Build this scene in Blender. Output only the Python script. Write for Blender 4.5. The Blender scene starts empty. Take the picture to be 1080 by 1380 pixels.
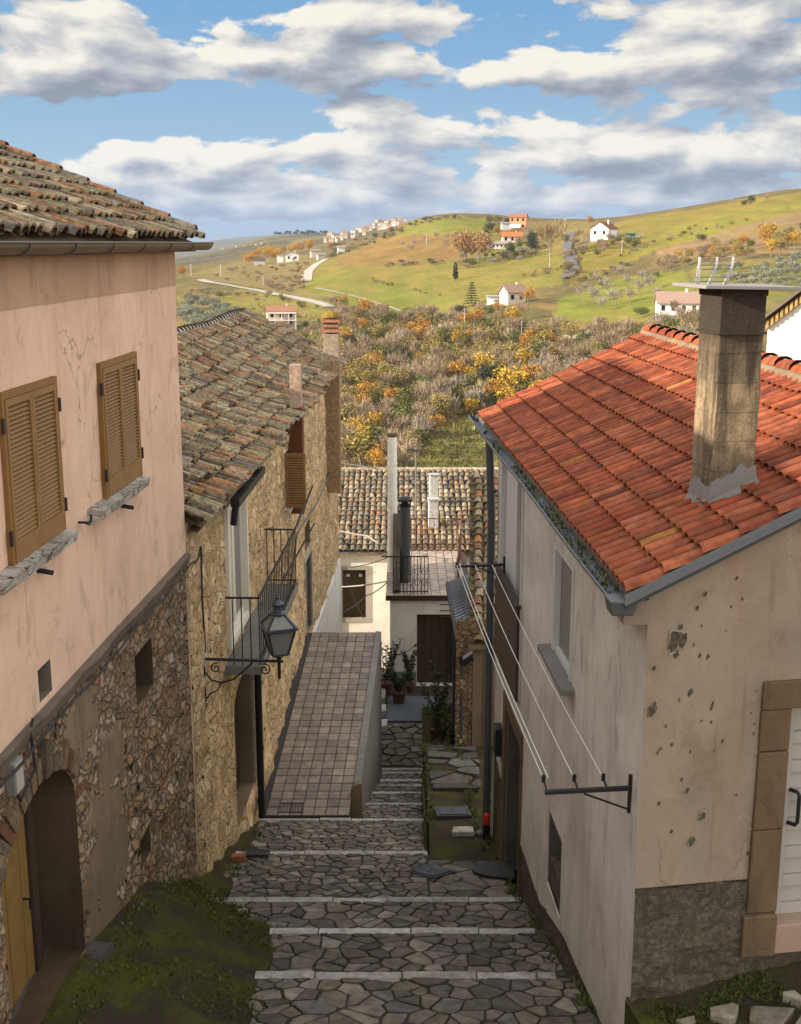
import bpy, math, random
import numpy as np
from mathutils import Vector

random.seed(7)
rng = np.random.default_rng(11)
C = bpy.context.scene
COL = C.collection

# ------------------------------------------------------------------ camera
FPX, PX0, PY0, HORIZON = 1600.0, 540.0, 690.0, 328.0     # measured on the 1080 x 1380 photograph
TH = math.atan((PY0 - HORIZON) / FPX)
CT, ST = math.cos(TH), math.sin(TH)
cd = bpy.data.cameras.new('camera')
cam = bpy.data.objects.new('camera', cd)
COL.objects.link(cam)
cd.sensor_fit = 'VERTICAL'
cd.sensor_height = 36.0
cd.lens = 36.0 * FPX / 1380.0
cd.clip_start = 0.1
cd.clip_end = 30000
cam.location = (0, 0, 0)
cam.rotation_euler = (math.radians(90) - TH, 0, 0)
C.camera = cam

# ------------------------------------------------------------------ sun, sky, exposure
SUN = Vector((-0.92, -0.25, 0.335)).normalized()          # direction towards the sun
sl = bpy.data.lights.new('sun', 'SUN')
sl.energy = 5.0
sl.angle = math.radians(0.5)
sl.color = (1.0, 0.86, 0.68)
so = bpy.data.objects.new('sun', sl)
COL.objects.link(so)
so.location = (-30, -10, 40)
so.rotation_euler = SUN.to_track_quat('Z', 'Y').to_euler()
C.view_settings.view_transform = 'Standard'
C.view_settings.look = 'None'
C.view_settings.gamma = 1.0
C.view_settings.exposure = 1.0
C.render.engine = 'CYCLES'
C.cycles.max_bounces = 6
C.cycles.diffuse_bounces = 3
C.cycles.glossy_bounces = 2
C.cycles.volume_bounces = 0

TOP, SIDE = 1.3, 1.85                                    # fill brightness of the added cloud overhead and to the sides
W = bpy.data.worlds.new('World')
C.world = W
W.use_nodes = True


class NT:
    """small helper for node trees"""
    def __init__(s, tree):
        s.t = tree
        s.n = tree.nodes
        s.l = tree.links

    def node(s, typ, **kw):
        nd = s.n.new('ShaderNode' + typ)
        for k, v in kw.items():
            setattr(nd, k, v)
        return nd

    def put(s, sock, v):
        if isinstance(v, bpy.types.NodeSocket):
            s.l.new(v, sock)
        elif isinstance(v, (int, float)):
            if sock.type == 'RGBA':
                sock.default_value = (v, v, v, 1)
            elif sock.type == 'VECTOR':
                sock.default_value = (v, v, v)
            else:
                sock.default_value = v
        else:
            v = tuple(v)
            sock.default_value = v if sock.type != 'RGBA' or len(v) == 4 else v + (1.0,)

    def m(s, op, a, b=None, c=None, clamp=False):
        nd = s.node('Math', operation=op, use_clamp=clamp)
        s.put(nd.inputs[0], a)
        if b is not None:
            s.put(nd.inputs[1], b)
        if c is not None:
            s.put(nd.inputs[2], c)
        return nd.outputs[0]

    def vm(s, op, a, b=None):
        nd = s.node('VectorMath', operation=op)
        s.put(nd.inputs[0], a)
        if b is not None:
            s.put(nd.inputs[1], b)
        return nd.outputs['Value'] if op in ('LENGTH', 'DOT_PRODUCT') else nd.outputs[0]

    def sep(s, v):
        nd = s.node('SeparateXYZ')
        s.put(nd.inputs[0], v)
        return nd.outputs

    def comb(s, x, y, z):
        nd = s.node('CombineXYZ')
        for i, q in enumerate((x, y, z)):
            s.put(nd.inputs[i], q)
        return nd.outputs[0]

    def noise(s, vec, scale=5, detail=4, rough=.55, dist=0, out='Fac'):
        nd = s.node('TexNoise')
        s.put(nd.inputs['Vector'], vec)
        s.put(nd.inputs['Scale'], scale)
        s.put(nd.inputs['Detail'], detail)
        s.put(nd.inputs['Roughness'], rough)
        s.put(nd.inputs['Distortion'], dist)
        return nd.outputs[out]

    def voro(s, vec, scale=5, feature='F1', rand=1.0, out='Distance'):
        nd = s.node('TexVoronoi', feature=feature)
        s.put(nd.inputs['Vector'], vec)
        s.put(nd.inputs['Scale'], scale)
        s.put(nd.inputs['Randomness'], rand)
        return nd.outputs[out]

    def ramp(s, fac, stops, interp='LINEAR'):
        nd = s.node('ValToRGB')
        cr = nd.color_ramp
        cr.interpolation = interp
        while len(cr.elements) < len(stops):
            cr.elements.new(0.5)
        for e, (p, c) in zip(cr.elements, stops):
            e.position = p
            e.color = (c, c, c, 1) if isinstance(c, (int, float)) else tuple(c) + (1,)
        s.put(nd.inputs[0], fac)
        return nd.outputs[0]

    def mix(s, fac, a, b, blend='MIX'):
        nd = s.node('MixRGB', blend_type=blend)
        s.put(nd.inputs[0], fac)
        s.put(nd.inputs[1], a)
        s.put(nd.inputs[2], b)
        return nd.outputs[0]

    def step(s, v, lo, hi):
        nd = s.node('MapRange', interpolation_type='SMOOTHSTEP')
        s.put(nd.inputs['Value'], v)
        nd.inputs['From Min'].default_value = lo
        nd.inputs['From Max'].default_value = hi
        return nd.outputs[0]

    def bump(s, h, strength=.5, dist=.02, normal=None):
        nd = s.node('Bump')
        s.put(nd.inputs['Height'], h)
        nd.inputs['Strength'].default_value = strength
        nd.inputs['Distance'].default_value = dist
        if normal is not None:
            s.put(nd.inputs['Normal'], normal)
        return nd.outputs[0]


def build_world():
    k = NT(W.node_tree)
    k.n.clear()
    sky = k.node('TexSky', sky_type='NISHITA')
    sky.sun_disc = False
    sky.sun_elevation = math.asin(SUN.z)
    sky.sun_rotation = math.atan2(SUN.x, SUN.y)
    sky.altitude = 500
    sky.air_density = 1.0
    sky.dust_density = 0.6
    sky.ozone_density = 2.5
    d = k.node('TexCoord').outputs['Generated']
    x, y, z = k.sep(d)[:3]
    az = k.m('ARCTAN2', x, y)
    el = k.m('ARCSINE', z)

    def noise2(v, scale, detail, rough=.5):
        nd = k.node('TexNoise', noise_dimensions='2D')
        k.put(nd.inputs['Vector'], v)
        for q, w_ in (('Scale', scale), ('Detail', detail), ('Roughness', rough), ('Distortion', .15)):
            nd.inputs[q].default_value = w_
        return nd.outputs['Fac']

    def puff(v, scale):
        nd = k.node('TexVoronoi', voronoi_dimensions='2D', feature='SMOOTH_F1')
        k.put(nd.inputs['Vector'], v)
        nd.inputs['Scale'].default_value = scale
        nd.inputs['Smoothness'].default_value = .35
        return k.m('SUBTRACT', 1.0, nd.outputs['Distance'])

    def cloudnoise(off, small=True):
        v = k.comb(k.m('ADD', k.m('MULTIPLY', az, 1.0), off[0]), k.m('ADD', k.m('MULTIPLY', el, 2.5), off[1]), 0)
        wob = k.node('TexNoise', noise_dimensions='2D')
        k.put(wob.inputs['Vector'], v)
        wob.inputs['Scale'].default_value = 16
        wob.inputs['Detail'].default_value = 4
        v2 = k.vm('ADD', v, k.vm('MULTIPLY', k.vm('SUBTRACT', wob.outputs['Color'], (.5, .5, .5)), (.028, .028, 0)))
        n = k.m('MULTIPLY_ADD', k.m('SUBTRACT', noise2(v, 9.5, 7, .58), .5), 1.25, .5)
        base = k.m('ADD', k.m('SUBTRACT', n, .27), k.m('MULTIPLY', puff(v2, 19), .26))
        return base, (puff(v2, 47) if small else None)

    def banks(rise=0.0):
        # cloud banks: (azimuth, elevation, half width, half height, weight)
        tot = None
        p = k.comb(az, k.m('ADD', el, rise), 0)
        for (ca, ce, sa, se, w) in BANKS:
            v = k.vm('MULTIPLY', k.vm('SUBTRACT', p, (ca, ce, 0)), (1 / sa, 1 / se, 0))
            g = k.m('MULTIPLY', k.m('EXPONENT', k.m('MULTIPLY', k.vm('DOT_PRODUCT', v, v), -1.0)), w)
            tot = g if tot is None else k.m('ADD', tot, g)
        return tot

    def bank(px, py, rx, ry, w):
        u, v = (px - PX0) / FPX, (PY0 - py) / FPX
        r = Vector((u, CT + v * ST, -ST + v * CT)).normalized()
        return (math.atan2(r.x, r.y), math.asin(r.z), rx / FPX, ry / FPX, w)
    global BANKS
    BANKS = [bank(40, 75, 170, 60, .20), bank(250, 85, 190, 42, .17), bank(500, 60, 110, 52, .24), bank(650, 97, 70, 24, .22),
             bank(960, 100, 190, 62, .26), bank(770, 85, 110, 36, .20), bank(1000, 40, 120, 40, .12),
             bank(435, 170, 46, 30, .27), bank(580, 178, 84, 36, .27), bank(690, 165, 42, 26, .18), bank(810, 215, 150, 34, .23),
             bank(340, 228, 140, 32, .20), bank(195, 197, 62, 13, .20), bank(110, 240, 110, 22, .20), bank(560, 230, 170, 26, .20), bank(960, 200, 110, 30, .18),
             bank(330, 272, 300, 15, .19), bank(760, 262, 330, 14, .19), bank(560, 288, 300, 9, .12), bank(650, 25, 420, 14, .10),
             bank(300, 148, 190, 26, -.30), bank(90, 168, 110, 18, -.20), bank(695, 35, 70, 26, -.26), bank(880, 163, 110, 12, -.16), bank(800, 50, 34, 24, -.16), bank(540, 126, 110, 13, -.22), bank(740, 140, 60, 14, -.14), bank(640, 62, 40, 30, -.16), bank(30, 128, 50, 12, -.10),
             bank(340, 45, 50, 13, -.18), bank(1020, 235, 60, 12, -.12), bank(540, 305, 600, 14, -.10)]
    b0, s0 = cloudnoise((0, 0))
    n0 = k.m('ADD', b0, k.m('MULTIPLY', s0, .15))
    n0s = k.m('ADD', b0, k.m('MULTIPLY', k.m('SUBTRACT', s0, .55), .06))
    n1, _ = cloudnoise((-0.015, 0.026), False)
    bk = banks()
    tops = k.m('SUBTRACT', bk, banks(.016))
    f0 = k.m('ADD', n0, bk)
    dens = k.step(f0, .455, .570)
    lit = k.m('ADD', k.m('MULTIPLY', k.m('SUBTRACT', n0s, n1), .75), k.m('MULTIPLY', tops, .85))
    fine = noise2(k.comb(az, k.m('MULTIPLY', el, 1.6), 0), 60, 5, .6)
    lit = k.m('ADD', lit, k.m('MULTIPLY', k.m('SUBTRACT', fine, .5), .06))
    lit = k.m('ADD', lit, k.m('MULTIPLY', k.m('SUBTRACT', f0, .60), -.22))
    ccol = k.ramp(k.m('ADD', k.m('MULTIPLY', lit, 2.5), .52), [(.02, (.20, .22, .26)), (.36, (.33, .345, .37)), (.60, (.48, .47, .45)), (.92, (.70, .655, .57))])
    # unseen cloud all round and overhead, added extra bright to fill the shade
    up = k.step(z, .23, .50)
    side = k.m('SUBTRACT', 1.0, k.step(y, .80, .93))
    out = k.m('MAXIMUM', up, side)
    dens = k.m('MAXIMUM', dens, k.m('MULTIPLY', out, .75))
    ccol = k.mix(side, ccol, (SIDE, SIDE * .94, SIDE * .86))
    ccol = k.mix(up, ccol, (TOP, TOP * .97, TOP * .94))
    skyc = k.mix(1.0, sky.outputs[0], (.062, .072, .085), 'MULTIPLY')
    blue = k.mix(k.step(z, .02, .22), (.275, .40, .50), (.125, .29, .50))
    skyc = k.mix(.85, skyc, blue)
    low = k.m('SUBTRACT', 1.0, k.step(z, -.01, .055))
    col = k.mix(dens, skyc, ccol)
    col = k.mix(k.m('MULTIPLY', low, .72), col, (.29, .325, .37))
    col = k.mix(k.step(z, -.02, -.12), col, (.18, .17, .12))
    bg = k.node('Background')
    sc = k.vm('MULTIPLY', col, (6.9, 6.9, 6.9))
    k.l.new(sc, bg.inputs['Color'])
    bg.inputs['Strength'].default_value = 0.10
    out = k.node('OutputWorld')
    k.l.new(bg.outputs[0], out.inputs['Surface'])


build_world()


# ------------------------------------------------------------------ pixel and plane helpers (used to read real positions off the photograph)
def ray(px, py):
    u, v = (px - PX0) / FPX, (PY0 - py) / FPX
    return np.array((u, CT + v * ST, -ST + v * CT))


def at(px, py, y):
    r = ray(px, py)
    return r * (y / r[1])


def rat(py, px=540):
    r = ray(px, py)
    return r[2] / r[1]


class Frame:
    """a vertical wall plane: s runs along it, z up, n out of it"""
    def __init__(f, o, d, side):
        f.o = np.array((o[0], o[1], 0.0))
        dd = np.array((d[0], d[1], 0.0))
        f.d = dd / np.linalg.norm(dd)
        f.n = np.array((f.d[1], -f.d[0], 0)) * side

    def p(f, s, z, n=0.0):
        q = f.o + f.d * s + f.n * n
        return (q[0], q[1], z)

    def px(f, px, py, n=0.0):
        r = ray(px, py)
        o = f.o + f.n * n
        t = np.dot(o, f.n) / np.dot(r, f.n)
        q = r * t
        return float(np.dot(q - o, f.d)), float(q[2])


FL1 = Frame((-3.59, 0), (.0577, 1), 1)
FL2 = Frame((-3.30, 0), (.0384, 1), 1)
FR = Frame((2.40, 0), (-.0545, 1), -1)
GC = FR.p(8.8 / FR.d[1], 0)
FG = Frame(GC, (math.cos(math.radians(8.4)), math.sin(math.radians(8.4))), 1)


# ------------------------------------------------------------------ numpy noise
def hash3(i, j, k):
    h = (i * 374761393 + j * 668265263 + k * 2147483647) & 0xffffffff
    h = ((h ^ (h >> 13)) * 1274126177) & 0xffffffff
    return ((h ^ (h >> 16)) & 0xffff) / 65535.0


def vnoise(x, y, z=0.0):
    x, y, z = np.broadcast_arrays(np.asarray(x, float), np.asarray(y, float), np.asarray(z, float))
    i, j, k = (np.floor(q).astype(np.int64) for q in (x, y, z))
    fx, fy, fz = x - i, y - j, z - k
    fx, fy, fz = (q * q * (3 - 2 * q) for q in (fx, fy, fz))
    r = 0
    for a in (0, 1):
        for b in (0, 1):
            for c in (0, 1):
                r = r + hash3(i + a, j + b, k + c) * (fx if a else 1 - fx) * (fy if b else 1 - fy) * (fz if c else 1 - fz)
    return r * 2 - 1


def fbm(x, y, z=0.0, o=4):
    r, a, f = 0, 1.0, 1.0
    for q in range(o):
        r = r + a * vnoise(np.asarray(x) * f + 17 * q, np.asarray(y) * f, np.asarray(z) * f)
        a *= .5
        f *= 2.03
    return r


# ------------------------------------------------------------------ mesh builder and object helpers
ORG = {}


class MB:
    def __init__(s):
        s.v, s.f, s.mi, s.c = [], [], [], []

    def face(s, pts, mat=0, col=(1, 1, 1)):
        b = len(s.v)
        s.v.extend([tuple(map(float, p)) for p in pts])
        s.f.append(tuple(range(b, b + len(pts))))
        s.mi.append(mat)
        s.c.append(col)

    def mesh(s, verts, faces, mat=0, col=(1, 1, 1)):
        b = len(s.v)
        s.v.extend([tuple(map(float, p)) for p in verts])
        for f in faces:
            s.f.append(tuple(b + i for i in f))
            s.mi.append(mat)
            s.c.append(col)

    def hexa(s, P, mat=0, col=(1, 1, 1)):
        """P: 8 corners, bottom ring then top ring"""
        s.mesh(P, [(3, 2, 1, 0), (4, 5, 6, 7), (0, 1, 5, 4), (1, 2, 6, 5), (2, 3, 7, 6), (3, 0, 4, 7)], mat, col)

    def box(s, c, d, rz=0, mat=0, col=(1, 1, 1)):
        ca, sa = math.cos(rz), math.sin(rz)
        P = []
        for z in (-d[2] / 2, d[2] / 2):
            for x, y in ((-1, -1), (1, -1), (1, 1), (-1, 1)):
                X, Y = x * d[0] / 2, y * d[1] / 2
                P.append((c[0] + X * ca - Y * sa, c[1] + X * sa + Y * ca, c[2] + z))
        s.hexa(P, mat, col)

    def fbox(s, F, s0, s1, z0, z1, n0, n1, mat=0, col=(1, 1, 1)):
        P = []
        for z in (z0, z1):
            P += [F.p(s0, z, n1), F.p(s1, z, n1), F.p(s1, z, n0), F.p(s0, z, n0)]
        s.hexa(P, mat, col)

    def tube(s, pts, r, seg=8, mat=0, col=(1, 1, 1), cap=True):
        pts = [np.array(p, float) for p in pts]
        n = len(pts)
        rs = r if isinstance(r, (list, tuple)) else [r] * n
        V, Fs = [], []
        prev = None
        for i, p in enumerate(pts):
            t = pts[min(i + 1, n - 1)] - pts[max(i - 1, 0)]
            t = t / (np.linalg.norm(t) + 1e-9)
            if prev is None:
                up = np.array((0, 0, 1.0)) if abs(t[2]) < .9 else np.array((1.0, 0, 0))
            else:
                up = prev
            a = np.cross(t, up)
            a /= np.linalg.norm(a) + 1e-9
            b = np.cross(a, t)
            prev = b
            for q in range(seg):
                an = 2 * math.pi * q / seg
                V.append(p + rs[i] * (math.cos(an) * a + math.sin(an) * b))
        for i in range(n - 1):
            for q in range(seg):
                A, B = i * seg + q, i * seg + (q + 1) % seg
                Fs.append((A, B, B + seg, A + seg))
        if cap:
            Fs.append(tuple(range(seg))[::-1])
            Fs.append(tuple((n - 1) * seg + q for q in range(seg)))
        s.mesh(V, Fs, mat, col)

    def bar(s, a, b, w, h, mat=0, col=(1, 1, 1), up=(0, 0, 1)):
        a, b = np.array(a, float), np.array(b, float)
        t = (b - a) / (np.linalg.norm(b - a) + 1e-9)
        up = np.array(up, float)
        if abs(np.dot(t, up)) > .95:
            up = np.array((1.0, 0, 0))
        x = np.cross(t, up)
        x /= np.linalg.norm(x)
        u = np.cross(x, t)
        P = []
        for e in (-h / 2, h / 2):
            P += [a - x * w / 2 + u * e, a + x * w / 2 + u * e, b + x * w / 2 + u * e, b - x * w / 2 + u * e]
        s.hexa(P, mat, col)

    def lathe(s, c, prof, seg=16, mat=0, col=(1, 1, 1)):
        V, Fs = [], []
        for r, z in prof:
            for q in range(seg):
                an = 2 * math.pi * q / seg
                V.append((c[0] + r * math.cos(an), c[1] + r * math.sin(an), c[2] + z))
        for i in range(len(prof) - 1):
            for q in range(seg):
                A, B = i * seg + q, i * seg + (q + 1) % seg
                Fs.append((A, B, B + seg, A + seg))
        Fs.append(tuple(range(seg))[::-1])
        Fs.append(tuple((len(prof) - 1) * seg + q for q in range(seg)))
        s.mesh(V, Fs, mat, col)

    def build(s, name, mats, parent=None, smooth=False, org=None, label=None, bevel=0, weld=0):
        if not isinstance(mats, (list, tuple)):
            mats = [mats]
        V = np.array(s.v, float).reshape(-1, 3)
        if parent is not None:
            L = ORG[parent]
        else:
            L = np.array(org if org is not None else ((V[:, 0].min() + V[:, 0].max()) / 2, (V[:, 1].min() + V[:, 1].max()) / 2, V[:, 2].min()), float)
        me = bpy.data.meshes.new(name)
        me.from_pydata((V - L).tolist(), [], s.f)
        for m_ in mats:
            me.materials.append(m_)
        me.polygons.foreach_set('material_index', s.mi)
        me.polygons.foreach_set('use_smooth', [smooth] * len(s.f))
        at_ = me.attributes.new('Col', 'FLOAT_COLOR', 'FACE')
        cc = np.ones((len(s.f), 4), np.float32)
        cc[:, :3] = np.array(s.c, np.float32).reshape(-1, 3)
        at_.data.foreach_set('color', cc.ravel())
        me.update()
        o = bpy.data.objects.new(name, me)
        COL.objects.link(o)
        ORG[o] = L
        if parent is not None:
            o.parent = parent
        else:
            o.location = L
        if label:
            o['label'] = label
        if bevel:
            b = o.modifiers.new('bevel', 'BEVEL')
            b.width = bevel
            b.segments = 2
            b.limit_method = 'ANGLE'
        return o


def tag(o, label, cat, group=None, kind=None):
    if label:
        o['label'] = label
    if cat:
        o['category'] = cat
    if group:
        o['group'] = group
    if kind:
        o['kind'] = kind
    return o


def thing(name, label, cat, loc, group=None):
    o = bpy.data.objects.new(name, None)
    COL.objects.link(o)
    o.location = loc
    o.empty_display_size = .2
    ORG[o] = np.array(loc, float)
    return tag(o, label, cat, group)


def structure(o):
    o['kind'] = 'structure'
    return o


def copy_tree(o, parent=None):
    c = o.copy()
    COL.objects.link(c)
    if parent is not None:
        c.parent = parent
    for ch in list(o.children):
        copy_tree(ch, c)
    return c


def grid_wall(mb, F, s0, s1, z0, z1, holes=(), res=.12, disp=0.0, freq=3.0, n=0.0, ztop=None, zbot=None, mat=0, depth=.3, rmat=None, seed=0, col=(1, 1, 1), edge=.08):
    """a wall as one fine grid with openings; holes are (sa, sb, za, zb[, rise]) - rise makes an arched head"""
    def breaks(a, b, ex):
        q = list(np.linspace(a, b, max(2, int(round((b - a) / res)) + 1)))
        for e in ex:
            if a < e < b:
                q = [t for t in q if abs(t - e) > res * .35 or t in (a, b)] + [e]
        return np.array(sorted(set(round(t, 5) for t in q)))
    S = breaks(s0, s1, [h[0] for h in holes] + [h[1] for h in holes])
    Z = breaks(z0, z1, [h[2] for h in holes] + [h[3] for h in holes])
    SS, ZZ = np.meshgrid(S, Z, indexing='ij')
    if ztop is not None:
        ZZ = np.minimum(ZZ, np.array([ztop(t) for t in S])[:, None])
    if zbot is not None:
        ZZ = np.maximum(ZZ, np.array([zbot(t) for t in S])[:, None])
    D = np.zeros_like(SS) + n
    if disp:
        dn = fbm(SS * freq + seed * 13.7, ZZ * freq * 1.3, seed, 4) * disp
        wgt = np.minimum(np.minimum(SS - s0, s1 - SS) / edge, 1)
        for h in holes:
            ds = np.maximum(np.maximum(h[0] - SS, SS - h[1]), 0)
            dz = np.maximum(np.maximum(h[2] - ZZ, ZZ - h[3]), 0)
            wgt = np.minimum(wgt, np.hypot(ds, dz) / edge)
        D = D + dn * np.clip(wgt, 0, 1)
    idx = np.arange(SS.size).reshape(SS.shape)
    V = [F.p(SS.flat[i], ZZ.flat[i], D.flat[i]) for i in range(SS.size)]
    fs = []
    for i in range(len(S) - 1):
        sm = (S[i] + S[i + 1]) / 2
        for j in range(len(Z) - 1):
            zm = (Z[j] + Z[j + 1]) / 2
            if any(h[0] < sm < h[1] and h[2] < zm < h[3] for h in holes):
                continue
            if ZZ[i, j + 1] - ZZ[i, j] < 1e-5 and ZZ[i + 1, j + 1] - ZZ[i + 1, j] < 1e-5:
                continue
            fs.append((idx[i, j], idx[i + 1, j], idx[i + 1, j + 1], idx[i, j + 1]))
    mb.mesh(V, fs, mat, col)
    rm = mat if rmat is None else rmat
    for h in holes:
        sa, sb, za, zb = h[:4]
        rise = h[4] if len(h) > 4 else 0
        loop = [(sa, za), (sb, za)]
        if rise:
            m_ = 14
            arc = [((sa + sb) / 2 + (sb - sa) / 2 * math.cos(math.pi * q / m_), zb - rise + rise * math.sin(math.pi * q / m_)) for q in range(m_ + 1)]
            for a, b in zip(arc[:-1], arc[1:]):
                mb.face([F.p(a[0], a[1], n), F.p(a[0], zb, n), F.p(b[0], zb, n), F.p(b[0], b[1], n)], mat, col)
            loop += arc
        else:
            loop += [(sb, zb), (sa, zb)]
        for a, b in zip(loop, loop[1:] + loop[:1]):
            if abs(a[0] - b[0]) + abs(a[1] - b[1]) < 1e-6:
                continue
            mb.face([F.p(a[0], a[1], n), F.p(b[0], b[1], n), F.p(b[0], b[1], n - depth), F.p(a[0], a[1], n - depth)], rm, col)


def prect(F, xa, ya, xb, yb, n=0.0):
    """wall rectangle from the pixel of its near-left top corner and its far-right bottom corner"""
    a, b = F.px(xa, ya, n), F.px(xb, yb, n)
    return min(a[0], b[0]), max(a[0], b[0]), min(a[1], b[1]), max(a[1], b[1])
# ------------------------------------------------------------------ materials
def newmat(name, rough=.85, spec=.25):
    m = bpy.data.materials.new(name)
    m.use_nodes = True
    k = NT(m.node_tree)
    b = m.node_tree.nodes['Principled BSDF']
    b.inputs['Roughness'].default_value = rough
    b.inputs['Specular IOR Level'].default_value = spec
    k.b = b
    k.oc = k.node('TexCoord').outputs['Object']
    return m, k


def done(k, col, height=None, strength=.5, dist=.02, rough=None):
    k.put(k.b.inputs['Base Color'], col)
    if height is not None:
        k.l.new(k.bump(height, strength, dist), k.b.inputs['Normal'])
    if rough is not None:
        k.put(k.b.inputs['Roughness'], rough)


def plain(name, col, rough=.6, var=.15, scale=9, metal=0, spec=.3, bump=.15):
    m, k = newmat(name, rough, spec)
    n = k.noise(k.oc, scale, 6, .62)
    n2 = k.noise(k.oc, scale * 7, 3, .6)
    c = k.mix(n, tuple(q * (1 - var) for q in col), tuple(min(1, q * (1 + var)) for q in col))
    c = k.mix(k.m('MULTIPLY', n2, var * .8), c, tuple(q * .5 for q in col))
    done(k, c, n2, bump, .004)
    k.b.inputs['Metallic'].default_value = metal
    return m


def scaled(k, v, s):
    return k.vm('MULTIPLY', v, s)


def plaster(name, base, dark, stain, streak=.3, cracks=0.0, bumpy=.25, spots=None, worn=None):
    m, k = newmat(name, .92, .12)
    n = k.noise(k.oc, .7, 6, .6)
    f = k.noise(k.oc, 6, 6, .62)
    st = k.noise(scaled(k, k.oc, (3.2, 3.2, .33)), 1.2, 6, .6, .4)
    c = k.mix(k.step(n, .38, .66), base, dark)
    c = k.mix(k.m('MULTIPLY', k.step(st, .48, .76), streak), c, stain)
    c = k.mix(k.m('MULTIPLY', k.step(f, .5, .8), .22), c, tuple(q * .72 for q in base))
    pt = k.noise(scaled(k, k.oc, (1, 1, .7)), 2.3, 8, .7, .9)
    c = k.mix(k.m('MULTIPLY', k.step(pt, .55, .62), .30), c, tuple(min(1, q * 1.22) for q in base))
    c = k.mix(k.m('MULTIPLY', k.step(pt, .45, .36), .35), c, tuple(q * .62 for q in stain))
    dr = k.noise(scaled(k, k.oc, (14, 14, .5)), 1.0, 4, .6)
    c = k.mix(k.m('MULTIPLY', k.m('MULTIPLY', k.step(dr, .58, .72), k.step(n, .4, .6)), streak), c, tuple(q * .7 for q in stain))
    h = k.m('ADD', f, k.m('MULTIPLY', k.noise(k.oc, 40, 3, .6), .5))
    if worn is not None:
        w = k.step(k.noise(scaled(k, k.oc, (1.6, 1.6, .5)), 1.7, 8, .68, .8), .56, .70)
        c = k.mix(k.m('MULTIPLY', w, worn[1]), c, worn[0])
        h = k.m('SUBTRACT', h, k.m('MULTIPLY', w, .6))
    if cracks:
        wob = k.noise(k.oc, 1.9, 5, .6, 0, 'Color')
        p = k.vm('ADD', k.oc, k.vm('MULTIPLY', wob, (.8, .8, .8)))
        e = k.voro(scaled(k, p, (.9, .9, .9)), 1.0, 'DISTANCE_TO_EDGE')
        line = k.m('SUBTRACT', 1.0, k.step(e, .0, .012))
        msk = k.step(k.noise(k.oc, .8, 2, .5), .50, .60)
        c = k.mix(k.m('MULTIPLY', k.m('MULTIPLY', line, msk), cracks), c, tuple(q * .42 for q in stain))
    done(k, c, h, bumpy, .01)
    return m


def roughcast(name, base, dark, stain, streak=.3, cracks=0, bumpy=1.0):
    m, k = newmat(name, .96, .08)
    n = k.noise(k.oc, .9, 6, .62)
    f = k.noise(k.oc, 17, 5, .7, .6)
    g = k.noise(k.oc, 55, 4, .65)
    c = k.mix(k.step(n, .38, .64), base, dark)
    c = k.mix(k.step(f, .42, .66), k.mix(.6, c, stain), k.mix(.25, c, (.30, .25, .18)))
    c = k.mix(k.m('MULTIPLY', k.step(g, .5, .68), .4), c, tuple(q * 1.5 for q in base))
    done(k, c, k.m('ADD', f, k.m('MULTIPLY', g, .4)), 1.0, .045)
    return m


def rubble(name, cols, mortar, scale=5.0, flat=1.7, patch=None, mort=.10, bumpy=1.0, smear=.35, grime=.3):
    """rough stone walling: flattened cells of stone in earthy mortar, with smears of old render"""
    m, k = newmat(name, .95, .1)
    wob = k.noise(k.oc, 5, 4, .6, 0, 'Color')
    p = k.vm('ADD', scaled(k, k.oc, (1, 1, flat)), k.vm('MULTIPLY', k.vm('SUBTRACT', wob, (.5, .5, .5)), (.26, .26, .26)))
    e = k.voro(p, scale, 'DISTANCE_TO_EDGE')
    cell = k.voro(p, scale, 'F1', 1, 'Color')
    r = k.sep(cell)[0]
    c = k.ramp(r, [(i / max(1, len(cols) - 1), q) for i, q in enumerate(cols)])
    f = k.noise(k.oc, 14, 7, .68)
    c = k.mix(k.step(f, .34, .66), k.mix(.36, c, (.03, .022, .015)), c)
    fl = k.noise(k.oc, 34, 4, .7)
    c = k.mix(k.m('MULTIPLY', k.step(fl, .52, .70), .5), c, tuple(min(1, q * 1.9) for q in cols[0]))
    jt = k.m('SUBTRACT', 1.0, k.step(e, mort * .35, mort))
    c = k.mix(k.m('MULTIPLY', jt, .8), c, mortar)
    big = k.noise(scaled(k, k.oc, (1, 1, .6)), 1.1, 7, .66, .6)
    sm = k.step(big, .52, .64)
    if patch is not None:
        c = k.mix(k.m('MULTIPLY', sm, smear), c, patch)
    c = k.mix(k.m('MULTIPLY', k.step(k.noise(k.oc, .8, 4, .6), .52, .75), grime), c, (.045, .038, .03))
    pit = k.m('MULTIPLY', k.step(k.noise(scaled(k, k.oc, (1, 1, .8)), 8.5, 5, .62), .31, .40), 1.0)
    c = k.mix(k.m('SUBTRACT', 1.0, pit), c, (.025, .018, .012))
    h = k.m('ADD', k.m('MULTIPLY', k.m('MULTIPLY', k.step(e, .0, mort * 1.5), k.m('SUBTRACT', 1.0, k.m('MULTIPLY', sm, smear))), .9), k.m('MULTIPLY', f, .8))
    h = k.m('ADD', h, k.m('MULTIPLY', pit, .7))
    done(k, c, h, bumpy, .035)
    return m


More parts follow.
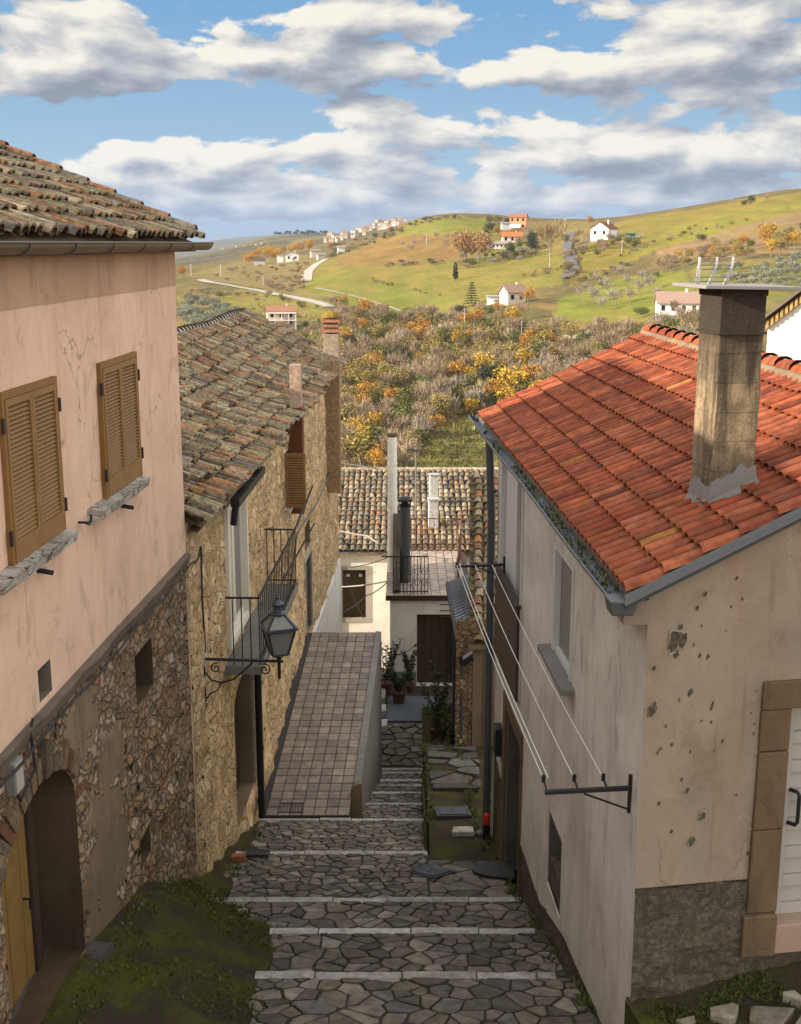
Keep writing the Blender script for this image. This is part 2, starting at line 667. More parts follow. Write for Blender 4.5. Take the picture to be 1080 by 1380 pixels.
def attr_mat(name, rough=.85, var=.25, scale=12, lichen=None, bump=.35, spec=.2, lich=(.55, .68), lsc=5):
    """takes its colour from the mesh's own per-piece colour, broken up by dirt and lichen"""
    m, k = newmat(name, rough, spec)
    a = k.node('Attribute')
    a.attribute_name = 'Col'
    n = k.noise(k.oc, scale, 6, .65)
    n2 = k.noise(k.oc, scale * 5, 4, .65)
    dk = k.mix(1.0, a.outputs['Color'], (1 - var * 1.6,) * 3, 'MULTIPLY')
    c = k.mix(k.step(n, .3, .7), dk, a.outputs['Color'])
    if lichen:
        for i, (lc, amt) in enumerate(lichen):
            ln = k.noise(k.vm('ADD', k.oc, (i * 7.3, i * 3.1, 0)), lsc * (1 + .8 * i), 7, .68)
            c = k.mix(k.m('MULTIPLY', k.step(ln, *lich), amt), c, lc)
    done(k, c, k.m('ADD', n, k.m('MULTIPLY', n2, .6)), bump, .008)
    return m


def stackblock():
    m, k = newmat('stack_blocks', .95, .08)
    a = k.node('Attribute')
    a.attribute_name = 'Col'
    n = k.noise(k.oc, 6, 7, .68)
    f = k.noise(k.oc, 45, 4, .7)
    st = k.noise(scaled(k, k.oc, (9, 9, .9)), 1.0, 6, .65, .5)
    z = k.sep(k.oc)[2]
    c = k.mix(k.step(n, .35, .68), k.mix(.6, a.outputs['Color'], (.055, .045, .035)), a.outputs['Color'])
    c = k.mix(k.m('MULTIPLY', k.step(f, .5, .72), .5), c, (.42, .33, .20))
    c = k.mix(k.m('MULTIPLY', k.step(st, .45, .64), .65), c, (.055, .044, .034))
    # soot below the cowl, as a stain with a ragged lower edge (heights measured from the house's own base)
    soot = k.step(k.m('ADD', z, k.m('MULTIPLY', k.m('SUBTRACT', st, .5), 1.1)), SOOTZ - .55, SOOTZ + .10)
    c = k.mix(k.m('MULTIPLY', soot, .78), c, (.035, .028, .022))
    done(k, c, k.m('ADD', n, f), .9, .015)
    return m


SOOTZ = 7.75
M = {}
M['pink'] = plaster('pink_plaster', (.66, .455, .335), (.59, .40, .285), (.48, .31, .205), .45, .8, .18)
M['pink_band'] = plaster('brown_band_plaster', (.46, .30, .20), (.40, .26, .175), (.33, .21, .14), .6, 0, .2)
M['rubble1'] = rubble('brown_rubble', [(.27, .195, .125), (.36, .24, .14), (.34, .185, .095), (.21, .165, .125), (.46, .36, .25), (.30, .215, .14)], (.13, .095, .065), 6.8, 1.35, (.24, .165, .10), .10, 1.0, .38, .22)
M['rubble2'] = rubble('ochre_rubble', [(.60, .42, .22), (.66, .49, .28), (.52, .345, .17), (.42, .30, .18), (.70, .56, .36), (.56, .38, .19)], (.40, .275, .155), 4.6, 1.25, (.66, .47, .27), .09, .85, .75, .12)
M['old_render'] = plaster('old_grey_brown_render', (.22, .162, .105), (.165, .122, .08), (.10, .078, .055), .6, 0, .8)
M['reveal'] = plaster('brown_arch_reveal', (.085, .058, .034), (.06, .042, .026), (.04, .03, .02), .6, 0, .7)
M['ledge'] = plaster('dark_ledge_stone', (.17, .135, .105), (.12, .10, .08), (.08, .065, .05), .4, 0, .8)
M['white_wall'] = plaster('grey_white_plaster', (.58, .54, .485), (.47, .43, .385), (.34, .27, .205), .5, 0, .25, None, ((.30, .275, .255), .75))
M['gable'] = plaster('sandy_plaster', (.305, .235, .172), (.235, .18, .135), (.28, .165, .09), .6, .5, .4)
M['plinth'] = roughcast('rough_dark_render', (.135, .108, .076), (.10, .08, .057), (.065, .054, .042), .3, 0, 1.0)
M['house_white'] = plaster('off_white_plaster', (.68, .655, .60), (.62, .59, .54), (.48, .42, .35), .35, 0, .12)
M['far_white'] = plaster('clean_white_plaster', (.84, .82, .74), (.80, .78, .70), (.70, .66, .56), .2, 0, .1)
M['sill'] = rubble('weathered_sill_stone', [(.42, .385, .34), (.30, .27, .235), (.52, .49, .44), (.22, .19, .16)], (.20, .17, .14), 3.0, 2.5, (.42, .38, .33), .03, .7, .8)
M['door_stone'] = plaster('honey_stone', (.155, .10, .055), (.115, .078, .045), (.06, .045, .03), .75, 0, 1.0)
M['coppi'] = attr_mat('old_clay_tiles', .92, .4, 15, [((.30, .27, .19), .6), ((.055, .05, .04), .8), ((.27, .23, .05), .5)], .8, .1, (.53, .66), 4)
M['coppi_far'] = attr_mat('old_clay_tiles_on_the_back_roof', .92, .35, 9, [((.46, .42, .32), .55), ((.06, .056, .05), .55)], .5, .1)
M['redtile'] = attr_mat('red_roll_tiles', .85, .3, 7, [((.10, .045, .03), .65), ((.36, .20, .10), .4), ((.09, .085, .04), .45)], .35, .12, (.55, .72), 2.2)
M['paving'] = attr_mat('paving_stones', .86, .3, 8, [((.055, .058, .032), .55), ((.20, .185, .165), .5)], .6, .2, (.55, .70), 3)
M['curb'] = attr_mat('step_edge_stones', .85, .25, 11, [((.16, .15, .13), .7), ((.10, .10, .07), .4)], .5, .2, (.52, .7))
M['brick'] = attr_mat('bricks', .9, .3, 14, None, .5, .1)
M['block'] = stackblock()
M['paint'] = attr_mat('painted_pieces', .6, .12, 10, None, .1, .3)
M['gutter'] = plain('brown_grey_gutter', (.115, .085, .062), .45, .25, 6, .3, .4)
M['zinc'] = plain('zinc_flashing', (.085, .085, .083), .45, .25, 5, .5, .4)
M['dark_pipe'] = plain('dark_grey_pipe', (.075, .08, .085), .45, .2, 5, .2, .4)
M['iron'] = plain('black_iron', (.022, .021, .022), .5, .3, 20, .4, .4)
M['rust'] = plain('rusty_iron', (.16, .062, .03), .85, .45, 9, .2, .2, .4)
M['shutter'] = plain('ochre_shutter_paint', (.235, .13, .047), .6, .32, 6, 0, .3)
M['shutter_frame'] = plain('ochre_shutter_frame', (.22, .11, .033), .6, .32, 6, 0, .3)
M['cream_frame'] = plain('cream_window_frame', (.70, .66, .56), .5, .08, 9, 0, .35)
M['white_frame'] = plain('white_window_frame', (.50, .495, .475), .5, .08, 9, 0, .35)
M['grey_roll'] = plain('grey_roller_shutter', (.20, .195, .18), .55, .12, 9, 0, .3)
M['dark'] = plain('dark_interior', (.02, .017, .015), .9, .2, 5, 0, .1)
M['dark_door'] = plain('dark_brown_door', (.055, .036, .024), .6, .3, 6, 0, .25)
M['wood'] = plain('ochre_door_wood', (.235, .14, .045), .7, .35, 7, 0, .2, .4)
M['concrete'] = plaster('grey_concrete', (.20, .19, .175), (.16, .152, .14), (.11, .103, .092), .4, 0, .5)
M['pale_concrete'] = plaster('pale_concrete', (.36, .335, .30), (.30, .28, .25), (.20, .18, .155), .4, 0, .4)
M['deck'] = attr_mat('floor_tiles', .6, .25, 5, [((.15, .12, .10), .6), ((.25, .14, .08), .35)], .15, .35, (.55, .75), 1.5)
M['grout'] = plain('dark_grout', (.05, .045, .04), .9, .2, 9)
M['corrugated'] = plain('corrugated_sheet', (.30, .32, .36), .35, .25, 3, .6, .5)
M['landing'] = plaster('worn_dark_landing', (.11, .10, .088), (.075, .068, .06), (.045, .04, .035), .6, .6, .9)
M['flake_rim'] = plaster('flaked_paint_rim', (.36, .29, .23), (.27, .215, .165), (.18, .14, .11), .4, 0, .6)
M['glass'] = plain('dark_window_glass', (.03, .035, .04), .12, .1, 3, 0, .5, 0)
M['lantern_glass'] = plain('frosted_lantern_glass', (.20, .205, .175), .35, .12, 6, 0, .5, 0)
M['lantern'] = plain('blue_grey_lantern_metal', (.055, .065, .085), .42, .25, 12, .3, .4)
M['pot'] = plain('terracotta', (.09, .042, .027), .85, .2, 9)
M['mat_blue'] = plain('grey_blue_gravel_mat', (.11, .125, .145), .9, .3, 30, 0, .2, .6)
M['cable'] = plain('dark_cable', (.03, .028, .028), .6, .2, 9)
M['white_line'] = plain('white_cord', (.68, .67, .64), .5, .06, 9)
M['soot'] = plaster('sooty_stack_top', (.05, .042, .035), (.035, .03, .026), (.11, .08, .05), .4, 0, .6)
M['cap_slab'] = plain('grey_cap_slab', (.23, .21, .20), .7, .25, 7)
M['pvc'] = plain('cream_door_panel', (.36, .33, .29), .45, .06, 5, 0, .4)
M['pink_sill'] = plain('pink_marble_sill', (.34, .235, .175), .4, .12, 8, 0, .4)
M['red_plastic'] = plain('red_plastic', (.55, .03, .02), .4, .1, 5)
M['cast_iron'] = plain('dark_cast_iron', (.06, .058, .062), .6, .25, 18, .2, .35, .5)
M['leaf'] = attr_mat('leaves', .7, .25, 3, None, 0, .25)
M['bark'] = plain('bark', (.12, .10, .08), .95, .3, 8, 0, .1, .5)
M['far_bark'] = plain('pale_bark', (.20, .17, .14), .95, .2, 3, 0, .1, 0)
M['pole'] = plain('pale_pole', (.40, .38, .34), .7, .1, 3)
M['asphalt'] = plain('asphalt', (.10, .10, .115), .9, .2, 1.5)
M['pale_road'] = plain('pale_dry_road', (.34, .31, .26), .9, .15, .6)
M['house_mix'] = attr_mat('house_paint', .9, .10, 1.2, None, .05, .1)
M['tile_red_far'] = plain('far_roof_tiles', (.36, .15, .085), .9, .25, 1.6, 0, .1)


def moss():
    m, k = newmat('mossy_soil', .97, .08)
    n = k.noise(k.oc, 1.3, 7, .65)
    f = k.noise(k.oc, 26, 5, .7)
    c = k.mix(k.step(n, .42, .60), (.055, .044, .03), (.088, .090, .012))
    c = k.mix(k.step(f, .42, .72), k.mix(.55, c, (.03, .025, .015)), c)
    done(k, c, k.m('ADD', n, k.m('MULTIPLY', f, .8)), .9, .03)
    return m


def soil():
    m, k = newmat('dark_joint_soil', .97, .06)
    n = k.noise(k.oc, 2.2, 7, .65)
    f = k.noise(k.oc, 30, 5, .7)
    c = k.mix(k.step(n, .45, .62), (.095, .082, .064), (.07, .068, .03))
    c = k.mix(k.step(f, .4, .7), k.mix(.5, c, (.02, .016, .012)), c)
    done(k, c, k.m('ADD', n, f), .9, .02)
    return m


M['moss'] = moss()
M['soil'] = soil()
# ------------------------------------------------------------------ the land: one sheet out to the horizon
CP = []                                        # (x/y, ln y, z/y)
for px, py, d in [
    (560, 622, 230), (560, 535, 300), (560, 470, 380), (560, 425, 450), (560, 372, 560), (560, 335, 680), (600, 294, 800), (650, 298, 800), (700, 302, 790), (760, 308, 760),
    (470, 610, 240), (470, 520, 310), (470, 440, 430), (460, 405, 500), (460, 365, 620), (500, 340, 730), (550, 302, 840),
    (660, 620, 235), (680, 530, 290), (680, 440, 380), (700, 400, 440), (700, 360, 550), (690, 322, 680),
    (760, 520, 280), (770, 440, 360), (765, 375, 480), (768, 335, 590), (768, 318, 680),
    (880, 500, 250), (905, 426, 330), (860, 390, 420), (830, 355, 520), (815, 322, 590), (830, 301, 740), (900, 289, 740),
    (1000, 440, 260), (1000, 385, 360), (1000, 345, 450), (1000, 305, 560), (1000, 273, 700), (1080, 400, 320), (1080, 350, 430), (1080, 305, 540), (1080, 263, 680),
    (375, 442, 420), (330, 402, 520), (275, 378, 640), (260, 425, 440), (350, 386, 600), (440, 412, 480), (412, 376, 650), (330, 352, 1000), (420, 348, 820),
    (400, 346, 900), (250, 362, 1150), (300, 358, 1500), (420, 326, 1500),
    (250, 352, 3600), (330, 345, 3600), (270, 338, 6500), (310, 330, 6500), (360, 319, 3300), (430, 316, 3300), (395, 314, 3200), (470, 319, 2600),
    (545, 298, 1650), (520, 301, 1650), (480, 312, 1750), (445, 321, 1850), (500, 327, 1250), (460, 335, 1200), (540, 310, 1250),
    (600, 306, 1500), (800, 308, 1500), (1000, 285, 1300), (1080, 280, 1300), (700, 312, 3000), (1000, 300, 3000), (600, 318, 7000), (1000, 320, 7000), (800, 320, 4500)]:
    r = ray(px, py)
    CP.append((r[0] / r[1], math.log(d), r[2] / r[1]))
for a, d, z in [(-.6, 30, -11), (0, 30, -15.5), (.6, 30, -12), (-.5, 45, -14), (0, 46, -17), (.4, 45, -15), (0, 70, -21), (-.4, 70, -20), (.4, 70, -19), (0, 120, -31), (-.4, 120, -30), (.4, 110, -24), (0, 180, -38.5), (-.2, 180, -37), (.25, 170, -33),
                (.4, 200, -24), (-.4, 200, -34), (-.8, 60, -18), (-.8, 200, -33), (-.8, 600, -32), (-.8, 1500, -25), (-.8, 4000, 5), (-.8, 8000, 40), (.8, 60, -12), (.8, 200, -12), (.8, 500, 16), (.8, 1000, 48), (.8, 3000, 45), (.8, 8000, 20)]:
    CP.append((a, math.log(d), z / d))
CP = np.array(CP)
_SA, _SL = 1.0, .22                             # anisotropy of the interpolation


def tps_fit():
    P = np.column_stack([CP[:, 0] * _SA, CP[:, 1] * _SL])
    R = np.linalg.norm(P[:, None] - P[None], axis=2)
    K = R ** 2 * np.log(R + 1e-9)
    n = len(P)
    K += np.eye(n) * 2e-4
    A = np.zeros((n + 3, n + 3))
    A[:n, :n] = K
    Q = np.column_stack([np.ones(n), P])
    A[:n, n:] = Q
    A[n:, :n] = Q.T
    b = np.zeros(n + 3)
    b[:n] = CP[:, 2]
    return P, np.linalg.solve(A, b)


_P, _W = tps_fit()
NA, NL = 460, 400
_a = np.concatenate([np.linspace(-1.1, -.40, 30, endpoint=False), np.linspace(-.40, .40, NA - 60), np.linspace(.40, 1.1, 31)[1:]])
_l = np.linspace(math.log(26), math.log(9000), NL)
_A, _L = np.meshgrid(_a, _l, indexing='ij')
_q = np.column_stack([_A.ravel() * _SA, _L.ravel() * _SL])
_R = np.linalg.norm(_q[:, None] - _P[None], axis=2)
_rat = (_R ** 2 * np.log(_R + 1e-9)) @ _W[:-3] + _W[-3] + _q @ _W[-2:]
_rat = _rat.reshape(_A.shape)
_Y = np.exp(_L)
_X = _A * _Y
_Zl = _rat * _Y
_Zl += fbm(_X / 35, _Y / 35, 0, 4) * np.clip(_Y / 420, .1, 1.0) * .55 + fbm(_X / 260, _Y / 260, 5, 3) * np.clip((_Y - 300) / 1500, 0, 1) * 3.0
_Zl += fbm(_X / 600, _Y / 600, 9, 4) * np.clip((_Y - 2300) / 1500, 0, 1) * 11


def H(x, y):
    a, l = x / y, math.log(max(y, 26.5))
    i = int(np.clip(np.searchsorted(_a, a) - 1, 0, len(_a) - 2))
    t = (l - _l[0]) / (_l[1] - _l[0])
    j = int(np.clip(math.floor(t), 0, NL - 2))
    fa = (a - _a[i]) / (_a[i + 1] - _a[i])
    fl = t - j
    return float(_Zl[i, j] * (1 - fa) * (1 - fl) + _Zl[i + 1, j] * fa * (1 - fl) + _Zl[i, j + 1] * (1 - fa) * fl + _Zl[i + 1, j + 1] * fa * fl)


def ground(px, py, d0=120.0):
    """where the line of sight through this point of the photograph meets the land"""
    r = ray(px, py)
    k = r / r[1]
    d = d0
    while d < 8900:
        if k[2] * d <= H(k[0] * d, d):
            lo, hi = d / 1.012, d
            for _ in range(14):
                md = (lo + hi) / 2
                if k[2] * md <= H(k[0] * md, md):
                    hi = md
                else:
                    lo = md
            return np.array((k[0] * hi, hi, H(k[0] * hi, hi)))
        d *= 1.012
    return None


def inside(poly, X, Y):
    res = np.zeros(X.shape, bool)
    n = len(poly)
    for i in range(n):
        x1, y1 = poly[i]
        x2, y2 = poly[(i + 1) % n]
        if y1 == y2:
            continue
        c = ((Y < y1) != (Y < y2)) & (X < (x2 - x1) * (Y - y1) / (y2 - y1) + x1)
        res ^= c
    return res


LIME, GRASS, DRY, BROWN, SCRUB = (.18, .20, .032), (.205, .185, .040), (.23, .175, .06), (.225, .125, .048), (.12, .092, .05)
FIELDS = [
    ([(240, 372), (330, 350), (400, 344), (430, 348), (412, 385), (440, 410), (350, 388), (275, 376)], (.22, .17, .075)),
    ([(285, 398), (330, 390), (430, 408), (445, 430), (400, 430), (300, 412)], (.23, .21, .05)),
    ([(240, 400), (300, 412), (420, 430), (470, 440), (470, 475), (240, 475)], (.19, .16, .07)),
    ([(408, 392), (418, 372), (432, 350), (480, 336), (560, 297), (600, 290), (650, 295), (700, 298), (764, 318), (760, 384), (700, 392), (640, 418), (560, 428), (480, 414)], GRASS),
    ([(408, 392), (425, 372), (500, 378), (560, 390), (600, 400), (640, 418), (560, 428), (480, 414)], LIME),
    ([(450, 350), (520, 322), (570, 314), (622, 316), (628, 350), (545, 357), (460, 358)], BROWN),
    ([(545, 306), (600, 289), (660, 294), (640, 312), (560, 316)], LIME),
    ([(700, 298), (800, 300), (770, 345), (700, 330)], DRY),
    ([(772, 345), (830, 300), (900, 287), (1000, 270), (1080, 258), (1200, 250), (1200, 285), (1080, 285), (960, 318), (890, 335), (850, 352), (800, 375), (770, 385)], (.225, .185, .035)),
    ([(830, 325), (920, 304), (1000, 285), (1080, 270), (1080, 280), (960, 315), (890, 333), (840, 345)], (.21, .205, .03)),
    ([(1200, 285), (1080, 285), (1000, 305), (930, 325), (880, 340), (900, 352), (1000, 345), (1200, 330)], (.27, .175, .10)),
    ([(740, 432), (758, 402), (820, 376), (920, 366), (940, 395), (900, 432), (800, 436)], LIME),
    ([(930, 362), (1000, 350), (1200, 345), (1200, 420), (1000, 420), (940, 400)], (.155, .17, .05)),
    ([(545, 645), (580, 592), (612, 560), (670, 556), (670, 645)], (.20, .20, .045)),
]


def build_land():
    F = -_Y * 0
    dep = _Y * CT - _Zl * ST
    PX = PX0 + FPX * _X / dep
    PY = PY0 - FPX * (_Y * ST + _Zl * CT) / dep
    wob = fbm(_X / 22, _Y / 22, 2, 3)
    PXw, PYw = PX + wob * 3.5, PY + fbm(_X / 25, _Y / 25, 8, 3) * 1.8
    col = np.zeros(_A.shape + (3,))
    col[:] = SCRUB
    far = np.clip((_Y - 950) / 500, 0, 1)[..., None]
    n = fbm(_X / 160, _Y / 160, 3, 4)[..., None]
    farc = np.where(n > .28, (.20, .16, .085), np.where(n < -.1, (.055, .07, .06), (.105, .105, .075)))
    fld = (hash3(np.floor(_X / 190 + .3 * n[..., 0]).astype(np.int64), np.floor(_Y / 420).astype(np.int64), 3))[..., None]
    farc = farc * (.45 + .5 * fld)
    col = col * (1 - far) + farc * far
    for poly, c in FIELDS:
        m_ = inside(poly, PXw, PYw) & (_Y > 150) & (_Y < 1100)
        col[m_] = c
    col = np.clip(col * (1 + .22 * fbm(_X / 9, _Y / 9, 4, 4)[..., None]), 0.01, 1)
    V = np.column_stack([_X.ravel(), _Y.ravel(), _Zl.ravel()])
    idx = np.arange(_A.size).reshape(_A.shape)
    q = np.stack([idx[:-1, :-1], idx[1:, :-1], idx[1:, 1:], idx[:-1, 1:]], -1).reshape(-1, 4)
    me = bpy.data.meshes.new('terrain')
    # the sheet is carried on under the village and behind the camera
    base = len(V)
    n_ = len(_a)
    ext = [(_X[i, 0], -60.0, -14.0) for i in range(n_)]
    V = np.vstack([V, ext])
    q2 = [(base + i, base + i + 1, idx[i + 1, 0], idx[i, 0]) for i in range(n_ - 1)]
    me.from_pydata(V.tolist(), [], q.tolist() + q2)
    at_ = me.attributes.new('Col', 'FLOAT_COLOR', 'POINT')
    cc = np.ones((len(V), 4), np.float32)
    cc[:base, :3] = col.reshape(-1, 3)
    cc[base:, :3] = SCRUB
    at_.data.foreach_set('color', cc.ravel())
    me.polygons.foreach_set('use_smooth', [True] * len(me.polygons))
    m, k = newmat('fields', .97, .05)
    a = k.node('Attribute')
    a.attribute_name = 'Col'
    n1 = k.noise(k.oc, .35, 6, .62)
    n2 = k.noise(scaled(k, k.oc, (1, .35, 1)), 1.6, 5, .65)
    n3 = k.noise(k.oc, .03, 5, .6)
    c = k.mix(k.m('MULTIPLY', k.step(n1, .45, .62), .6), a.outputs['Color'], (.16, .125, .045))
    c = k.mix(k.m('MULTIPLY', k.step(n2, .5, .66), .5), c, (.075, .085, .018))
    c = k.mix(k.m('MULTIPLY', k.step(n3, .50, .64), .4), c, (.20, .16, .05))
    wv = k.node('TexWave', wave_type='BANDS', bands_direction='DIAGONAL')
    k.put(wv.inputs['Vector'], k.oc)
    wv.inputs['Scale'].default_value = .42
    wv.inputs['Distortion'].default_value = 5
    wv.inputs['Detail'].default_value = 3
    wv.inputs['Detail Scale'].default_value = .12
    c = k.mix(k.m('MULTIPLY', k.step(wv.outputs['Fac'], .45, .9), .28), c, (.085, .075, .02))
    n4 = k.noise(scaled(k, k.oc, (1, .5, 1)), .11, 7, .66, .5)
    c = k.mix(k.m('MULTIPLY', k.step(n4, .50, .62), .55), c, (.26, .165, .05))
    c = k.mix(k.m('MULTIPLY', k.step(n4, .45, .36), .4), c, (.10, .12, .02))
    done(k, c, k.m('ADD', n1, n2), .7, .5)
    me.materials.append(m)
    o = bpy.data.objects.new('terrain', me)
    COL.objects.link(o)
    structure(o)


build_land()


def ribbon(name, pts, width, mat, lift=.25, sub=10):
    P = [ground(*p) for p in pts]
    P = [p for p in P if p is not None]
    mb = MB()
    L = []
    for a, b in zip(P[:-1], P[1:]):
        for t in range(sub):
            L.append(a + (b - a) * t / sub)
    L.append(P[-1])
    L = np.array(L)
    for _ in range(6):
        L[1:-1, :2] = (L[:-2, :2] + L[1:-1, :2] * 2 + L[2:, :2]) / 4
    rows = []
    for i, p in enumerate(L):
        t = L[min(i + 1, len(L) - 1)] - L[max(i - 1, 0)]
        n = np.array((t[1], -t[0])) / (math.hypot(t[0], t[1]) + 1e-6)
        row = []
        for w in (-.5, 0, .5):
            x, y = p[0] + n[0] * w * width, p[1] + n[1] * w * width
            row.append((x, y, H(x, y) + lift))
        rows.append(row)
    for r0, r1 in zip(rows[:-1], rows[1:]):
        for j in (0, 1):
            mb.face([r0[j], r0[j + 1], r1[j + 1], r1[j]])
    return structure(mb.build(name, mat))


ribbon('hill_road', [(764, 376), (772, 366), (770, 350), (764, 338), (767, 322), (770, 316)], 4.6, M['asphalt'], .9, 24)
ribbon('valley_road', [(270, 377), (305, 384), (350, 392), (400, 402), (445, 414)], 5, M['pale_road'])
ribbon('field_track', [(413, 380), (414, 368), (424, 358), (440, 349)], 6, M['pale_road'])
ribbon('footpath', [(425, 389), (470, 398), (520, 412), (560, 424)], 1.0, M['pale_road'])
ribbon('orchard_lane', [(762, 452), (782, 456), (800, 444)], 3.0, M['pale_road'])


# ------------------------------------------------------------------ trees
def leafcloud(mb, n, lobes, size, cols, flat=1.0, shell=.55, rs=None):
    rs = rs or rng
    vols = np.array([l[3] * l[4] * l[5] for l in lobes]) ** .8
    pick = rs.choice(len(lobes), n, p=vols / vols.sum())
    for li in pick:
        cx, cy, cz, rx, ry, rz = lobes[li]
        d = rs.normal(size=3)
        d /= np.linalg.norm(d)
        r = (shell + (1 - shell) * rs.random()) ** .7
        p = np.array((cx, cy, cz)) + d * r * np.array((rx, ry, rz)) * rs.uniform(.82, 1.14)
        u = rs.normal(size=3)
        u /= np.linalg.norm(u)
        w = np.cross(u, rs.normal(size=3))
        w /= np.linalg.norm(w) + 1e-6
        s = size * rs.uniform(.55, 1.35)
        c = np.array(cols[rs.integers(len(cols))]) * rs.uniform(.7, 1.3)
        mb.face([p - u * s, p + w * s * .55 * flat, p + u * s, p - w * s * .55 * flat], 0, tuple(c))


def twigs(mb, n, base, lobes, cols, length, width, rs):
    for _ in range(n):
        cx, cy, cz, rx, ry, rz = lobes[rs.integers(len(lobes))]
        d = rs.normal(size=3)
        d /= np.linalg.norm(d)
        p = np.array((cx, cy, cz)) + d * rs.random() ** .45 * np.array((rx, ry, rz))
        v = p - np.array(base)
        v = v / (np.linalg.norm(v) + 1e-6) + rs.normal(size=3) * .42 + np.array((0, 0, .25))
        v /= np.linalg.norm(v)
        w = np.cross(v, rs.normal(size=3))
        w /= np.linalg.norm(w) + 1e-6
        L = length * rs.uniform(.6, 1.4)
        c = np.array(cols[rs.integers(len(cols))]) * rs.uniform(.75, 1.25)
        mb.face([p - w * width, p + w * width, p + v * L + w * width * .2, p + v * L - w * width * .2], 0, tuple(c))


def trunkmesh(mb, h, r, limbs, rs, top=.6):
    mb.tube([(0, 0, -.06), (.01, 0, h * .3), (rs.uniform(-.02, .02), rs.uniform(-.02, .02), h)], [r * 1.25, r, r * .55], 6)
    for q in range(limbs):
        an = 2 * math.pi * q / limbs + rs.uniform(-.4, .4)
        ex = rs.uniform(.14, .27)
        mb.tube([(0, 0, h * rs.uniform(.65, .95)), (math.cos(an) * ex * .5, math.sin(an) * ex * .5, h + (top - h) * .45), (math.cos(an) * ex, math.sin(an) * ex, top * rs.uniform(.9, 1.15))], [r * .5, r * .33, r * .1], 5)


ORANGE = [(.44, .21, .035), (.52, .26, .04), (.37, .165, .03), (.55, .33, .06)]
YELLOW = [(.56, .36, .04), (.48, .28, .035), (.60, .42, .06), (.42, .25, .035)]
RUSSET = [(.33, .18, .075), (.38, .215, .085), (.29, .15, .06), (.42, .26, .11)]
GREEN = [(.105, .11, .028), (.14, .145, .038), (.08, .09, .026), (.18, .17, .04)]
DARKG = [(.024, .034, .018), (.034, .046, .02), (.045, .055, .024)]
OLIVE = [(.23, .24, .165), (.28, .29, .20), (.17, .18, .12), (.33, .34, .25)]
BARE = [(.37, .275, .17), (.31, .225, .14), (.44, .34, .22), (.26, .19, .12)]
BAREP = [(.34, .29, .24), (.40, .35, .29), (.28, .235, .19)]
MIXED = [(.25, .20, .06), (.31, .235, .07), (.20, .175, .05), (.38, .27, .08)]


def lobed(rs, n, cz, spread, r, squash=1.0):
    L = [(0, 0, cz, r * 1.1, r * 1.1, r * squash)]
    for q in range(n):
        an = rs.uniform(0, 2 * math.pi)
        e = spread * rs.uniform(.6, 1.1)
        rr = r * rs.uniform(.5, .85)
        L.append((math.cos(an) * e, math.sin(an) * e, cz + rs.uniform(-.16, .20) * squash, rr, rr, rr * squash))
    return L


PROTO = {}


def proto(kind, seed, name, fn):
    rs = np.random.default_rng(seed)
    crown, trunk = MB(), MB()
    fn(crown, trunk, rs)
    root = bpy.data.objects.new(name, None)
    ORG[root] = np.zeros(3)
    c = crown.build('crown', M['leaf'], root)
    t = trunk.build('trunk', M['far_bark'], root)
    COL.objects.unlink(c)
    COL.objects.unlink(t)
    PROTO.setdefault(kind, []).append((root, c, t))


def mk_leafy(cols, n=420, size=.05, cz=.58, spread=.22, r=.27, th=.35, sq=1.0):
    def f(cr, tr, rs):
        L = lobed(rs, 6, cz, spread, r, sq)
        leafcloud(cr, n, L, size, cols, 1.1, .5, rs)
        trunkmesh(tr, th, .028, 4, rs, cz)
    return f


def mk_bare(cols, n=620, width=.0075):
    def f(cr, tr, rs):
        L = lobed(rs, 6, .60, .22, .27)
        twigs(cr, n, (0, 0, .2), L, cols, .15, width, rs)
        trunkmesh(tr, .34, .026, 5, rs, .66)
    return f


def mk_bushbare(cols):
    def f(cr, tr, rs):
        L = lobed(rs, 5, .45, .26, .34, .95)
        twigs(cr, 620, (0, 0, 0), L, cols, .17, .008, rs)
        leafcloud(cr, 110, L, .035, [tuple(q * .8 for q in c) for c in cols], 1, .3, rs)
        trunkmesh(tr, .2, .024, 4, rs, .5)
    return f


def mk_cypress(cr, tr, rs):
    L = [(0, 0, .2 + .1 * q, .10 * (1 - .011 * q * q), .10 * (1 - .011 * q * q), .1) for q in range(8)]
    leafcloud(cr, 420, L, .035, DARKG, 1, .6, rs)
    tr.tube([(0, 0, -.05), (0, 0, .3)], [.03, .02], 6)


def mk_conifer(cr, tr, rs):
    for q in range(9):
        z = .16 + q * .09
        R = .30 * (1 - q / 9.5)
        for a in range(9):
            an = a * .7 + q * .33 + rs.uniform(-.15, .15)
            for t in (.45, .75, 1.0):
                p = np.array((math.cos(an) * R * t, math.sin(an) * R * t, z - .05 * t))
                s = .05
                cr.face([p + (-s, 0, .01), p + (0, -s, -.015), p + (s, 0, .01), p + (0, s, -.01)], 0, tuple(np.array(DARKG[rs.integers(3)]) * rs.uniform(.8, 1.5)))
    tr.tube([(0, 0, -.05), (0, 0, .97)], [.03, .006], 6)


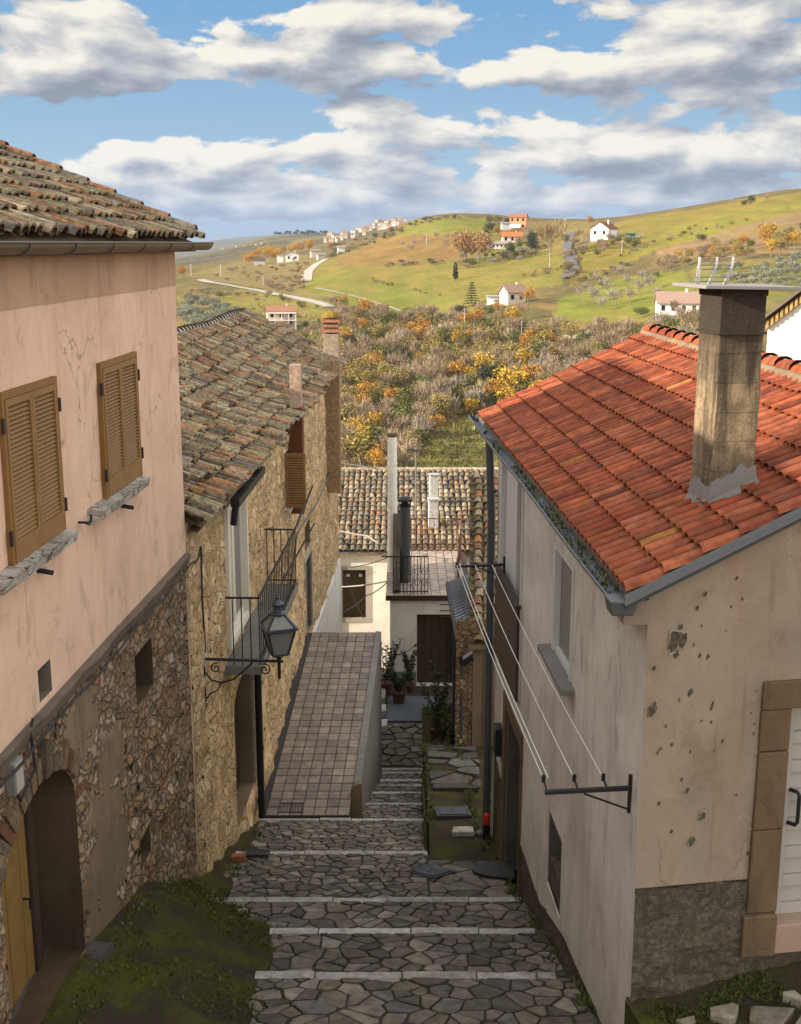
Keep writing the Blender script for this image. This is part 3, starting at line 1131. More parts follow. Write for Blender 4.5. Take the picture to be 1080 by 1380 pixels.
for s_ in range(3):
    proto('orange', 100 + s_, 'autumn_tree', mk_leafy(ORANGE, 850, .030))
    proto('yellow', 110 + s_, 'autumn_tree', mk_leafy(YELLOW, 850, .030, .56, .2, .27))
    proto('green', 120 + s_, 'broadleaf_tree', mk_leafy(GREEN, 850, .031, .52, .24, .30))
    proto('dark', 130 + s_, 'evergreen_tree', mk_leafy(DARKG, 850, .031, .52, .2, .30))
    proto('olive', 140 + s_, 'olive_tree', mk_leafy(OLIVE, 800, .036, .55, .26, .32, .28, .85))
    proto('bare', 150 + s_, 'bare_tree', mk_bare(BARE))
    proto('bush', 160 + s_, 'bare_tree', mk_bushbare(BARE))
    proto('mixed', 170 + s_, 'broadleaf_tree', mk_leafy(MIXED, 850, .030, .55, .24, .29))
    proto('pale', 180 + s_, 'bare_tree', mk_bare(BAREP, 260, .012))
proto('russet', 190, 'oak_tree', mk_leafy(RUSSET, 1500, .028, .60, .26, .30, .3))
proto('russet', 191, 'oak_tree', mk_leafy(RUSSET, 1500, .028, .58, .24, .28, .3))
proto('cypress', 195, 'cypress_tree', mk_cypress)
proto('conifer', 196, 'conifer_tree', mk_conifer)
proto('bigbare', 197, 'bare_tree', mk_bare([(.30, .22, .10), (.36, .27, .13), (.26, .19, .09)], 700, .007))


def plant(kind, px, py, hpx, label, cat='tree', group=None, wide=1.0, d0=120.0, pos=None):
    p = ground(px, py, d0) if pos is None else pos
    if p is None:
        return None
    h = hpx * p[1] / (FPX * .985)
    root, c, t = PROTO[kind][random.randrange(len(PROTO[kind]))]
    o = root.copy()
    COL.objects.link(o)
    o.location = p - np.array((0, 0, h * .03))
    o.scale = (h * wide, h * wide, h)
    o.rotation_euler = (0, 0, random.uniform(0, 6.28))
    for q in (c, t):
        x = q.copy()
        COL.objects.link(x)
        x.parent = o
    return tag(o, label, cat, group)


def scatter(poly, n, mind, kinds, group_label, hr, wide=(.9, 1.25), seed=1, grad=None):
    """n separate trees with their feet inside an outline of the photograph"""
    rs = np.random.default_rng(seed)
    xs, ys = [p[0] for p in poly], [p[1] for p in poly]
    got, tries = [], 0
    names = [k_ for k_, w_ in kinds]
    wts = np.array([w_ for k_, w_ in kinds], float)
    while len(got) < n and tries < n * 60:
        tries += 1
        x, y = rs.uniform(min(xs), max(xs)), rs.uniform(min(ys), max(ys))
        if not inside(poly, np.array([x]), np.array([y]))[0]:
            continue
        if any((x - a) ** 2 + ((y - b) * 1.5) ** 2 < mind * mind for a, b in got):
            continue
        got.append((x, y))
        w = wts.copy()
        kd = names[rs.choice(len(names), p=w / w.sum())]
        lab, grp = group_label[kd]
        h = rs.uniform(*hr)
        if grad:
            h *= grad(x, y)
        plant(kd, x, y, h, lab, 'tree', grp, rs.uniform(*wide))


WL = {'bare': ('bare grey-brown tree in the wood on the valley slope', 'bare trees of the valley wood'),
      'bush': ('low bushy bare tree in the wood on the valley slope', 'bushy bare trees of the valley wood'),
      'green': ('olive-green leafy tree in the wood on the valley slope', 'green trees of the valley wood'),
      'dark': ('dark evergreen tree in the wood on the valley slope', 'evergreens of the valley wood'),
      'mixed': ('brown-green tree in the wood on the valley slope', 'brown-green trees of the valley wood'),
      'orange': ('orange autumn tree in the wood on the valley slope', 'orange trees of the valley wood'),
      'yellow': ('golden yellow tree in the wood on the valley slope', 'yellow trees of the valley wood'),
      'pale': ('pale leafless tree in the wood on the valley slope', 'pale trees of the valley wood')}
WOOD = [(445, 432), (500, 425), (560, 432), (640, 430), (700, 432), (745, 440), (768, 470), (770, 520), (730, 540), (680, 560), (610, 560), (575, 600), (560, 640), (445, 640)]
gr_ = lambda x, y: .75 + (y - 430) / 210 * .75
scatter(WOOD, 205, 9.5, [('bare', 23), ('bush', 22), ('green', 17), ('mixed', 20), ('dark', 4), ('orange', 9), ('yellow', 7), ('pale', 4)], WL, (26, 40), (.95, 1.35), 3, gr_)
scatter([(770, 462), (830, 450), (930, 428), (930, 470), (850, 500), (770, 540)], 42, 9.5, [('bare', 30), ('bush', 40), ('mixed', 14), ('green', 8), ('pale', 4)], WL, (24, 34), (.95, 1.3), 4)
WB = {k_: (v_[0].replace('in the wood on the valley slope', 'in the hedge below the green hill field'), v_[1].replace('valley wood', 'hedge below the green field')) for k_, v_ in WL.items()}
scatter([(452, 412), (500, 418), (560, 428), (640, 425), (690, 418), (690, 434), (560, 440), (452, 432)], 34, 6.5, [('bare', 20), ('bush', 30), ('mixed', 14), ('green', 14), ('dark', 8), ('orange', 4)], WB, (14, 22), (.95, 1.35), 5)

for px, py, h, kd, lab in [
    (690, 545, 62, 'yellow', 'large golden tree leaning out of the wood above the red roof'), (668, 555, 48, 'orange', 'orange tree low in the wood left of the largest golden tree'),
    (708, 505, 40, 'yellow', 'golden tree behind the largest golden tree of the wood'), (725, 545, 40, 'yellow', 'yellow tree between the golden tree and the red roof edge'),
    (710, 474, 26, 'orange', 'orange tree at the foot of the pole right of the wood'), (617, 466, 24, 'yellow', 'left one of the twin small yellow trees mid wood'),
    (632, 464, 24, 'orange', 'right one of the twin small yellow trees mid wood'), (535, 500, 24, 'orange', 'small orange tree left of centre in the wood'),
    (565, 492, 22, 'yellow', 'small yellow-orange tree right of the orange tree mid wood'), (590, 510, 20, 'orange', 'lone orange tree at the very centre of the wood'),
    (503, 537, 26, 'orange', 'rusty orange bush near the tall stack in the wood'), (516, 552, 22, 'yellow', 'dull yellow bush beside the rusty orange bush'),
    (635, 560, 30, 'yellow', 'pale yellow bush at the lower edge of the wood'), (596, 566, 24, 'yellow', 'yellow bush above the grassy clearing'),
    (518, 425, 18, 'orange', 'orange tree at the bottom corner of the green field'), (555, 455, 26, 'orange', 'broad orange thicket at the top of the wood'), (572, 450, 24, 'orange', 'orange thicket right of the broad one at the top of the wood'),
    (712, 410, 24, 'orange', 'orange tree beside the small pink-roofed house'), (770, 460, 30, 'mixed', 'tan tree by the lane below the orchard')]:
    plant(kd, px, py, h, lab, 'tree', None, 1.15)
plant('russet', 627, 352, 44, 'big russet oak crown beside the hilltop wall', 'tree', None, 1.15)
plant('russet', 645, 353, 42, 'russet oak just right of the big russet oak', 'tree', None, 1.1)
plant('cypress', 614, 378, 26, 'lone dark cypress standing in the green field', 'tree', None, 1.5)
plant('conifer', 636, 412, 36, 'dark pointed conifer at the field edge by the white shed', 'tree', None, 1.0)
plant('bigbare', 742, 346, 52, 'tall golden bare tree on the hill left of the road', 'tree', None, 1.0)
plant('dark', 658, 318, 20, 'dark evergreen left of the orange hilltop house', 'tree', None, 1.2)
plant('orange', 672, 318, 13, 'small orange bush below the orange hilltop house', 'tree', None, 1.3)
plant('orange', 795, 305, 16, 'small rusty tree on the skyline left of the white gabled house', 'tree', None, .9)
HB = {k_: (v_[0].replace('in the wood on the valley slope', 'in the hedges around the hilltop houses'), v_[1].replace('valley wood', 'hilltop house hedges')) for k_, v_ in WL.items()}
for poly, n, ks, hr, sd in [([(610, 352), (720, 340), (735, 330), (735, 345), (700, 356), (612, 364)], 26, [('bush', 20), ('pale', 20), ('green', 8), ('olive', 10)], (8, 13), 11),
                            ([(660, 300), (740, 305), (745, 322), (690, 330), (665, 322)], 18, [('bush', 20), ('bare', 16), ('green', 12), ('dark', 8)], (9, 15), 12),
                            ([(680, 340), (720, 325), (725, 345), (690, 350)], 10, [('dark', 20), ('green', 14)], (12, 18), 13),
                            ([(755, 345), (762, 320), (780, 315), (790, 340), (778, 372), (765, 385)], 13, [('green', 18), ('bush', 16), ('dark', 6)], (8, 16), 14),
                            ([(790, 330), (820, 324), (866, 318), (866, 332), (800, 348)], 18, [('bush', 20), ('pale', 12), ('green', 8)], (9, 14), 15)]:
    HB['olive'] = ('grey-green bush in the hedges around the hilltop houses', 'grey bushes of the hilltop house hedges')
    scatter(poly, n, 4.5, ks, HB, hr, (1, 1.5), sd)
HE = {k_: (v_[0].replace('in the wood on the valley slope', 'along the field edges of the green hill'), v_[1].replace('valley wood', 'field edges of the green hill')) for k_, v_ in WL.items()}
for poly, n, hr, sd in [([(640, 416), (700, 392), (706, 398), (645, 424)], 14, (6, 11), 51), ([(832, 344), (935, 304), (938, 309), (836, 350)], 16, (4, 8), 52), ([(774, 380), (850, 352), (852, 357), (778, 386)], 14, (6, 10), 53),
                        ([(500, 378), (600, 398), (600, 402), (500, 383)], 9, (4, 7), 54), ([(700, 372), (760, 360), (760, 366), (700, 378)], 9, (5, 9), 55), ([(900, 322), (1010, 292), (1010, 298), (902, 328)], 12, (4, 8), 56)]:
    scatter(poly, n, 4, [('bush', 14), ('mixed', 12), ('green', 10), ('pale', 3)], HE, hr, (1.1, 1.8), sd)
# orchard in the lime green field
for i, (px, py, h) in enumerate([(780, 402, 16), (800, 408, 24), (830, 412, 26), (818, 396, 22), (862, 398, 22), (876, 392, 24), (846, 386, 16), (790, 392, 14), (805, 382, 16), (850, 408, 22), (886, 404, 18), (812, 420, 20), (866, 378, 16), (838, 372, 16)]):
    plant('pale', px, py, h, 'small pale leafless orchard tree on the bright green field', 'tree', 'orchard trees on the bright green field', 1.15)
for px, py, h, lab in [(812, 388, 12, 'round dark bush at the left of the orchard'), (870, 376, 12, 'dark hedge bush above the orchard'), (884, 374, 10, 'dark bush at the right end of the hedge above the orchard'), (866, 428, 18, 'yellow-green bush beside the white balconied house'), (858, 424, 12, 'low dark bush left of the white balconied house')]:
    plant('green', px, py, h, lab, 'tree', None, 1.5)
# right hillside
RL = {'orange': ('orange tree in the autumn wood on the right-hand hillside', 'orange trees of the right-hand hillside wood'), 'yellow': ('yellow tree in the autumn wood on the right-hand hillside', 'yellow trees of the right-hand hillside wood'),
      'bush': ('bare bush in the autumn wood on the right-hand hillside', 'bare bushes of the right-hand hillside wood'), 'green': ('green tree in the autumn wood on the right-hand hillside', 'green trees of the right-hand hillside wood'),
      'mixed': ('brown-green tree in the autumn wood on the right-hand hillside', 'brown-green trees of the right-hand hillside wood'), 'olive': ('grey olive tree in the grove right of the chimney', 'olive trees of the grove right of the chimney')}
scatter([(1018, 338), (1030, 322), (1080, 300), (1130, 295), (1130, 345), (1020, 350)], 22, 7, [('orange', 24), ('yellow', 14), ('green', 6), ('mixed', 8)], RL, (22, 32), (.9, 1.2), 21)
scatter([(880, 362), (930, 340), (1015, 330), (1015, 352), (940, 358), (900, 368)], 34, 6, [('bush', 18), ('orange', 18), ('mixed', 14), ('green', 12)], RL, (11, 19), (1, 1.5), 22)
scatter([(950, 372), (985, 362), (1080, 352), (1120, 352), (1120, 398), (1060, 394), (985, 386)], 46, 7.5, [('olive', 1)], RL, (13, 19), (1.05, 1.4), 23)
plant('dark', 945, 326, 13, 'dark round tree on the right-hand hillside above the orange bushes', 'tree', None, 1.6)
plant('dark', 1012, 277, 15, 'taller one of two dark trees on the right-hand skyline', 'tree', None, 1.0)
plant('dark', 1003, 278, 10, 'lower one of two dark trees on the right-hand skyline', 'tree', None, 1.2)
plant('pale', 987, 279, 13, 'thin leafless tree left of the dark skyline pair', 'tree', None, 1.0)
plant('bare', 1033, 272, 10, 'thin bare tree right of the dark skyline pair', 'tree', None, 1.0)
plant('bare', 895, 291, 7, 'tiny lone tree on the skyline above the road', 'tree', None, 1.0)
# left middle distance
LL = {'orange': ('orange poplar in the row behind the farm on the left', 'orange trees behind the left-hand farm'), 'yellow': ('yellow-orange poplar in the row behind the farm on the left', 'yellow trees behind the left-hand farm'),
      'olive': ('silvery olive tree in the grove left of the tiled roof', 'olive trees of the left-hand grove'), 'bush': ('bare bush along the pale valley road', 'bare bushes along the valley road'), 'green': ('green bush along the pale valley road', 'green bushes along the valley road'),
      'mixed': ('brown-green bush along the pale valley road', 'brown-green bushes along the valley road'), 'bare': ('bare tree along the pale valley road', 'bare trees along the valley road')}
scatter([(330, 355), (345, 346), (385, 340), (420, 334), (425, 340), (385, 347), (335, 360)], 24, 4, [('orange', 20), ('yellow', 8)], LL, (13, 18), (.9, 1.2), 31)
scatter([(240, 428), (258, 404), (290, 410), (318, 424), (300, 440), (240, 445)], 34, 6.5, [('olive', 1)], LL, (13, 18), (1.05, 1.4), 32)
scatter([(242, 392), (300, 392), (360, 398), (420, 410), (440, 416), (440, 424), (330, 404), (242, 400)], 20, 6, [('bush', 14), ('green', 8), ('mixed', 10)], LL, (7, 11), (1.1, 1.7), 33)
scatter([(352, 384), (410, 378), (416, 394), (380, 396)], 16, 5, [('bush', 14), ('mixed', 8), ('bare', 6)], LL, (8, 13), (1.1, 1.6), 34)
scatter([(352, 450), (380, 446), (430, 440), (440, 452), (400, 462), (350, 462)], 18, 6, [('bush', 14), ('green', 10), ('bare', 6)], LL, (11, 17), (1.1, 1.5), 35)
scatter([(285, 376), (330, 358), (400, 350), (418, 352), (408, 378), (340, 384)], 26, 6, [('bush', 14), ('mixed', 10), ('bare', 8)], {k_: (v_[0].replace('along the pale valley road', 'in the brown field above the valley road'), v_[1].replace('along the valley road', 'in the brown field above the road')) for k_, v_ in LL.items()}, (5, 10), (1.1, 1.7), 36)
plant('orange', 246, 376, 22, 'orange-red tree right beside the pink house corner', 'tree', None, 1.0)
plant('orange', 446, 336, 12, 'orange tree on the ridge below the far town', 'tree', None, 1.1)
plant('orange', 636, 350, 22, 'small orange tree between the two russet oaks', 'tree', None, 1.0)
# hedge line and trees on the ridge of the main hill
RG = {'green': ('small dark bush on the crest of the green hill', 'bushes on the crest of the green hill'), 'bush': ('small bare bush on the crest of the green hill', 'bare bushes on the crest of the green hill'),
      'pale': ('small pale tree on the flank of the green hill', 'pale trees on the flank of the green hill')}
scatter([(550, 304), (585, 296), (620, 293), (620, 297), (585, 300), (552, 307)], 12, 5, [('green', 12), ('bush', 8)], RG, (5, 9), (1.2, 1.8), 41)
scatter([(530, 325), (545, 318), (640, 318), (640, 330), (540, 345), (520, 350)], 9, 12, [('pale', 1)], RG, (8, 14), (.9, 1.2), 42)
scatter([(520, 357), (600, 352), (602, 356), (520, 361)], 14, 4, [('green', 10), ('bush', 8)], RG, (5, 8), (1.2, 1.8), 43)
scatter([(440, 335), (480, 325), (548, 306), (550, 312), (500, 332), (445, 350)], 40, 4, [('bush', 14), ('green', 10), ('pale', 4)], {k_: (v_[0].replace('on the crest of the green hill', 'on the slope below the far town').replace('on the flank of the green hill', 'on the slope below the far town'), v_[1].replace('crest of the green hill', 'slope below the town').replace('flank of the green hill', 'slope below the town')) for k_, v_ in RG.items()}, (5, 9), (1.2, 1.8), 44)
scatter([(362, 318), (380, 314), (440, 315), (440, 317), (380, 317)], 22, 2.5, [('dark', 1)], {'dark': ('tiny dark tree on top of the distant blue hill', 'trees on the distant hilltop')}, (4, 6), (1.2, 1.8), 45)


def build_undergrowth():
    rs = np.random.default_rng(77)
    mb = MB()
    cols = BARE + MIXED + GREEN + [(.22, .19, .06), (.17, .17, .05)]
    polys = [(WOOD + [], 15000), ([(770, 455), (940, 425), (940, 470), (850, 520), (770, 560)], 4200), ([(560, 645), (575, 600), (612, 555), (680, 550), (680, 645)], 1600), ([(240, 440), (340, 410), (440, 430), (450, 470), (240, 470)], 800)]
    for poly, n in polys:
        xs, ys = [p[0] for p in poly], [p[1] for p in poly]
        for _ in range(n):
            x, y = rs.uniform(min(xs), max(xs)), rs.uniform(min(ys), max(ys))
            if not inside(poly, np.array([x]), np.array([y]))[0]:
                continue
            p = ground(x, y, 150)
            if p is None:
                continue
            c = np.array(cols[rs.integers(len(cols))]) * rs.uniform(.7, 1.25)
            s = p[1] / 1600 * (rs.uniform(2.0, 4.5) if rs.random() < .5 else rs.uniform(4, 9))
            for q in range(3):
                u = rs.normal(size=3)
                u[2] = abs(u[2]) + .5
                u /= np.linalg.norm(u)
                w = np.cross(u, rs.normal(size=3))
                w /= np.linalg.norm(w)
                b = p + np.array((rs.normal() * s * .4, rs.normal() * s * .4, -.1))
                wd = .25 if s < p[1] / 1600 * 4.5 else .09
                mb.face([b - w * s * wd, b + w * s * wd, b + u * s + w * s * wd * .4, b + u * s - w * s * wd * .4], 0, tuple(c * rs.uniform(.8, 1.2)))
    o = mb.build('undergrowth', M['leaf'])
    tag(o, 'tangled brown and green undergrowth between the trees of the valley slope', 'undergrowth', None, 'stuff')


build_undergrowth()


# ------------------------------------------------------------------ far houses
def far_house(name, label, px, py, wpx, hpx, depth=1.0, rot=0.0, col=(.75, .72, .66), roof=(.36, .16, .09), pitch=.32, wins=3, floors=1, gable=False, extra=None, group=None, over=.5, hip=False):
    p = ground(px, py)
    m_ = p[1] / (FPX * .985)
    w, h, d = wpx * m_, hpx * m_, wpx * m_ * depth
    root = thing(name, label, 'house', p, group)
    ca, sa = math.cos(rot), math.sin(rot)

    def T(x, y, z):
        return (p[0] + x * ca - y * sa, p[1] + x * sa + y * ca, p[2] + z)
    mb = MB()
    mb.hexa([T(x, y, z) for z in (-1.5, h) for x, y in ((-w / 2, -d / 2), (w / 2, -d / 2), (w / 2, d / 2), (-w / 2, d / 2))], 0, col)
    rh = (w if gable else d) / 2 * pitch * 1.6
    rb = MB()
    o_ = over
    if gable:      # the ridge runs away from the viewer: gable faces the camera
        mb.face([T(-w / 2, -d / 2, h), T(w / 2, -d / 2, h), T(0, -d / 2, h + rh)], 0, col)
        mb.face([T(w / 2, d / 2, h), T(-w / 2, d / 2, h), T(0, d / 2, h + rh)], 0, col)
        for s in (-1, 1):
            ex = s * (w / 2 + o_)
            ez = h - rh * o_ / (w / 2)
            A = [T(ex, -d / 2 - o_, ez), T(ex, d / 2 + o_, ez), T(0, d / 2 + o_, h + rh), T(0, -d / 2 - o_, h + rh)]
            rb.hexa([(q[0], q[1], q[2] + .02) for q in A] + [(q[0], q[1], q[2] + .3) for q in A], 0, roof)
    else:
        for s in (-1, 1):
            mb.face([T(s * w / 2, -d / 2, h), T(s * w / 2, d / 2, h), T(s * w / 2, 0, h + rh)], 0, col)
            ey = s * (d / 2 + o_)
            ez = h - rh * o_ / (d / 2)
            A = [T(-w / 2 - o_, ey, ez), T(w / 2 + o_, ey, ez), T(w / 2 + o_ - (w * .25 if hip else 0), 0, h + rh), T(-w / 2 - o_ + (w * .25 if hip else 0), 0, h + rh)]
            rb.hexa([(q[0], q[1], q[2] + .02) for q in A] + [(q[0], q[1], q[2] + .3) for q in A], 0, roof)
    mb.build('wall', M['house_mix'], root)
    ro = rb.build('roof', M['coppi_far'], root)
    if wpx > 14:
        for fl in range(floors):
            for q in range(wins):
                x = (q + .5) / wins * w - w / 2
                z = h * (fl + .58) / floors
                wb = MB()
                ww, wh = min(w / wins * .36, 1.3), min(h / floors * .5, 1.6)
                P = []
                for yy in (-d / 2 - .06, -d / 2 + .1):
                    P += [T(x - ww / 2, yy, z - wh / 2), T(x + ww / 2, yy, z - wh / 2), T(x + ww / 2, yy, z + wh / 2), T(x - ww / 2, yy, z + wh / 2)]
                wb.hexa(P)
                wb.build('window', M['dark'], root)
        cb = MB()
        cx = w * .22
        cb.hexa([T(cx + x, y, z) for z in (h + rh * .2, h + rh + 1.0) for x, y in ((-.3, -.3), (.3, -.3), (.3, .3), (-.3, .3))], 0, col)
        cb.build('chimney', M['house_mix'], ro)
    if extra:
        extra(root, T, w, h, d)
    return root


def villa_arcade(root, T, w, h, d):
    mb = MB()
    for q in range(5):
        x = -w / 2 + w * q / 4
        mb.hexa([T(x + a, -d / 2 - 2.4 + b, z) for z in (-1.5, h * .98) for a, b in ((-.18, -.18), (.18, -.18), (.18, .18), (-.18, .18))], 0, (.74, .68, .60))
    for z in (h * .45, h * .9):
        mb.hexa([T(x, y, zz) for zz in (z, z + .35) for x, y in ((-w / 2 - .3, -d / 2 - 2.7), (w / 2 + .3, -d / 2 - 2.7), (w / 2 + .3, -d / 2 - .02), (-w / 2 - .3, -d / 2 - .02))], 0, (.74, .68, .60))
    mb.build('loggia', M['house_mix'], root)


def balcony_far(root, T, w, h, d):
    mb = MB()
    mb.hexa([T(x, y, z) for z in (h * .10, h * .42) for x, y in ((-w / 2 - .6, -d / 2 - 1.4), (w * .2, -d / 2 - 1.4), (w * .2, -d / 2 - 1.2), (-w / 2 - .6, -d / 2 - 1.2))], 0, (.78, .76, .72))
    mb.build('balcony', M['house_mix'], root)


far_house('villa', 'small white villa with red roof and arcaded loggia in the valley, left', 379, 441, 36, 21, .8, .15, (.66, .58, .50), (.40, .19, .11), .26, 3, 2, False, villa_arcade)
far_house('farmhouse', 'low white farmhouse with pale gable below the poplars', 394, 352, 17, 8, .8, .1, (.80, .78, .73), (.42, .33, .26), .3, 2, 1, True)
far_house('farmhouse', 'tiny white block house left of the low white farmhouse', 378, 354, 8, 9, .9, .1, (.80, .78, .74), (.40, .33, .28), .1, 2, 1)
far_house('barn', 'dark roofed barn at the left end of the poplars', 350, 357, 14, 6, .8, .1, (.50, .46, .40), (.12, .10, .09), .25, 2, 1)
far_house('farmhouse', 'small grey-roofed cottage right of the low white farmhouse', 425, 346, 12, 7, .9, .2, (.62, .55, .47), (.34, .25, .19), .3, 2, 1)
far_house('farmhouse', 'white cottage on the track under the far town', 460, 340, 9, 6, .9, .2, (.80, .78, .74), (.40, .30, .24), .3, 2, 1)
far_house('farmhouse', 'orange two-storey house on the hilltop skyline', 699, 309, 21, 15, .8, -.25, (.62, .30, .16), (.38, .17, .10), .3, 3, 2, False, balcony_far)
far_house('farmhouse', 'grey-white house left of the orange hilltop house', 681, 310, 10, 8, .9, .1, (.58, .58, .58), (.30, .29, .29), .2, 2, 1)
far_house('farmhouse', 'long house with bright orange roof below the orange hilltop house', 690, 327, 25, 8, .5, 0, (.58, .52, .46), (.52, .19, .08), .5, 3, 1)
far_house('farmhouse', 'long grey shed with white pillars below the bright orange roof', 670, 335, 26, 6, .4, 0, (.66, .63, .60), (.36, .33, .30), .3, 5, 1)
far_house('farmhouse', 'white gabled house with dark red roof right of the hill road', 814, 321, 24, 12, 1.5, -.5, (.80, .79, .76), (.24, .10, .06), .42, 2, 1, True)
far_house('shed', 'small green shed right of the white gabled house', 850, 322, 10, 6, .8, 0, (.03, .14, .13), (.03, .16, .14), .1, 1, 1)
far_house('farmhouse', 'small house with weathered pink roof among trees below the field', 691, 409, 27, 15, .8, .45, (.66, .58, .47), (.40, .25, .19), .5, 2, 1)
far_house('shed', 'small white shed with dark opening left of the pink-roofed house', 664, 409, 14, 9, .8, 0, (.80, .80, .80), (.45, .44, .43), .08, 1, 1)
far_house('farmhouse', 'white balconied house with pinkish roof left of the big chimney', 912, 425, 52, 17, .75, -.12, (.80, .78, .73), (.42, .28, .22), .40, 4, 1, False, balcony_far)
far_house('farmhouse', 'low stone hut on the far left flank beside the track', 433, 349, 10, 5, .8, .3, (.60, .55, .48), (.36, .28, .22), .3, 1, 1)


def build_town():
    rs = np.random.default_rng(5)
    first = None
    mats = [M['house_mix'], M['coppi_far']]
    protos = []
    for v in range(5):
        mb = MB()
        c = [(.60, .52, .43), (.68, .63, .57), (.52, .42, .33), (.58, .45, .35), (.62, .58, .54)][v]
        r = [(.36, .22, .15), (.42, .27, .18), (.33, .21, .15), (.40, .24, .16), (.30, .22, .17)][v]
        w, d, h = (1.0, .8, .8), None, None
        mb.hexa([(x, y, z) for z in (-.4, .8) for x, y in ((-.5, -.4), (.5, -.4), (.5, .4), (-.5, .4))], 0, c)
        for s in (-1, 1):
            mb.face([(s * .5, -.4, .8), (s * .5, .4, .8), (s * .5, 0, 1.02)], 0, c)
            A = [(-.55, s * .46, .78), (.55, s * .46, .78), (.55, 0, 1.04), (-.55, 0, 1.04)]
            mb.face(A if s < 0 else A[::-1], 1, r)
        for q in (-.3, 0, .3):
            for z in (.2, .55):
                mb.face([(q - .06, -.405, z - .1), (q + .06, -.405, z - .1), (q + .06, -.405, z + .1), (q - .06, -.405, z + .1)], 0, (.06, .05, .05))
        me = mb.build('town_house', mats)
        COL.objects.unlink(me)
        protos.append(me)
    line = [(440, 323), (455, 319), (470, 315), (485, 311), (500, 306), (515, 302), (530, 300), (546, 299)]
    for i in range(64):
        t = rs.random() * (len(line) - 1)
        j = int(t)
        x = line[j][0] + (line[j + 1][0] - line[j][0]) * (t - j)
        y = line[j][1] + (line[j + 1][1] - line[j][1]) * (t - j) + rs.uniform(.5, 9)
        p = ground(x, y, 1100)
        if p is None or p[1] < 1150 or p[1] > 2600:
            continue
        s = rs.uniform(4.2, 7.0) * p[1] / 1600
        o = protos[rs.integers(5)].copy()
        COL.objects.link(o)
        o.location = p
        o.scale = (s, s, s * rs.uniform(.7, 1.0))
        o.rotation_euler = (0, 0, rs.uniform(-.6, .6))
        tag(o, 'tiny pale house of the town along the far ridge', 'house', 'houses of the far ridge town')
    for x, y in [(318, 333), (330, 332), (345, 331), (300, 336), (352, 329)]:
        p = ground(x, y, 1500)
        if p is None:
            continue
        o = protos[rs.integers(5)].copy()
        COL.objects.link(o)
        o.location = p
        s = 1.9 * p[1] / 1600
        o.scale = (s, s, s)
        tag(o, 'speck-sized white house on the distant blue hillside', 'house', 'houses of the distant blue hillside')


build_town()


# ------------------------------------------------------------------ poles across the fields
def pole(px, py, hpx, label, arm=False, d0=120):
    p = ground(px, py, d0)
    m_ = p[1] / (FPX * .985)
    h = hpx * m_
    r = max(.13, .55 * m_)
    root = thing('utility_pole', label, 'pole', p)
    mb = MB()
    mb.tube([p + np.array((0, 0, -.5)), p + np.array((0, 0, h))], [r, r * .7], 8)
    mb.build('post', M['pole'], root)
    ab = MB()
    ab.bar(p + np.array((-h * .10, 0, h * .93)), p + np.array((h * .10, 0, h * .93)), r, r)
    ab.build('cross_arm', M['pole'], root)
    return root


for a in [(626, 447, 31, 'pale utility pole at the top of the wood, left of the twin yellow trees'), (703, 455, 22, 'pale utility pole above the orange tree right of the wood'), (801, 449, 20, 'white utility pole on the lane below the orchard'),
          (741, 362, 20, 'pale utility pole under the tall golden bare tree'), (838, 342, 17, 'pale utility pole on the slope below the green shed'), (298, 372, 15, 'pale utility pole beside the upper end of the pale valley road'),
          (258, 372, 15, 'pale utility pole next to the orange-red tree by the pink house'), (355, 384, 12, 'thin utility pole in the brown field above the valley road'), (761, 318, 22, 'pale utility pole where the hill road meets the skyline'), (575, 330, 14, 'thin pole on the flank of the green hill')]:
    pole(*a)
# ------------------------------------------------------------------ the stepped alley
def lerp_tab(tab, y):
    xs, zs = [t[0] for t in tab], [t[1] for t in tab]
    return float(np.interp(y, xs, zs))


def clip_poly(poly, px, py, nx, ny):
    """keep the side where (p - P).n <= 0"""
    out = []
    for i in range(len(poly)):
        a, b = poly[i], poly[(i + 1) % len(poly)]
        da = (a[0] - px) * nx + (a[1] - py) * ny
        db = (b[0] - px) * nx + (b[1] - py) * ny
        if da <= 0:
            out.append(a)
        if (da < 0) != (db < 0) and abs(da - db) > 1e-9:
            t = da / (da - db)
            out.append((a[0] + (b[0] - a[0]) * t, a[1] + (b[1] - a[1]) * t))
    return out


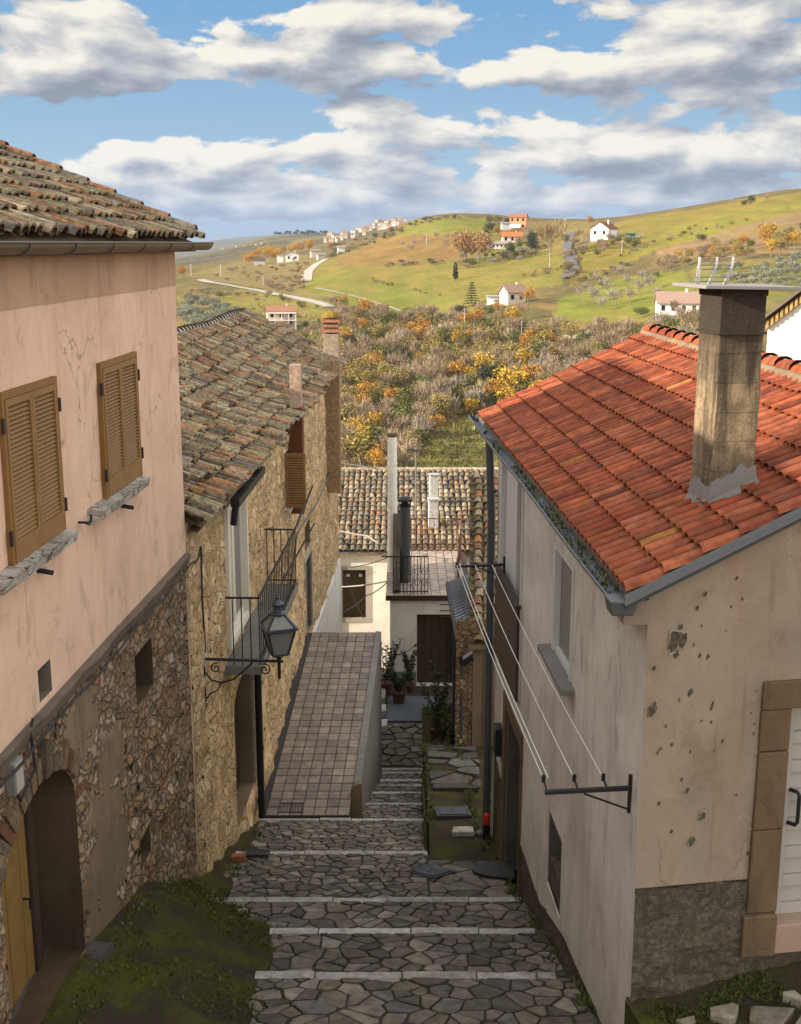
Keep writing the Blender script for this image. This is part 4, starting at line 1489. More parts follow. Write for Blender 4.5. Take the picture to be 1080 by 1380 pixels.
def crazy(mb, region, sx, sy, zf, cols, rs, gap=.022, hgt=.018, keep=1.0, var=.25, drop=0.0):
    xs, ys = [p[0] for p in region], [p[1] for p in region]
    seeds = []
    nx, ny = int((max(xs) - min(xs)) / sx) + 3, int((max(ys) - min(ys)) / sy) + 3
    for i in range(nx):
        for j in range(ny):
            seeds.append((min(xs) + (i - 1 + .5 * (j % 2) + rs.uniform(-.46, .46)) * sx, min(ys) + (j - 1 + rs.uniform(-.46, .46)) * sy))
    seeds = [q for q in seeds if rs.random() > .24]
    sd = np.array(seeds)
    for q in seeds:
        poly = list(region)
        d2 = (sd[:, 0] - q[0]) ** 2 + (sd[:, 1] - q[1]) ** 2
        for o in np.argsort(d2)[1:22]:
            o = seeds[o]
            poly = clip_poly(poly, (q[0] + o[0]) / 2, (q[1] + o[1]) / 2, o[0] - q[0], o[1] - q[1])
            if len(poly) < 3:
                break
        if len(poly) < 3 or rs.random() > keep:
            continue
        A = sum(poly[i][0] * poly[(i + 1) % len(poly)][1] - poly[(i + 1) % len(poly)][0] * poly[i][1] for i in range(len(poly))) / 2
        if abs(A) < sx * sy * .10:
            continue
        cx, cy = sum(p[0] for p in poly) / len(poly), sum(p[1] for p in poly) / len(poly)
        # soften corners: cut each one
        pl = []
        for i in range(len(poly)):
            a, b, c = poly[i - 1], poly[i], poly[(i + 1) % len(poly)]
            pl.append((b[0] + (a[0] - b[0]) * .09, b[1] + (a[1] - b[1]) * .09))
            pl.append((b[0] + (c[0] - b[0]) * .09, b[1] + (c[1] - b[1]) * .09))
        rad = math.sqrt(abs(A)) / 2
        k1, k2 = max(.3, 1 - gap / rad), max(.2, 1 - (gap + .018) / rad)
        tx, ty = rs.normal() * .018, rs.normal() * .018
        h = hgt * rs.uniform(.6, 1.3)
        jit = [(rs.uniform(-.008, .008), rs.uniform(-.008, .008)) for _ in pl]

        def P(p, k, z, jt):
            x, y = cx + (p[0] - cx) * k + jt[0], cy + (p[1] - cy) * k + jt[1]
            return (x, y, zf(x, y) + z + (x - cx) * tx + (y - cy) * ty)
        n = len(pl)
        V = [P(p, k1, -.03, j) for p, j in zip(pl, jit)] + [P(p, k1, h - .008, j) for p, j in zip(pl, jit)] + [P(p, k2, h, j) for p, j in zip(pl, jit)]
        c = np.array(cols[rs.integers(len(cols))]) * rs.uniform(1 - var, 1 + var)
        F = [(i, (i + 1) % n, n + (i + 1) % n, n + i) for i in range(n)] + [(n + i, n + (i + 1) % n, 2 * n + (i + 1) % n, 2 * n + i) for i in range(n)] + [tuple(range(2 * n, 3 * n))]
        mb.mesh(V, F, 0, tuple(c))


GREYS = [(.165, .142, .113), (.21, .182, .146), (.12, .107, .09), (.18, .148, .112), (.26, .225, .182), (.14, .13, .12)]
# nose edges of the treads: (distance, height, left x, right x, skew)
EDGES = [(9.3, rat(1388) * 9.3, -1.5, 1.80), (10.9, rat(1312) * 10.9, -1.46, 1.60), (12.55, rat(1253) * 12.55, -1.50, 1.58), (14.05, rat(1211) * 14.05, -2.46, 1.585),
         (16.7, rat(1148) * 16.7, -2.55, .42), (19.6, rat(1104) * 19.6, -2.52, .42),
         (21.8, rat(1083) * 21.8, -.86, .44), (23.7, rat(1068) * 23.7, -.74, .46), (25.2, rat(1058) * 25.2, -.68, .49), (26.2, rat(1051) * 26.2, -.64, .52), (27.9, rat(1041) * 27.9, -.60, .55), (28.9, rat(1036) * 28.9, -.58, .58)]
ZPATH = [(e[0], e[1]) for e in EDGES]
PATCH = [(14.0, EDGES[3][1] - .13), (16.6, EDGES[4][1] + .02), (17.6, -9.22), (22, -10.2), (25.4, -11.25), (28, -12.6), (29.5, -13.35), (36, -13.45)]


def build_path():
    rs = np.random.default_rng(21)
    soilmb, stones, edges = MB(), MB(), MB()
    prev = (5.0, EDGES[0][1] + 1.35)
    for i, (y, z, xl, xr) in enumerate(EDGES):
        y0 = prev[0]
        z0 = prev[1] - (.13 if i else 0)
        if i in (1, 2, 3):
            xl0 = EDGES[i - 1][2] if i < 3 else -1.7
        elif i > 5:
            xl0 = xl - .05
        else:
            xl0 = xl
        wr = (2.40 - .0545 * y) if i <= 3 else xr
        wr0 = (2.40 - .0545 * y0) if i <= 3 else xr
        xle, xl0e = (xl - .5, xl0 - .5) if i < 4 else (xl - .02, xl0 - .02)
        zf = lambda X, Y, y0=y0, y=y, z0=z0, z=z: z0 + (z - z0) * (Y - y0) / (y - y0)
        P = [(xl0e, y0, z0 - .012), (wr0, y0, z0 - .012), (wr, y, z - .012), (xle, y, z - .012)]
        soilmb.face(P)
        soilmb.face([(xle, y, z - .012), (wr, y, z - .012), (wr, y + .004, z - .40), (xle, y + .004, z - .40)])
        reg = [(xl0, y0 + .02), (wr0 - .03, y0 + .02), (wr - .03, y - .14), (xl, y - .14)]
        big = 1.0 if i < 4 else .8
        crazy(stones, reg, .215 * big, .21 * big, zf, GREYS, rs, .014)
        # the nose: a row of dressed stones
        x = xl - (.04 if i < 5 else 0)
        lim = xr if i not in (0,) else wr
        while x < lim - .05:
            L = min(rs.uniform(.55, 1.25), lim - x)
            if lim - x - L < .2:
                L = lim - x
            c = np.array([(.44, .42, .385), (.37, .355, .325), (.50, .48, .445)][rs.integers(3)]) * rs.uniform(.85, 1.1)
            dy, dz = rs.uniform(-.012, .012), rs.uniform(-.006, .008)
            edges.hexa([(x + a * L + (.006 if a == 0 else -.006), y - (.13 if i < 6 else .26) + b * (.13 if i < 6 else .26) + dy, z + zz + dz) for zz in (-.15, .022) for a, b in ((0, 0), (1, 0), (1, 1), (0, 1))], 0, tuple(c))
            x += L
        prev = (y, z)
    # small landing at the foot of the stair
    zf = lambda X, Y: -13.47
    soilmb.face([(-.8, 28.9, -13.48), (2.6, 28.9, -13.48), (2.6, 36, -13.50), (-.8, 36, -13.50)])
    crazy(stones, [(-.62, 29.05), (.75, 29.05), (.75, 31.9), (-.62, 31.9)], .34, .33, zf, [(.15, .14, .105), (.19, .175, .14), (.11, .105, .075)], rs, .03, .05)
    root = soilmb.build('stepped_path', M['soil'])
    structure(root)
    L = ORG[root]
    stones.build('paving_stones', M['paving'], root)
    e = edges.build('step_edges', M['curb'], root, bevel=.008)
    # the patch of earth and slabs to the right of the stair
    pm, ps = MB(), MB()
    ys = np.linspace(14.1, 33, 60)
    xr_ = lambda y: 2.40 - .0545 * y + .02 if y < 17.5 else 2.3
    for a, b in zip(ys[:-1], ys[1:]):
        for t0, t1 in ((0, .25), (.25, .5), (.5, .75), (.75, 1)):
            Q = []
            for yy, t in ((a, t0), (a, t1), (b, t1), (b, t0)):
                xl = .42 + (yy - 14) * .011 - (.04 if yy < 16.6 else 0)
                x = xl + (xr_(yy) - xl) * t
                Q.append((x, yy, lerp_tab(PATCH, yy) + .03 * float(vnoise(x * 2.2, yy * 2.2)) - (.02 if yy < 16 else 0)))
            pm.face(Q)
        xl = .42 + (a - 14) * .011
        xl2 = .42 + (b - 14) * .011
        pm.face([(xl, b - 0, lerp_tab(PATCH, b) - .9), (xl, a, lerp_tab(PATCH, a) - .9), (xl, a, lerp_tab(PATCH, a) + .02), (xl2, b, lerp_tab(PATCH, b) + .02)])
    pr = pm.build('earth_patch', M['moss'], smooth=True)
    structure(pr)
    zp = lambda X, Y: lerp_tab(PATCH, Y)
    crazy(ps, [(.40, 14.1), (1.58, 14.1), (1.50, 16.2), (.40, 16.2)], .28, .27, zp, GREYS, rs, .014)
    crazy(ps, [(.50, 20.0), (1.50, 20.0), (1.8, 26), (.55, 26)], .62, .85, zp, [(.17, .16, .14), (.13, .12, .105), (.095, .082, .07)], rs, .05, .06, .8)
    ps.build('flat_stones', M['paving'], pr)


build_path()

def path_z(x, y):
    if x > .44 and y > 14.06:
        return lerp_tab(PATCH, y)
    for i in range(1, len(EDGES)):
        if y <= EDGES[i][0]:
            a, b = EDGES[i - 1], EDGES[i]
            return a[1] - .13 + (b[1] - a[1] + .13) * (y - a[0]) / (b[0] - a[0])
    return -13.47


def on_path(px, py):
    y = 9.4
    while y < 36:
        p = at(px, py, y)
        if p[2] <= path_z(p[0], y):
            break
        y += .02
    return np.array((p[0], y, path_z(p[0], y)))


WALLGROUND = [(4.0, -6.3), (8.0, -6.55), (10.4, -6.62), (12.3, -7.1), (13.6, -7.9), (15.4, -8.72), (17, -9.2), (19.6, -10.12), (22, -10.6), (30, -12.5)]


def build_mound():
    mb = MB()
    ys = np.linspace(5, 19.55, 74)
    rows = []
    for y in ys:
        xw = -3.59 + .0577 * y - .05 if y < 14.7 else -3.3 + .0384 * y - .05
        xp = -1.40 if y < 12.7 else float(np.interp(y, [12.7, 14.0, 19.6], [-1.46, -2.30, -2.50]))
        zw = lerp_tab(WALLGROUND, y)
        zp = lerp_tab(ZPATH, y) - .05 if y > 9.3 else ZPATH[0][1] + (9.3 - y) * .315 - .05
        row = []
        for t in np.linspace(0, 1, 22):
            x = xw + (xp - xw) * t
            e = t * t * (3 - 2 * t)
            z = zw + (zp - zw) * e
            z += .10 * float(fbm(x * 1.4, y * 1.4, 4, 4)) * math.sin(math.pi * min(1, max(0, t))) + .02 * float(fbm(x * 6, y * 6, 7, 3))
            row.append((x, y, z))
        row.append((xp + .03, y, zp - .25))
        rows.append(row)
    for a, b in zip(rows[:-1], rows[1:]):
        for j in range(len(a) - 1):
            mb.face([a[j], a[j + 1], b[j + 1], b[j]])
    o = structure(mb.build('mossy_bank', M['moss'], smooth=True))
    # tufts and moss cushions, a mat nobody could count
    rs = np.random.default_rng(9)
    tb = MB()
    for _ in range(30000):
        i = rs.integers(len(rows) - 1)
        j = rs.integers(2, 22)
        p = np.array(rows[i][j]) + rs.normal(size=3) * (.06, .09, .0)
        if float(fbm(p[0] * 1.3, p[1] * 1.3, 3, 3)) < -.22 or p[1] > 13.9:
            continue
        h = rs.uniform(.008, .03)
        w = rs.normal(size=2) * .008
        l = rs.normal(size=2) * .014
        c = np.array([(.10, .12, .012), (.08, .10, .013), (.125, .135, .016), (.06, .07, .014)][rs.integers(4)]) * rs.uniform(.7, 1.2)
        tb.face([p - (w[0], w[1], .01), p + (w[0], w[1], -.01), p + (l[0] + w[0] * .3, l[1] + w[1] * .3, h)], 0, tuple(c))
    tag(tb.build('moss', M['leaf']), 'yellow-green moss and short grass covering the bank below the arched door', 'moss', None, 'stuff')
    # door landing
    db = MB()
    a, b = FL1.px(40, 1290)[0], 10.35
    nn = 14
    for q in range(nn):
        s_a, s_b = 7.6 + (b - 7.6) * q / nn, 7.6 + (b - 7.6) * (q + 1) / nn
        e_ = [.16 + .07 * float(vnoise(t * 2.3, 5)) for t in (s_a, s_b)]
        db.hexa([FL1.p(s_a, -7.4, e_[0] + .1), FL1.p(s_b, -7.4, e_[1] + .1), FL1.p(s_b, -7.4, -.7), FL1.p(s_a, -7.4, -.7), FL1.p(s_a, -6.62, e_[0]), FL1.p(s_b, -6.62, e_[1]), FL1.p(s_b, -6.585, -.7), FL1.p(s_a, -6.585, -.7)])
    structure(db.build('door_landing', M['landing']))
    # terrace of earth and cobbles before the door of the right-hand house
    g = MB()
    xs = np.linspace(-.02, 3.8, 26)
    ns = np.linspace(-.05, 4.2, 24)
    gz = lambda s, n: -6.20 + .17 * min(max(s, 0), 2.2) - .05 * n
    for i in range(len(xs) - 1):
        for j in range(len(ns) - 1):
            Q = []
            for s, n in ((xs[i], ns[j + 1]), (xs[i + 1], ns[j + 1]), (xs[i + 1], ns[j]), (xs[i], ns[j])):
                q = FG.p(s, 0, n)
                Q.append((q[0], q[1], gz(s, n) + .03 * float(fbm(s * 3, n * 3, 2, 3))))
            g.face(Q)
    A = [FG.p(-.02, -6.2, -.05), FG.p(-.02, gz(0, 4.2), 4.2)]
    g.face([A[0], A[1], (A[1][0], A[1][1], -9), (A[0][0], A[0][1], -9)])
    go = structure(g.build('door_terrace', M['moss'], smooth=True))
    st = MB()

    def loc(x, y):
        v = np.array((x, y, 0)) - FG.o
        return float(np.dot(v, FG.d)), float(np.dot(v, FG.n))
    r2 = np.random.default_rng(4)

    def zf(x, y):
        s, n = loc(x, y)
        return gz(s, n)
    reg = [FG.p(.05, 0, .32)[:2], FG.p(3.4, 0, .32)[:2], FG.p(3.4, 0, 2.2)[:2], FG.p(.05, 0, 2.2)[:2]]
    crazy(st, reg, .26, .24, zf, [(.40, .36, .28), (.33, .29, .22), (.46, .42, .34), (.25, .22, .165)], r2, .045, .06, .8)
    st.build('cobbles', M['paving'], go)
    tb = MB()
    for _ in range(9000):
        s, n = r2.uniform(0, 3.6), abs(r2.normal()) * .42
        q = FG.p(s, gz(s, n), n)
        if float(fbm(s * 2.2, n * 2.2, 5, 3)) < -.2:
            continue
        h, w, l = r2.uniform(.012, .045), r2.normal(size=2) * .007, r2.normal(size=2) * .018
        c = np.array([(.07, .09, .014), (.09, .105, .018), (.055, .065, .014)][r2.integers(3)]) * r2.uniform(.7, 1.2)
        tb.face([(q[0] - w[0], q[1] - w[1], q[2]), (q[0] + w[0], q[1] + w[1], q[2]), (q[0] + l[0], q[1] + l[1], q[2] + h)], 0, tuple(c))
    tag(tb.build('grass', M['leaf']), 'short grass and moss at the foot of the sandy gable wall', 'grass', None, 'stuff')


build_mound()


# ------------------------------------------------------------------ roof tile builders
def coppi(mb, P, ns, nt, rs, cols, pitch, course, r=.46, seg=5, lift=.028, jit=.012, eave=0, skip=0.0):
    """P(s, t, h): s along the eave, t up the slope, h off the roof. Half-round tiles, covers over pans"""
    for i in range(ns):
        colbias = rs.uniform(.85, 1.15)
        for j in range(nt):
            for kind in (0, 1):
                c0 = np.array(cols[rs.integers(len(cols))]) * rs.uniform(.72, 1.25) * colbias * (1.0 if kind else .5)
                s0 = (i + (.5 if kind else 0)) * pitch + rs.normal() * jit
                t0 = j * course + rs.normal() * jit * 1.6 - (eave if j == 0 and kind else 0)
                L = course * 1.16
                R0, R1 = pitch * r * rs.uniform(.94, 1.06), pitch * r * .80
                sk = rs.normal() * .018
                hh = .045 if kind else .02
                ring = []
                for t, R, lf in ((t0, R0, lift), (t0 + L, R1, 0.0)):
                    row = []
                    for q in range(seg + 1):
                        an = math.pi * q / seg
                        x = -math.cos(an) * R
                        y = math.sin(an) * R * .8
                        row.append(P(s0 + x + sk * (t - t0) / L, t, (hh + lf + y) if kind else (hh + R * .62 + lf - y)))
                    ring.append(row)
                for q in range(seg):
                    mb.face([ring[0][q], ring[0][q + 1], ring[1][q + 1], ring[1][q]], 0, tuple(c0))
                if kind:
                    inn = []
                    for q in range(seg + 1):
                        an = math.pi * q / seg
                        inn.append(P(s0 - math.cos(an) * R0 * .80, t0, hh + lift + math.sin(an) * R0 * .62 - .004))
                    for q in range(seg):
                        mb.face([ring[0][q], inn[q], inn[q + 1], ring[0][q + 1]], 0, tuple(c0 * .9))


OLD = [(.30, .21, .13), (.35, .185, .10), (.42, .30, .19), (.24, .195, .15), (.33, .26, .17), (.40, .185, .09), (.20, .15, .105), (.40, .32, .20), (.28, .235, .13), (.14, .11, .08)]
# ------------------------------------------------------------------ pink house
def build_pink():
    rs = np.random.default_rng(31)
    F = FL1
    root = thing('pink_house', 'pink plastered house with louvred shutters over a rough brown stone ground floor', 'house', F.p(9.3, -7.0, -.3))
    S1 = 14.72
    ZB = -3.82
    w = MB()
    va = prect(F, 50, 893, 71, 935)
    vent = (va[0], va[1], F.px(62, 939)[1], F.px(62, 893)[1])
    grid_wall(w, F, 2.0, S1, ZB, -.50, [vent], .25, .012, .9, 0, None, None, 0, .22, 1)
    w.fbox(F, 2.0, S1, ZB - .03, ZB - .001, -.3, .0)
    w.build('upper_wall', [M['pink'], M['ledge']], root)
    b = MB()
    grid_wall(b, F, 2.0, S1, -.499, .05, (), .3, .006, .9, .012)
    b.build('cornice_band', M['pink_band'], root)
    # hidden faces that make it a whole house
    sh = MB()
    far = [F.p(S1, z, n) for z, n in ((-11, 0), (-11, -7.0), (.05, -7.0), (1.5, -3.4), (.05, 0))]
    sh.face(far)
    near = [F.p(2.0, z, n) for z, n in ((-8, 0), (-8, -7.0), (.05, -7.0), (1.5, -3.4), (.05, 0))]
    sh.face(near[::-1])
    sh.face([F.p(2.0, -11, -7.0), F.p(S1, -11, -7.0), F.p(S1, .05, -7.0), F.p(2.0, .05, -7.0)])
    sh.build('side_walls', M['pink'], root)
    # stone ground floor
    g = MB()
    a0, a1 = 8.42, 10.2
    n1 = (12.3, 13.0, -4.98, -4.40)
    n2 = (12.15, 12.55, rat(1160) * 12.3, rat(1118) * 12.4)
    arch = (a0, a1, -6.60, -4.47, .55)
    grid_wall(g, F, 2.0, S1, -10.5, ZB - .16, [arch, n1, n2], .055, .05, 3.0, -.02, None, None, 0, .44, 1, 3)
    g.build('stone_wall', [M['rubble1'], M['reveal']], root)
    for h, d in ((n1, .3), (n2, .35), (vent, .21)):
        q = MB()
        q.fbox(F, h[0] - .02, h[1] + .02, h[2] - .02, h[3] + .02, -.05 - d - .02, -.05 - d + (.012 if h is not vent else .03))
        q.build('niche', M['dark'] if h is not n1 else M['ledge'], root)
    # moulded ledge under the pink plaster
    l = MB()
    ss = np.linspace(2.0, S1 - .04, 60)
    for i in range(59):
        dn = [.07 + .03 * float(vnoise(s * 2.1, 3)) for s in (ss[i], ss[i + 1])]
        P = []
        for z, o in ((ZB - .17, -.03), (ZB - .035, .02)):
            P += [F.p(ss[i], z + .015 * float(vnoise(ss[i] * 3, 8)), dn[0] + o), F.p(ss[i + 1], z + .015 * float(vnoise(ss[i + 1] * 3, 8)), dn[1] + o), F.p(ss[i + 1], z, -.05), F.p(ss[i], z, -.05)]
        l.hexa(P)
    l.build('ledge', M['ledge'], root)
    # smooth render patches, irregular outline, proud of the stone
    for (px, py, rx, rz, sd) in ((150, 1150, .8, 1.2, 1), (112, 975, .42, .42, 2), (150, 1230, .7, .75, 3)):
        s0, z0 = F.px(px, py)
        p = MB()
        K = 150
        ang = [2 * math.pi * q / K for q in range(K)]
        wob = [1 + .34 * float(fbm(math.cos(t) * 1.7 + sd * 9, math.sin(t) * 1.7, sd, 6)) for t in ang]
        ring = [(s0 + math.cos(t) * rx * o_, z0 + math.sin(t) * rz * o_) for t, o_ in zip(ang, wob)]
        ring = [(min(max(s, a1 + .04), n1[0] + 1) if px > 130 else s, z) for s, z in ring]
        mid = [(s0 + (s - s0) * .96, z0 + (z - z0) * .96) for s, z in ring]
        V = [F.p(s, z, -.05) for s, z in ring] + [F.p(s, z, -.004) for s, z in mid] + [F.p(s0, z0, .012)]
        p.mesh(V, [(q, (q + 1) % K, K + (q + 1) % K, K + q) for q in range(K)] + [(K + q, K + (q + 1) % K, 2 * K) for q in range(K)])
        p.build('render_patch', M['old_render'], root)
    # brick lining of the arch
    bb = MB()
    cs, hw = (a0 + a1) / 2, (a1 - a0) / 2
    for q in range(23):
        if rs.random() < .25:
            continue
        an = math.pi * (q + .5 + rs.uniform(-.25, .25)) / 23
        c, s_ = math.cos(an), math.sin(an)
        r0 = np.array((cs + hw * c, -5.02 + .55 * s_))
        dv = np.array((c, s_ * 1.2))
        dv /= np.linalg.norm(dv)
        tv = np.array((-dv[1], dv[0]))
        L = rs.uniform(.14, .34)
        cc = np.array([(.21, .11, .065), (.22, .14, .085), (.20, .14, .09), (.16, .12, .085), (.25, .17, .10)][rs.integers(5)]) * rs.uniform(.7, 1.1)
        P = []
        for nn in (-.30, .015 + rs.uniform(-.012, .012)):
            for a, t in ((.004, -.045), (L, -.052), (L, .052), (.004, .045)):
                z = r0 + dv * a + tv * t
                P.append(F.p(z[0], z[1], nn))
        bb.hexa(P, 0, tuple(cc))
    bb.build('arch_bricks', M['brick'], root)
    # the wooden door deep in the arch
    d = MB()
    for q in range(8):
        s0 = a0 + .02 + q * .17
        d.fbox(F, s0, s0 + .163, -6.58, -4.9 + .03 * q, -.40, -.365 + .006 * (q % 2))
    dr = d.build('door', M['wood'], root, bevel=.004)
    p = MB()
    p.fbox(F, a0 + 1.385, a0 + 1.52, -6.58, -4.62, -.42, -.33)
    p.fbox(F, a0, a1, -6.62, -4.4, -.50, -.435)
    p.build('door_frame', M['dark_door'], root)
    hn = MB()
    q = F.p(a0 + 1.22, -5.75, -.36)
    hn.tube([q, (q[0] + .06, q[1], q[2]), (q[0] + .06, q[1], q[2] - .10)], .012, 6)
    hn.build('handle', M['iron'], dr)
    # shutters
    for (xa, ya, xb, yb, leaves) in ((2, 527, 78, 722, 2), (134, 489, 187, 645, 2)):
        s0, _ = F.px(xa, (ya + 760) / 2 if xa < 10 else 580)
        s1, _ = F.px((71 + 82) / 2 if xa < 10 else 183, 610 if xa < 10 else 556)
        zt = F.px(71, 506)[1] if xa < 10 else F.px(181, 473)[1]
        zb = F.px(82, 718)[1] if xa < 10 else F.px(187, 641)[1]
        win = MB()
        fw = .055
        win.fbox(F, s0, s0 + fw, zb, zt, -.02, .045)
        win.fbox(F, s1 - fw, s1, zb, zt, -.02, .045)
        win.fbox(F, s0 + fw, s1 - fw, zt - fw, zt, -.02, .045)
        win.fbox(F, s0 + fw, s1 - fw, zb, zb + .03, -.02, .045)
        wo = win.build('window', M['shutter_frame'], root)
        mid = (s0 + s1) / 2
        for (a, b_) in ((s0 + fw + .004, mid - .004), (mid + .004, s1 - fw - .004)):
            lf = MB()
            lf.fbox(F, a, a + .045, zb + .034, zt - fw - .004, .012, .052)
            lf.fbox(F, b_ - .045, b_, zb + .034, zt - fw - .004, .012, .052)
            lf.fbox(F, a + .045, b_ - .045, zt - fw - .06, zt - fw - .004, .012, .052)
            lf.fbox(F, a + .045, b_ - .045, zb + .034, zb + .21, .012, .050)
            z0, z1 = zb + .215, zt - fw - .065
            n = 29
            for q in range(n):
                z = z0 + (z1 - z0) * (q + .5) / n
                h = (z1 - z0) / n
                P = []
                for (zz, nn0, nn1) in ((z - h * .44, .034, .044), (z + h * .18, .010, .020)):
                    P += [F.p(a + .046, zz, nn1), F.p(b_ - .046, zz, nn1), F.p(b_ - .046, zz, nn0), F.p(a + .046, zz, nn0)]
                lf.hexa(P)
            lf.fbox(F, a + .046, b_ - .046, z0, z1, .001, .004, 1)
            lo = lf.build('shutter_leaf', [M['shutter'], M['dark']], wo, label=None)
        for s in (s0 - .012, s1 + .012):
            for z in (zb + .25, zt - .25):
                hg = MB()
                hg.tube([F.p(s, z - .06, .05), F.p(s, z + .06, .05)], .014, 6)
                hg.build('hinge', M['iron'], wo)
    for (xa, ya, xb, yb) in ((6, 787, 106, 713), (138, 690, 203, 641)):
        s0, z0 = F.px(xa, ya, .14)
        s1, z1 = F.px(xb, yb, .14)
        zt = (z0 + z1) / 2
        sb = MB()
        n = 8
        for q in range(n):
            a, b_ = s0 + (s1 - s0) * q / n, s0 + (s1 - s0) * (q + 1) / n
            j0, j1 = .012 * math.sin(q * 2.1), .012 * math.sin((q + 1) * 2.1)
            sb.hexa([F.p(a, zt - .092 + j0, .13 + j0), F.p(b_, zt - .092 + j1, .13 + j1), F.p(b_, zt - .092, -.03), F.p(a, zt - .092, -.03), F.p(a, zt + j0 * .6, .15 + j0), F.p(b_, zt + j1 * .6, .15 + j1), F.p(b_, zt + .02, -.03), F.p(a, zt + .02, -.03)])
        sb.build('window_sill', M['sill'], root)
    # iron bits under the windows
    ib = MB()
    s, z = F.px(106, 704)
    ib.tube([F.p(s, z, -.02), F.p(s, z, .10)], .012, 6)
    ib.tube([F.p(s - .08, z + .01, .10), F.p(s, z - .015, .10), F.p(s + .06, z + .0, .10), F.p(s + .07, z + .06, .10)], .011, 6)
    ib.build('shutter_catch', M['iron'], root)
    for (x, y) in ((50, 768), (163, 681)):
        ib = MB()
        s, z = F.px(x, y)
        ib.tube([F.p(s, z, -.02), F.p(s + .02, z - .03, .13)], .022, 8)
        ib.build('drain_spout', M['iron'], root)
    # gutter: half round with brackets
    gb = MB()
    nseg = 8
    prof = [(math.cos(math.pi * q / nseg), -math.sin(math.pi * q / nseg)) for q in range(nseg + 1)]
    gs = np.linspace(2.0, 15.2, 23)
    for i in range(22):
        for q in range(nseg):
            pts = []
            for s, q_ in ((gs[i], q), (gs[i + 1], q), (gs[i + 1], q + 1), (gs[i], q + 1)):
                pts.append(F.p(s, .005 + prof[q_][1] * .085, .30 + prof[q_][0] * .085))
            gb.face(pts)
            ipts = []
            for s, q_ in ((gs[i], q), (gs[i], q + 1), (gs[i + 1], q + 1), (gs[i + 1], q)):
                ipts.append(F.p(s, .008 + prof[q_][1] * .078, .30 + prof[q_][0] * .078))
            gb.face(ipts)
    gb.tube([F.p(2.0, .007, .388), F.p(15.2, .007, .388)], .011, 6)
    gb.face([F.p(15.2, .005 + p_[1] * .085, .30 + p_[0] * .085) for p_ in prof])
    go = gb.build('gutter', M['gutter'], root)
    for s in np.arange(2.6, 15.2, 1.05):
        br = MB()
        for q in range(nseg):
            P = []
            for rr in (.087, .097):
                P += [F.p(s - .02, .005 + prof[q][1] * rr, .30 + prof[q][0] * rr), F.p(s + .02, .005 + prof[q][1] * rr, .30 + prof[q][0] * rr), F.p(s + .02, .005 + prof[q + 1][1] * rr, .30 + prof[q + 1][0] * rr), F.p(s - .02, .005 + prof[q + 1][1] * rr, .30 + prof[q + 1][0] * rr)]
            br.hexa(P)
        br.build('bracket', M['gutter'], go)
    # roof
    sl = .43
    cu, su = 1 / math.hypot(1, sl), sl / math.hypot(1, sl)

    def P(s, t, h):
        return F.p(4.0 + s, .03 + t * su + h * cu, .20 - t * cu + h * su)
    tb = MB()
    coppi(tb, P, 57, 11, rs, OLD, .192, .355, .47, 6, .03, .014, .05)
    under = MB()
    rt = 3.95
    A = [P(-2, -.02, -.02), P(10.98, -.02, -.02), P(10.98, rt, -.02), P(-2, rt, -.02)]
    under.hexa([(q[0], q[1], q[2] - .10) for q in A] + A)
    B = [P(-2, rt, -.02), P(10.98, rt, -.02), F.p(14.98, .02, -7.2), F.p(2, .02, -7.2)]
    under.hexa([(q[0], q[1], q[2] - .10) for q in B] + B)
    ro = tb.build('roof', M['coppi'], root)
    under.build('roof_boards', M['old_render'], ro)
    rd = MB()
    for q in range(30):
        s = q * .37
        ring = []
        for e, R in ((0, .115), (.42, .095)):
            ring.append([tuple(np.array(P(s + e, rt, .02 if e else .05)) + F.n * (-math.cos(math.pi * a / 6)) * R + np.array((0, 0, math.sin(math.pi * a / 6) * R))) for a in range(7)])
        c = np.array(OLD[rs.integers(len(OLD))]) * rs.uniform(.7, 1.2)
        for a in range(6):
            rd.face([ring[0][a], ring[0][a + 1], ring[1][a + 1], ring[1][a]], 0, tuple(c))
    rd.build('ridge_tiles', M['coppi'], ro)
    # verge row along the far gable: tiles laid up the slope edge
    vb = MB()
    for q in range(11):
        t = q * .355
        ring = []
        for e, R, lf in ((0, .10, .05), (.42, .085, .02)):
            ring.append([tuple(np.array(P(10.93, t + e, .05 + lf)) + F.d * (-math.cos(math.pi * a / 6)) * R + np.array((0, 0, math.sin(math.pi * a / 6) * R))) for a in range(7)])
        c = np.array([(.42, .19, .10), (.36, .22, .14), (.33, .27, .20)][rs.integers(3)]) * rs.uniform(.8, 1.2)
        for a in range(6):
            vb.face([ring[0][a], ring[0][a + 1], ring[1][a + 1], ring[1][a]], 0, tuple(c))
    vb.build('verge_tiles', M['coppi'], ro)
    return root


build_pink()


def build_wall_box():
    F = FL1
    s, z = F.px(14, 1042)
    root = thing('junction_box', 'small grey electric box with hanging cable on the stone wall left of the arch', 'electric box', F.p(s, z - .15, .0))
    b = MB()
    b.fbox(F, s - .09, s + .09, z - .16, z + .12, -.01, .07)
    bo = b.build('box', M['concrete'], root, bevel=.01)
    d = MB()
    d.fbox(F, s - .075, s + .075, z - .14, z + .10, .0705, .078)
    d.build('lid', M['pale_concrete'], bo)
    c = MB()
    s2 = F.px(33, 985)
    c.tube([F.p(s, z - .16, .04), F.p(s + .05, z - .26, .05), F.p(s + .22, z - .20, .05), F.p(s2[0] + .05, s2[1] - .35, .05), F.p(s2[0], s2[1], .05), F.p(s2[0] + .03, s2[1] + .10, .07)], .012, 6)
    c.build('cable', M['cable'], root)


build_wall_box()


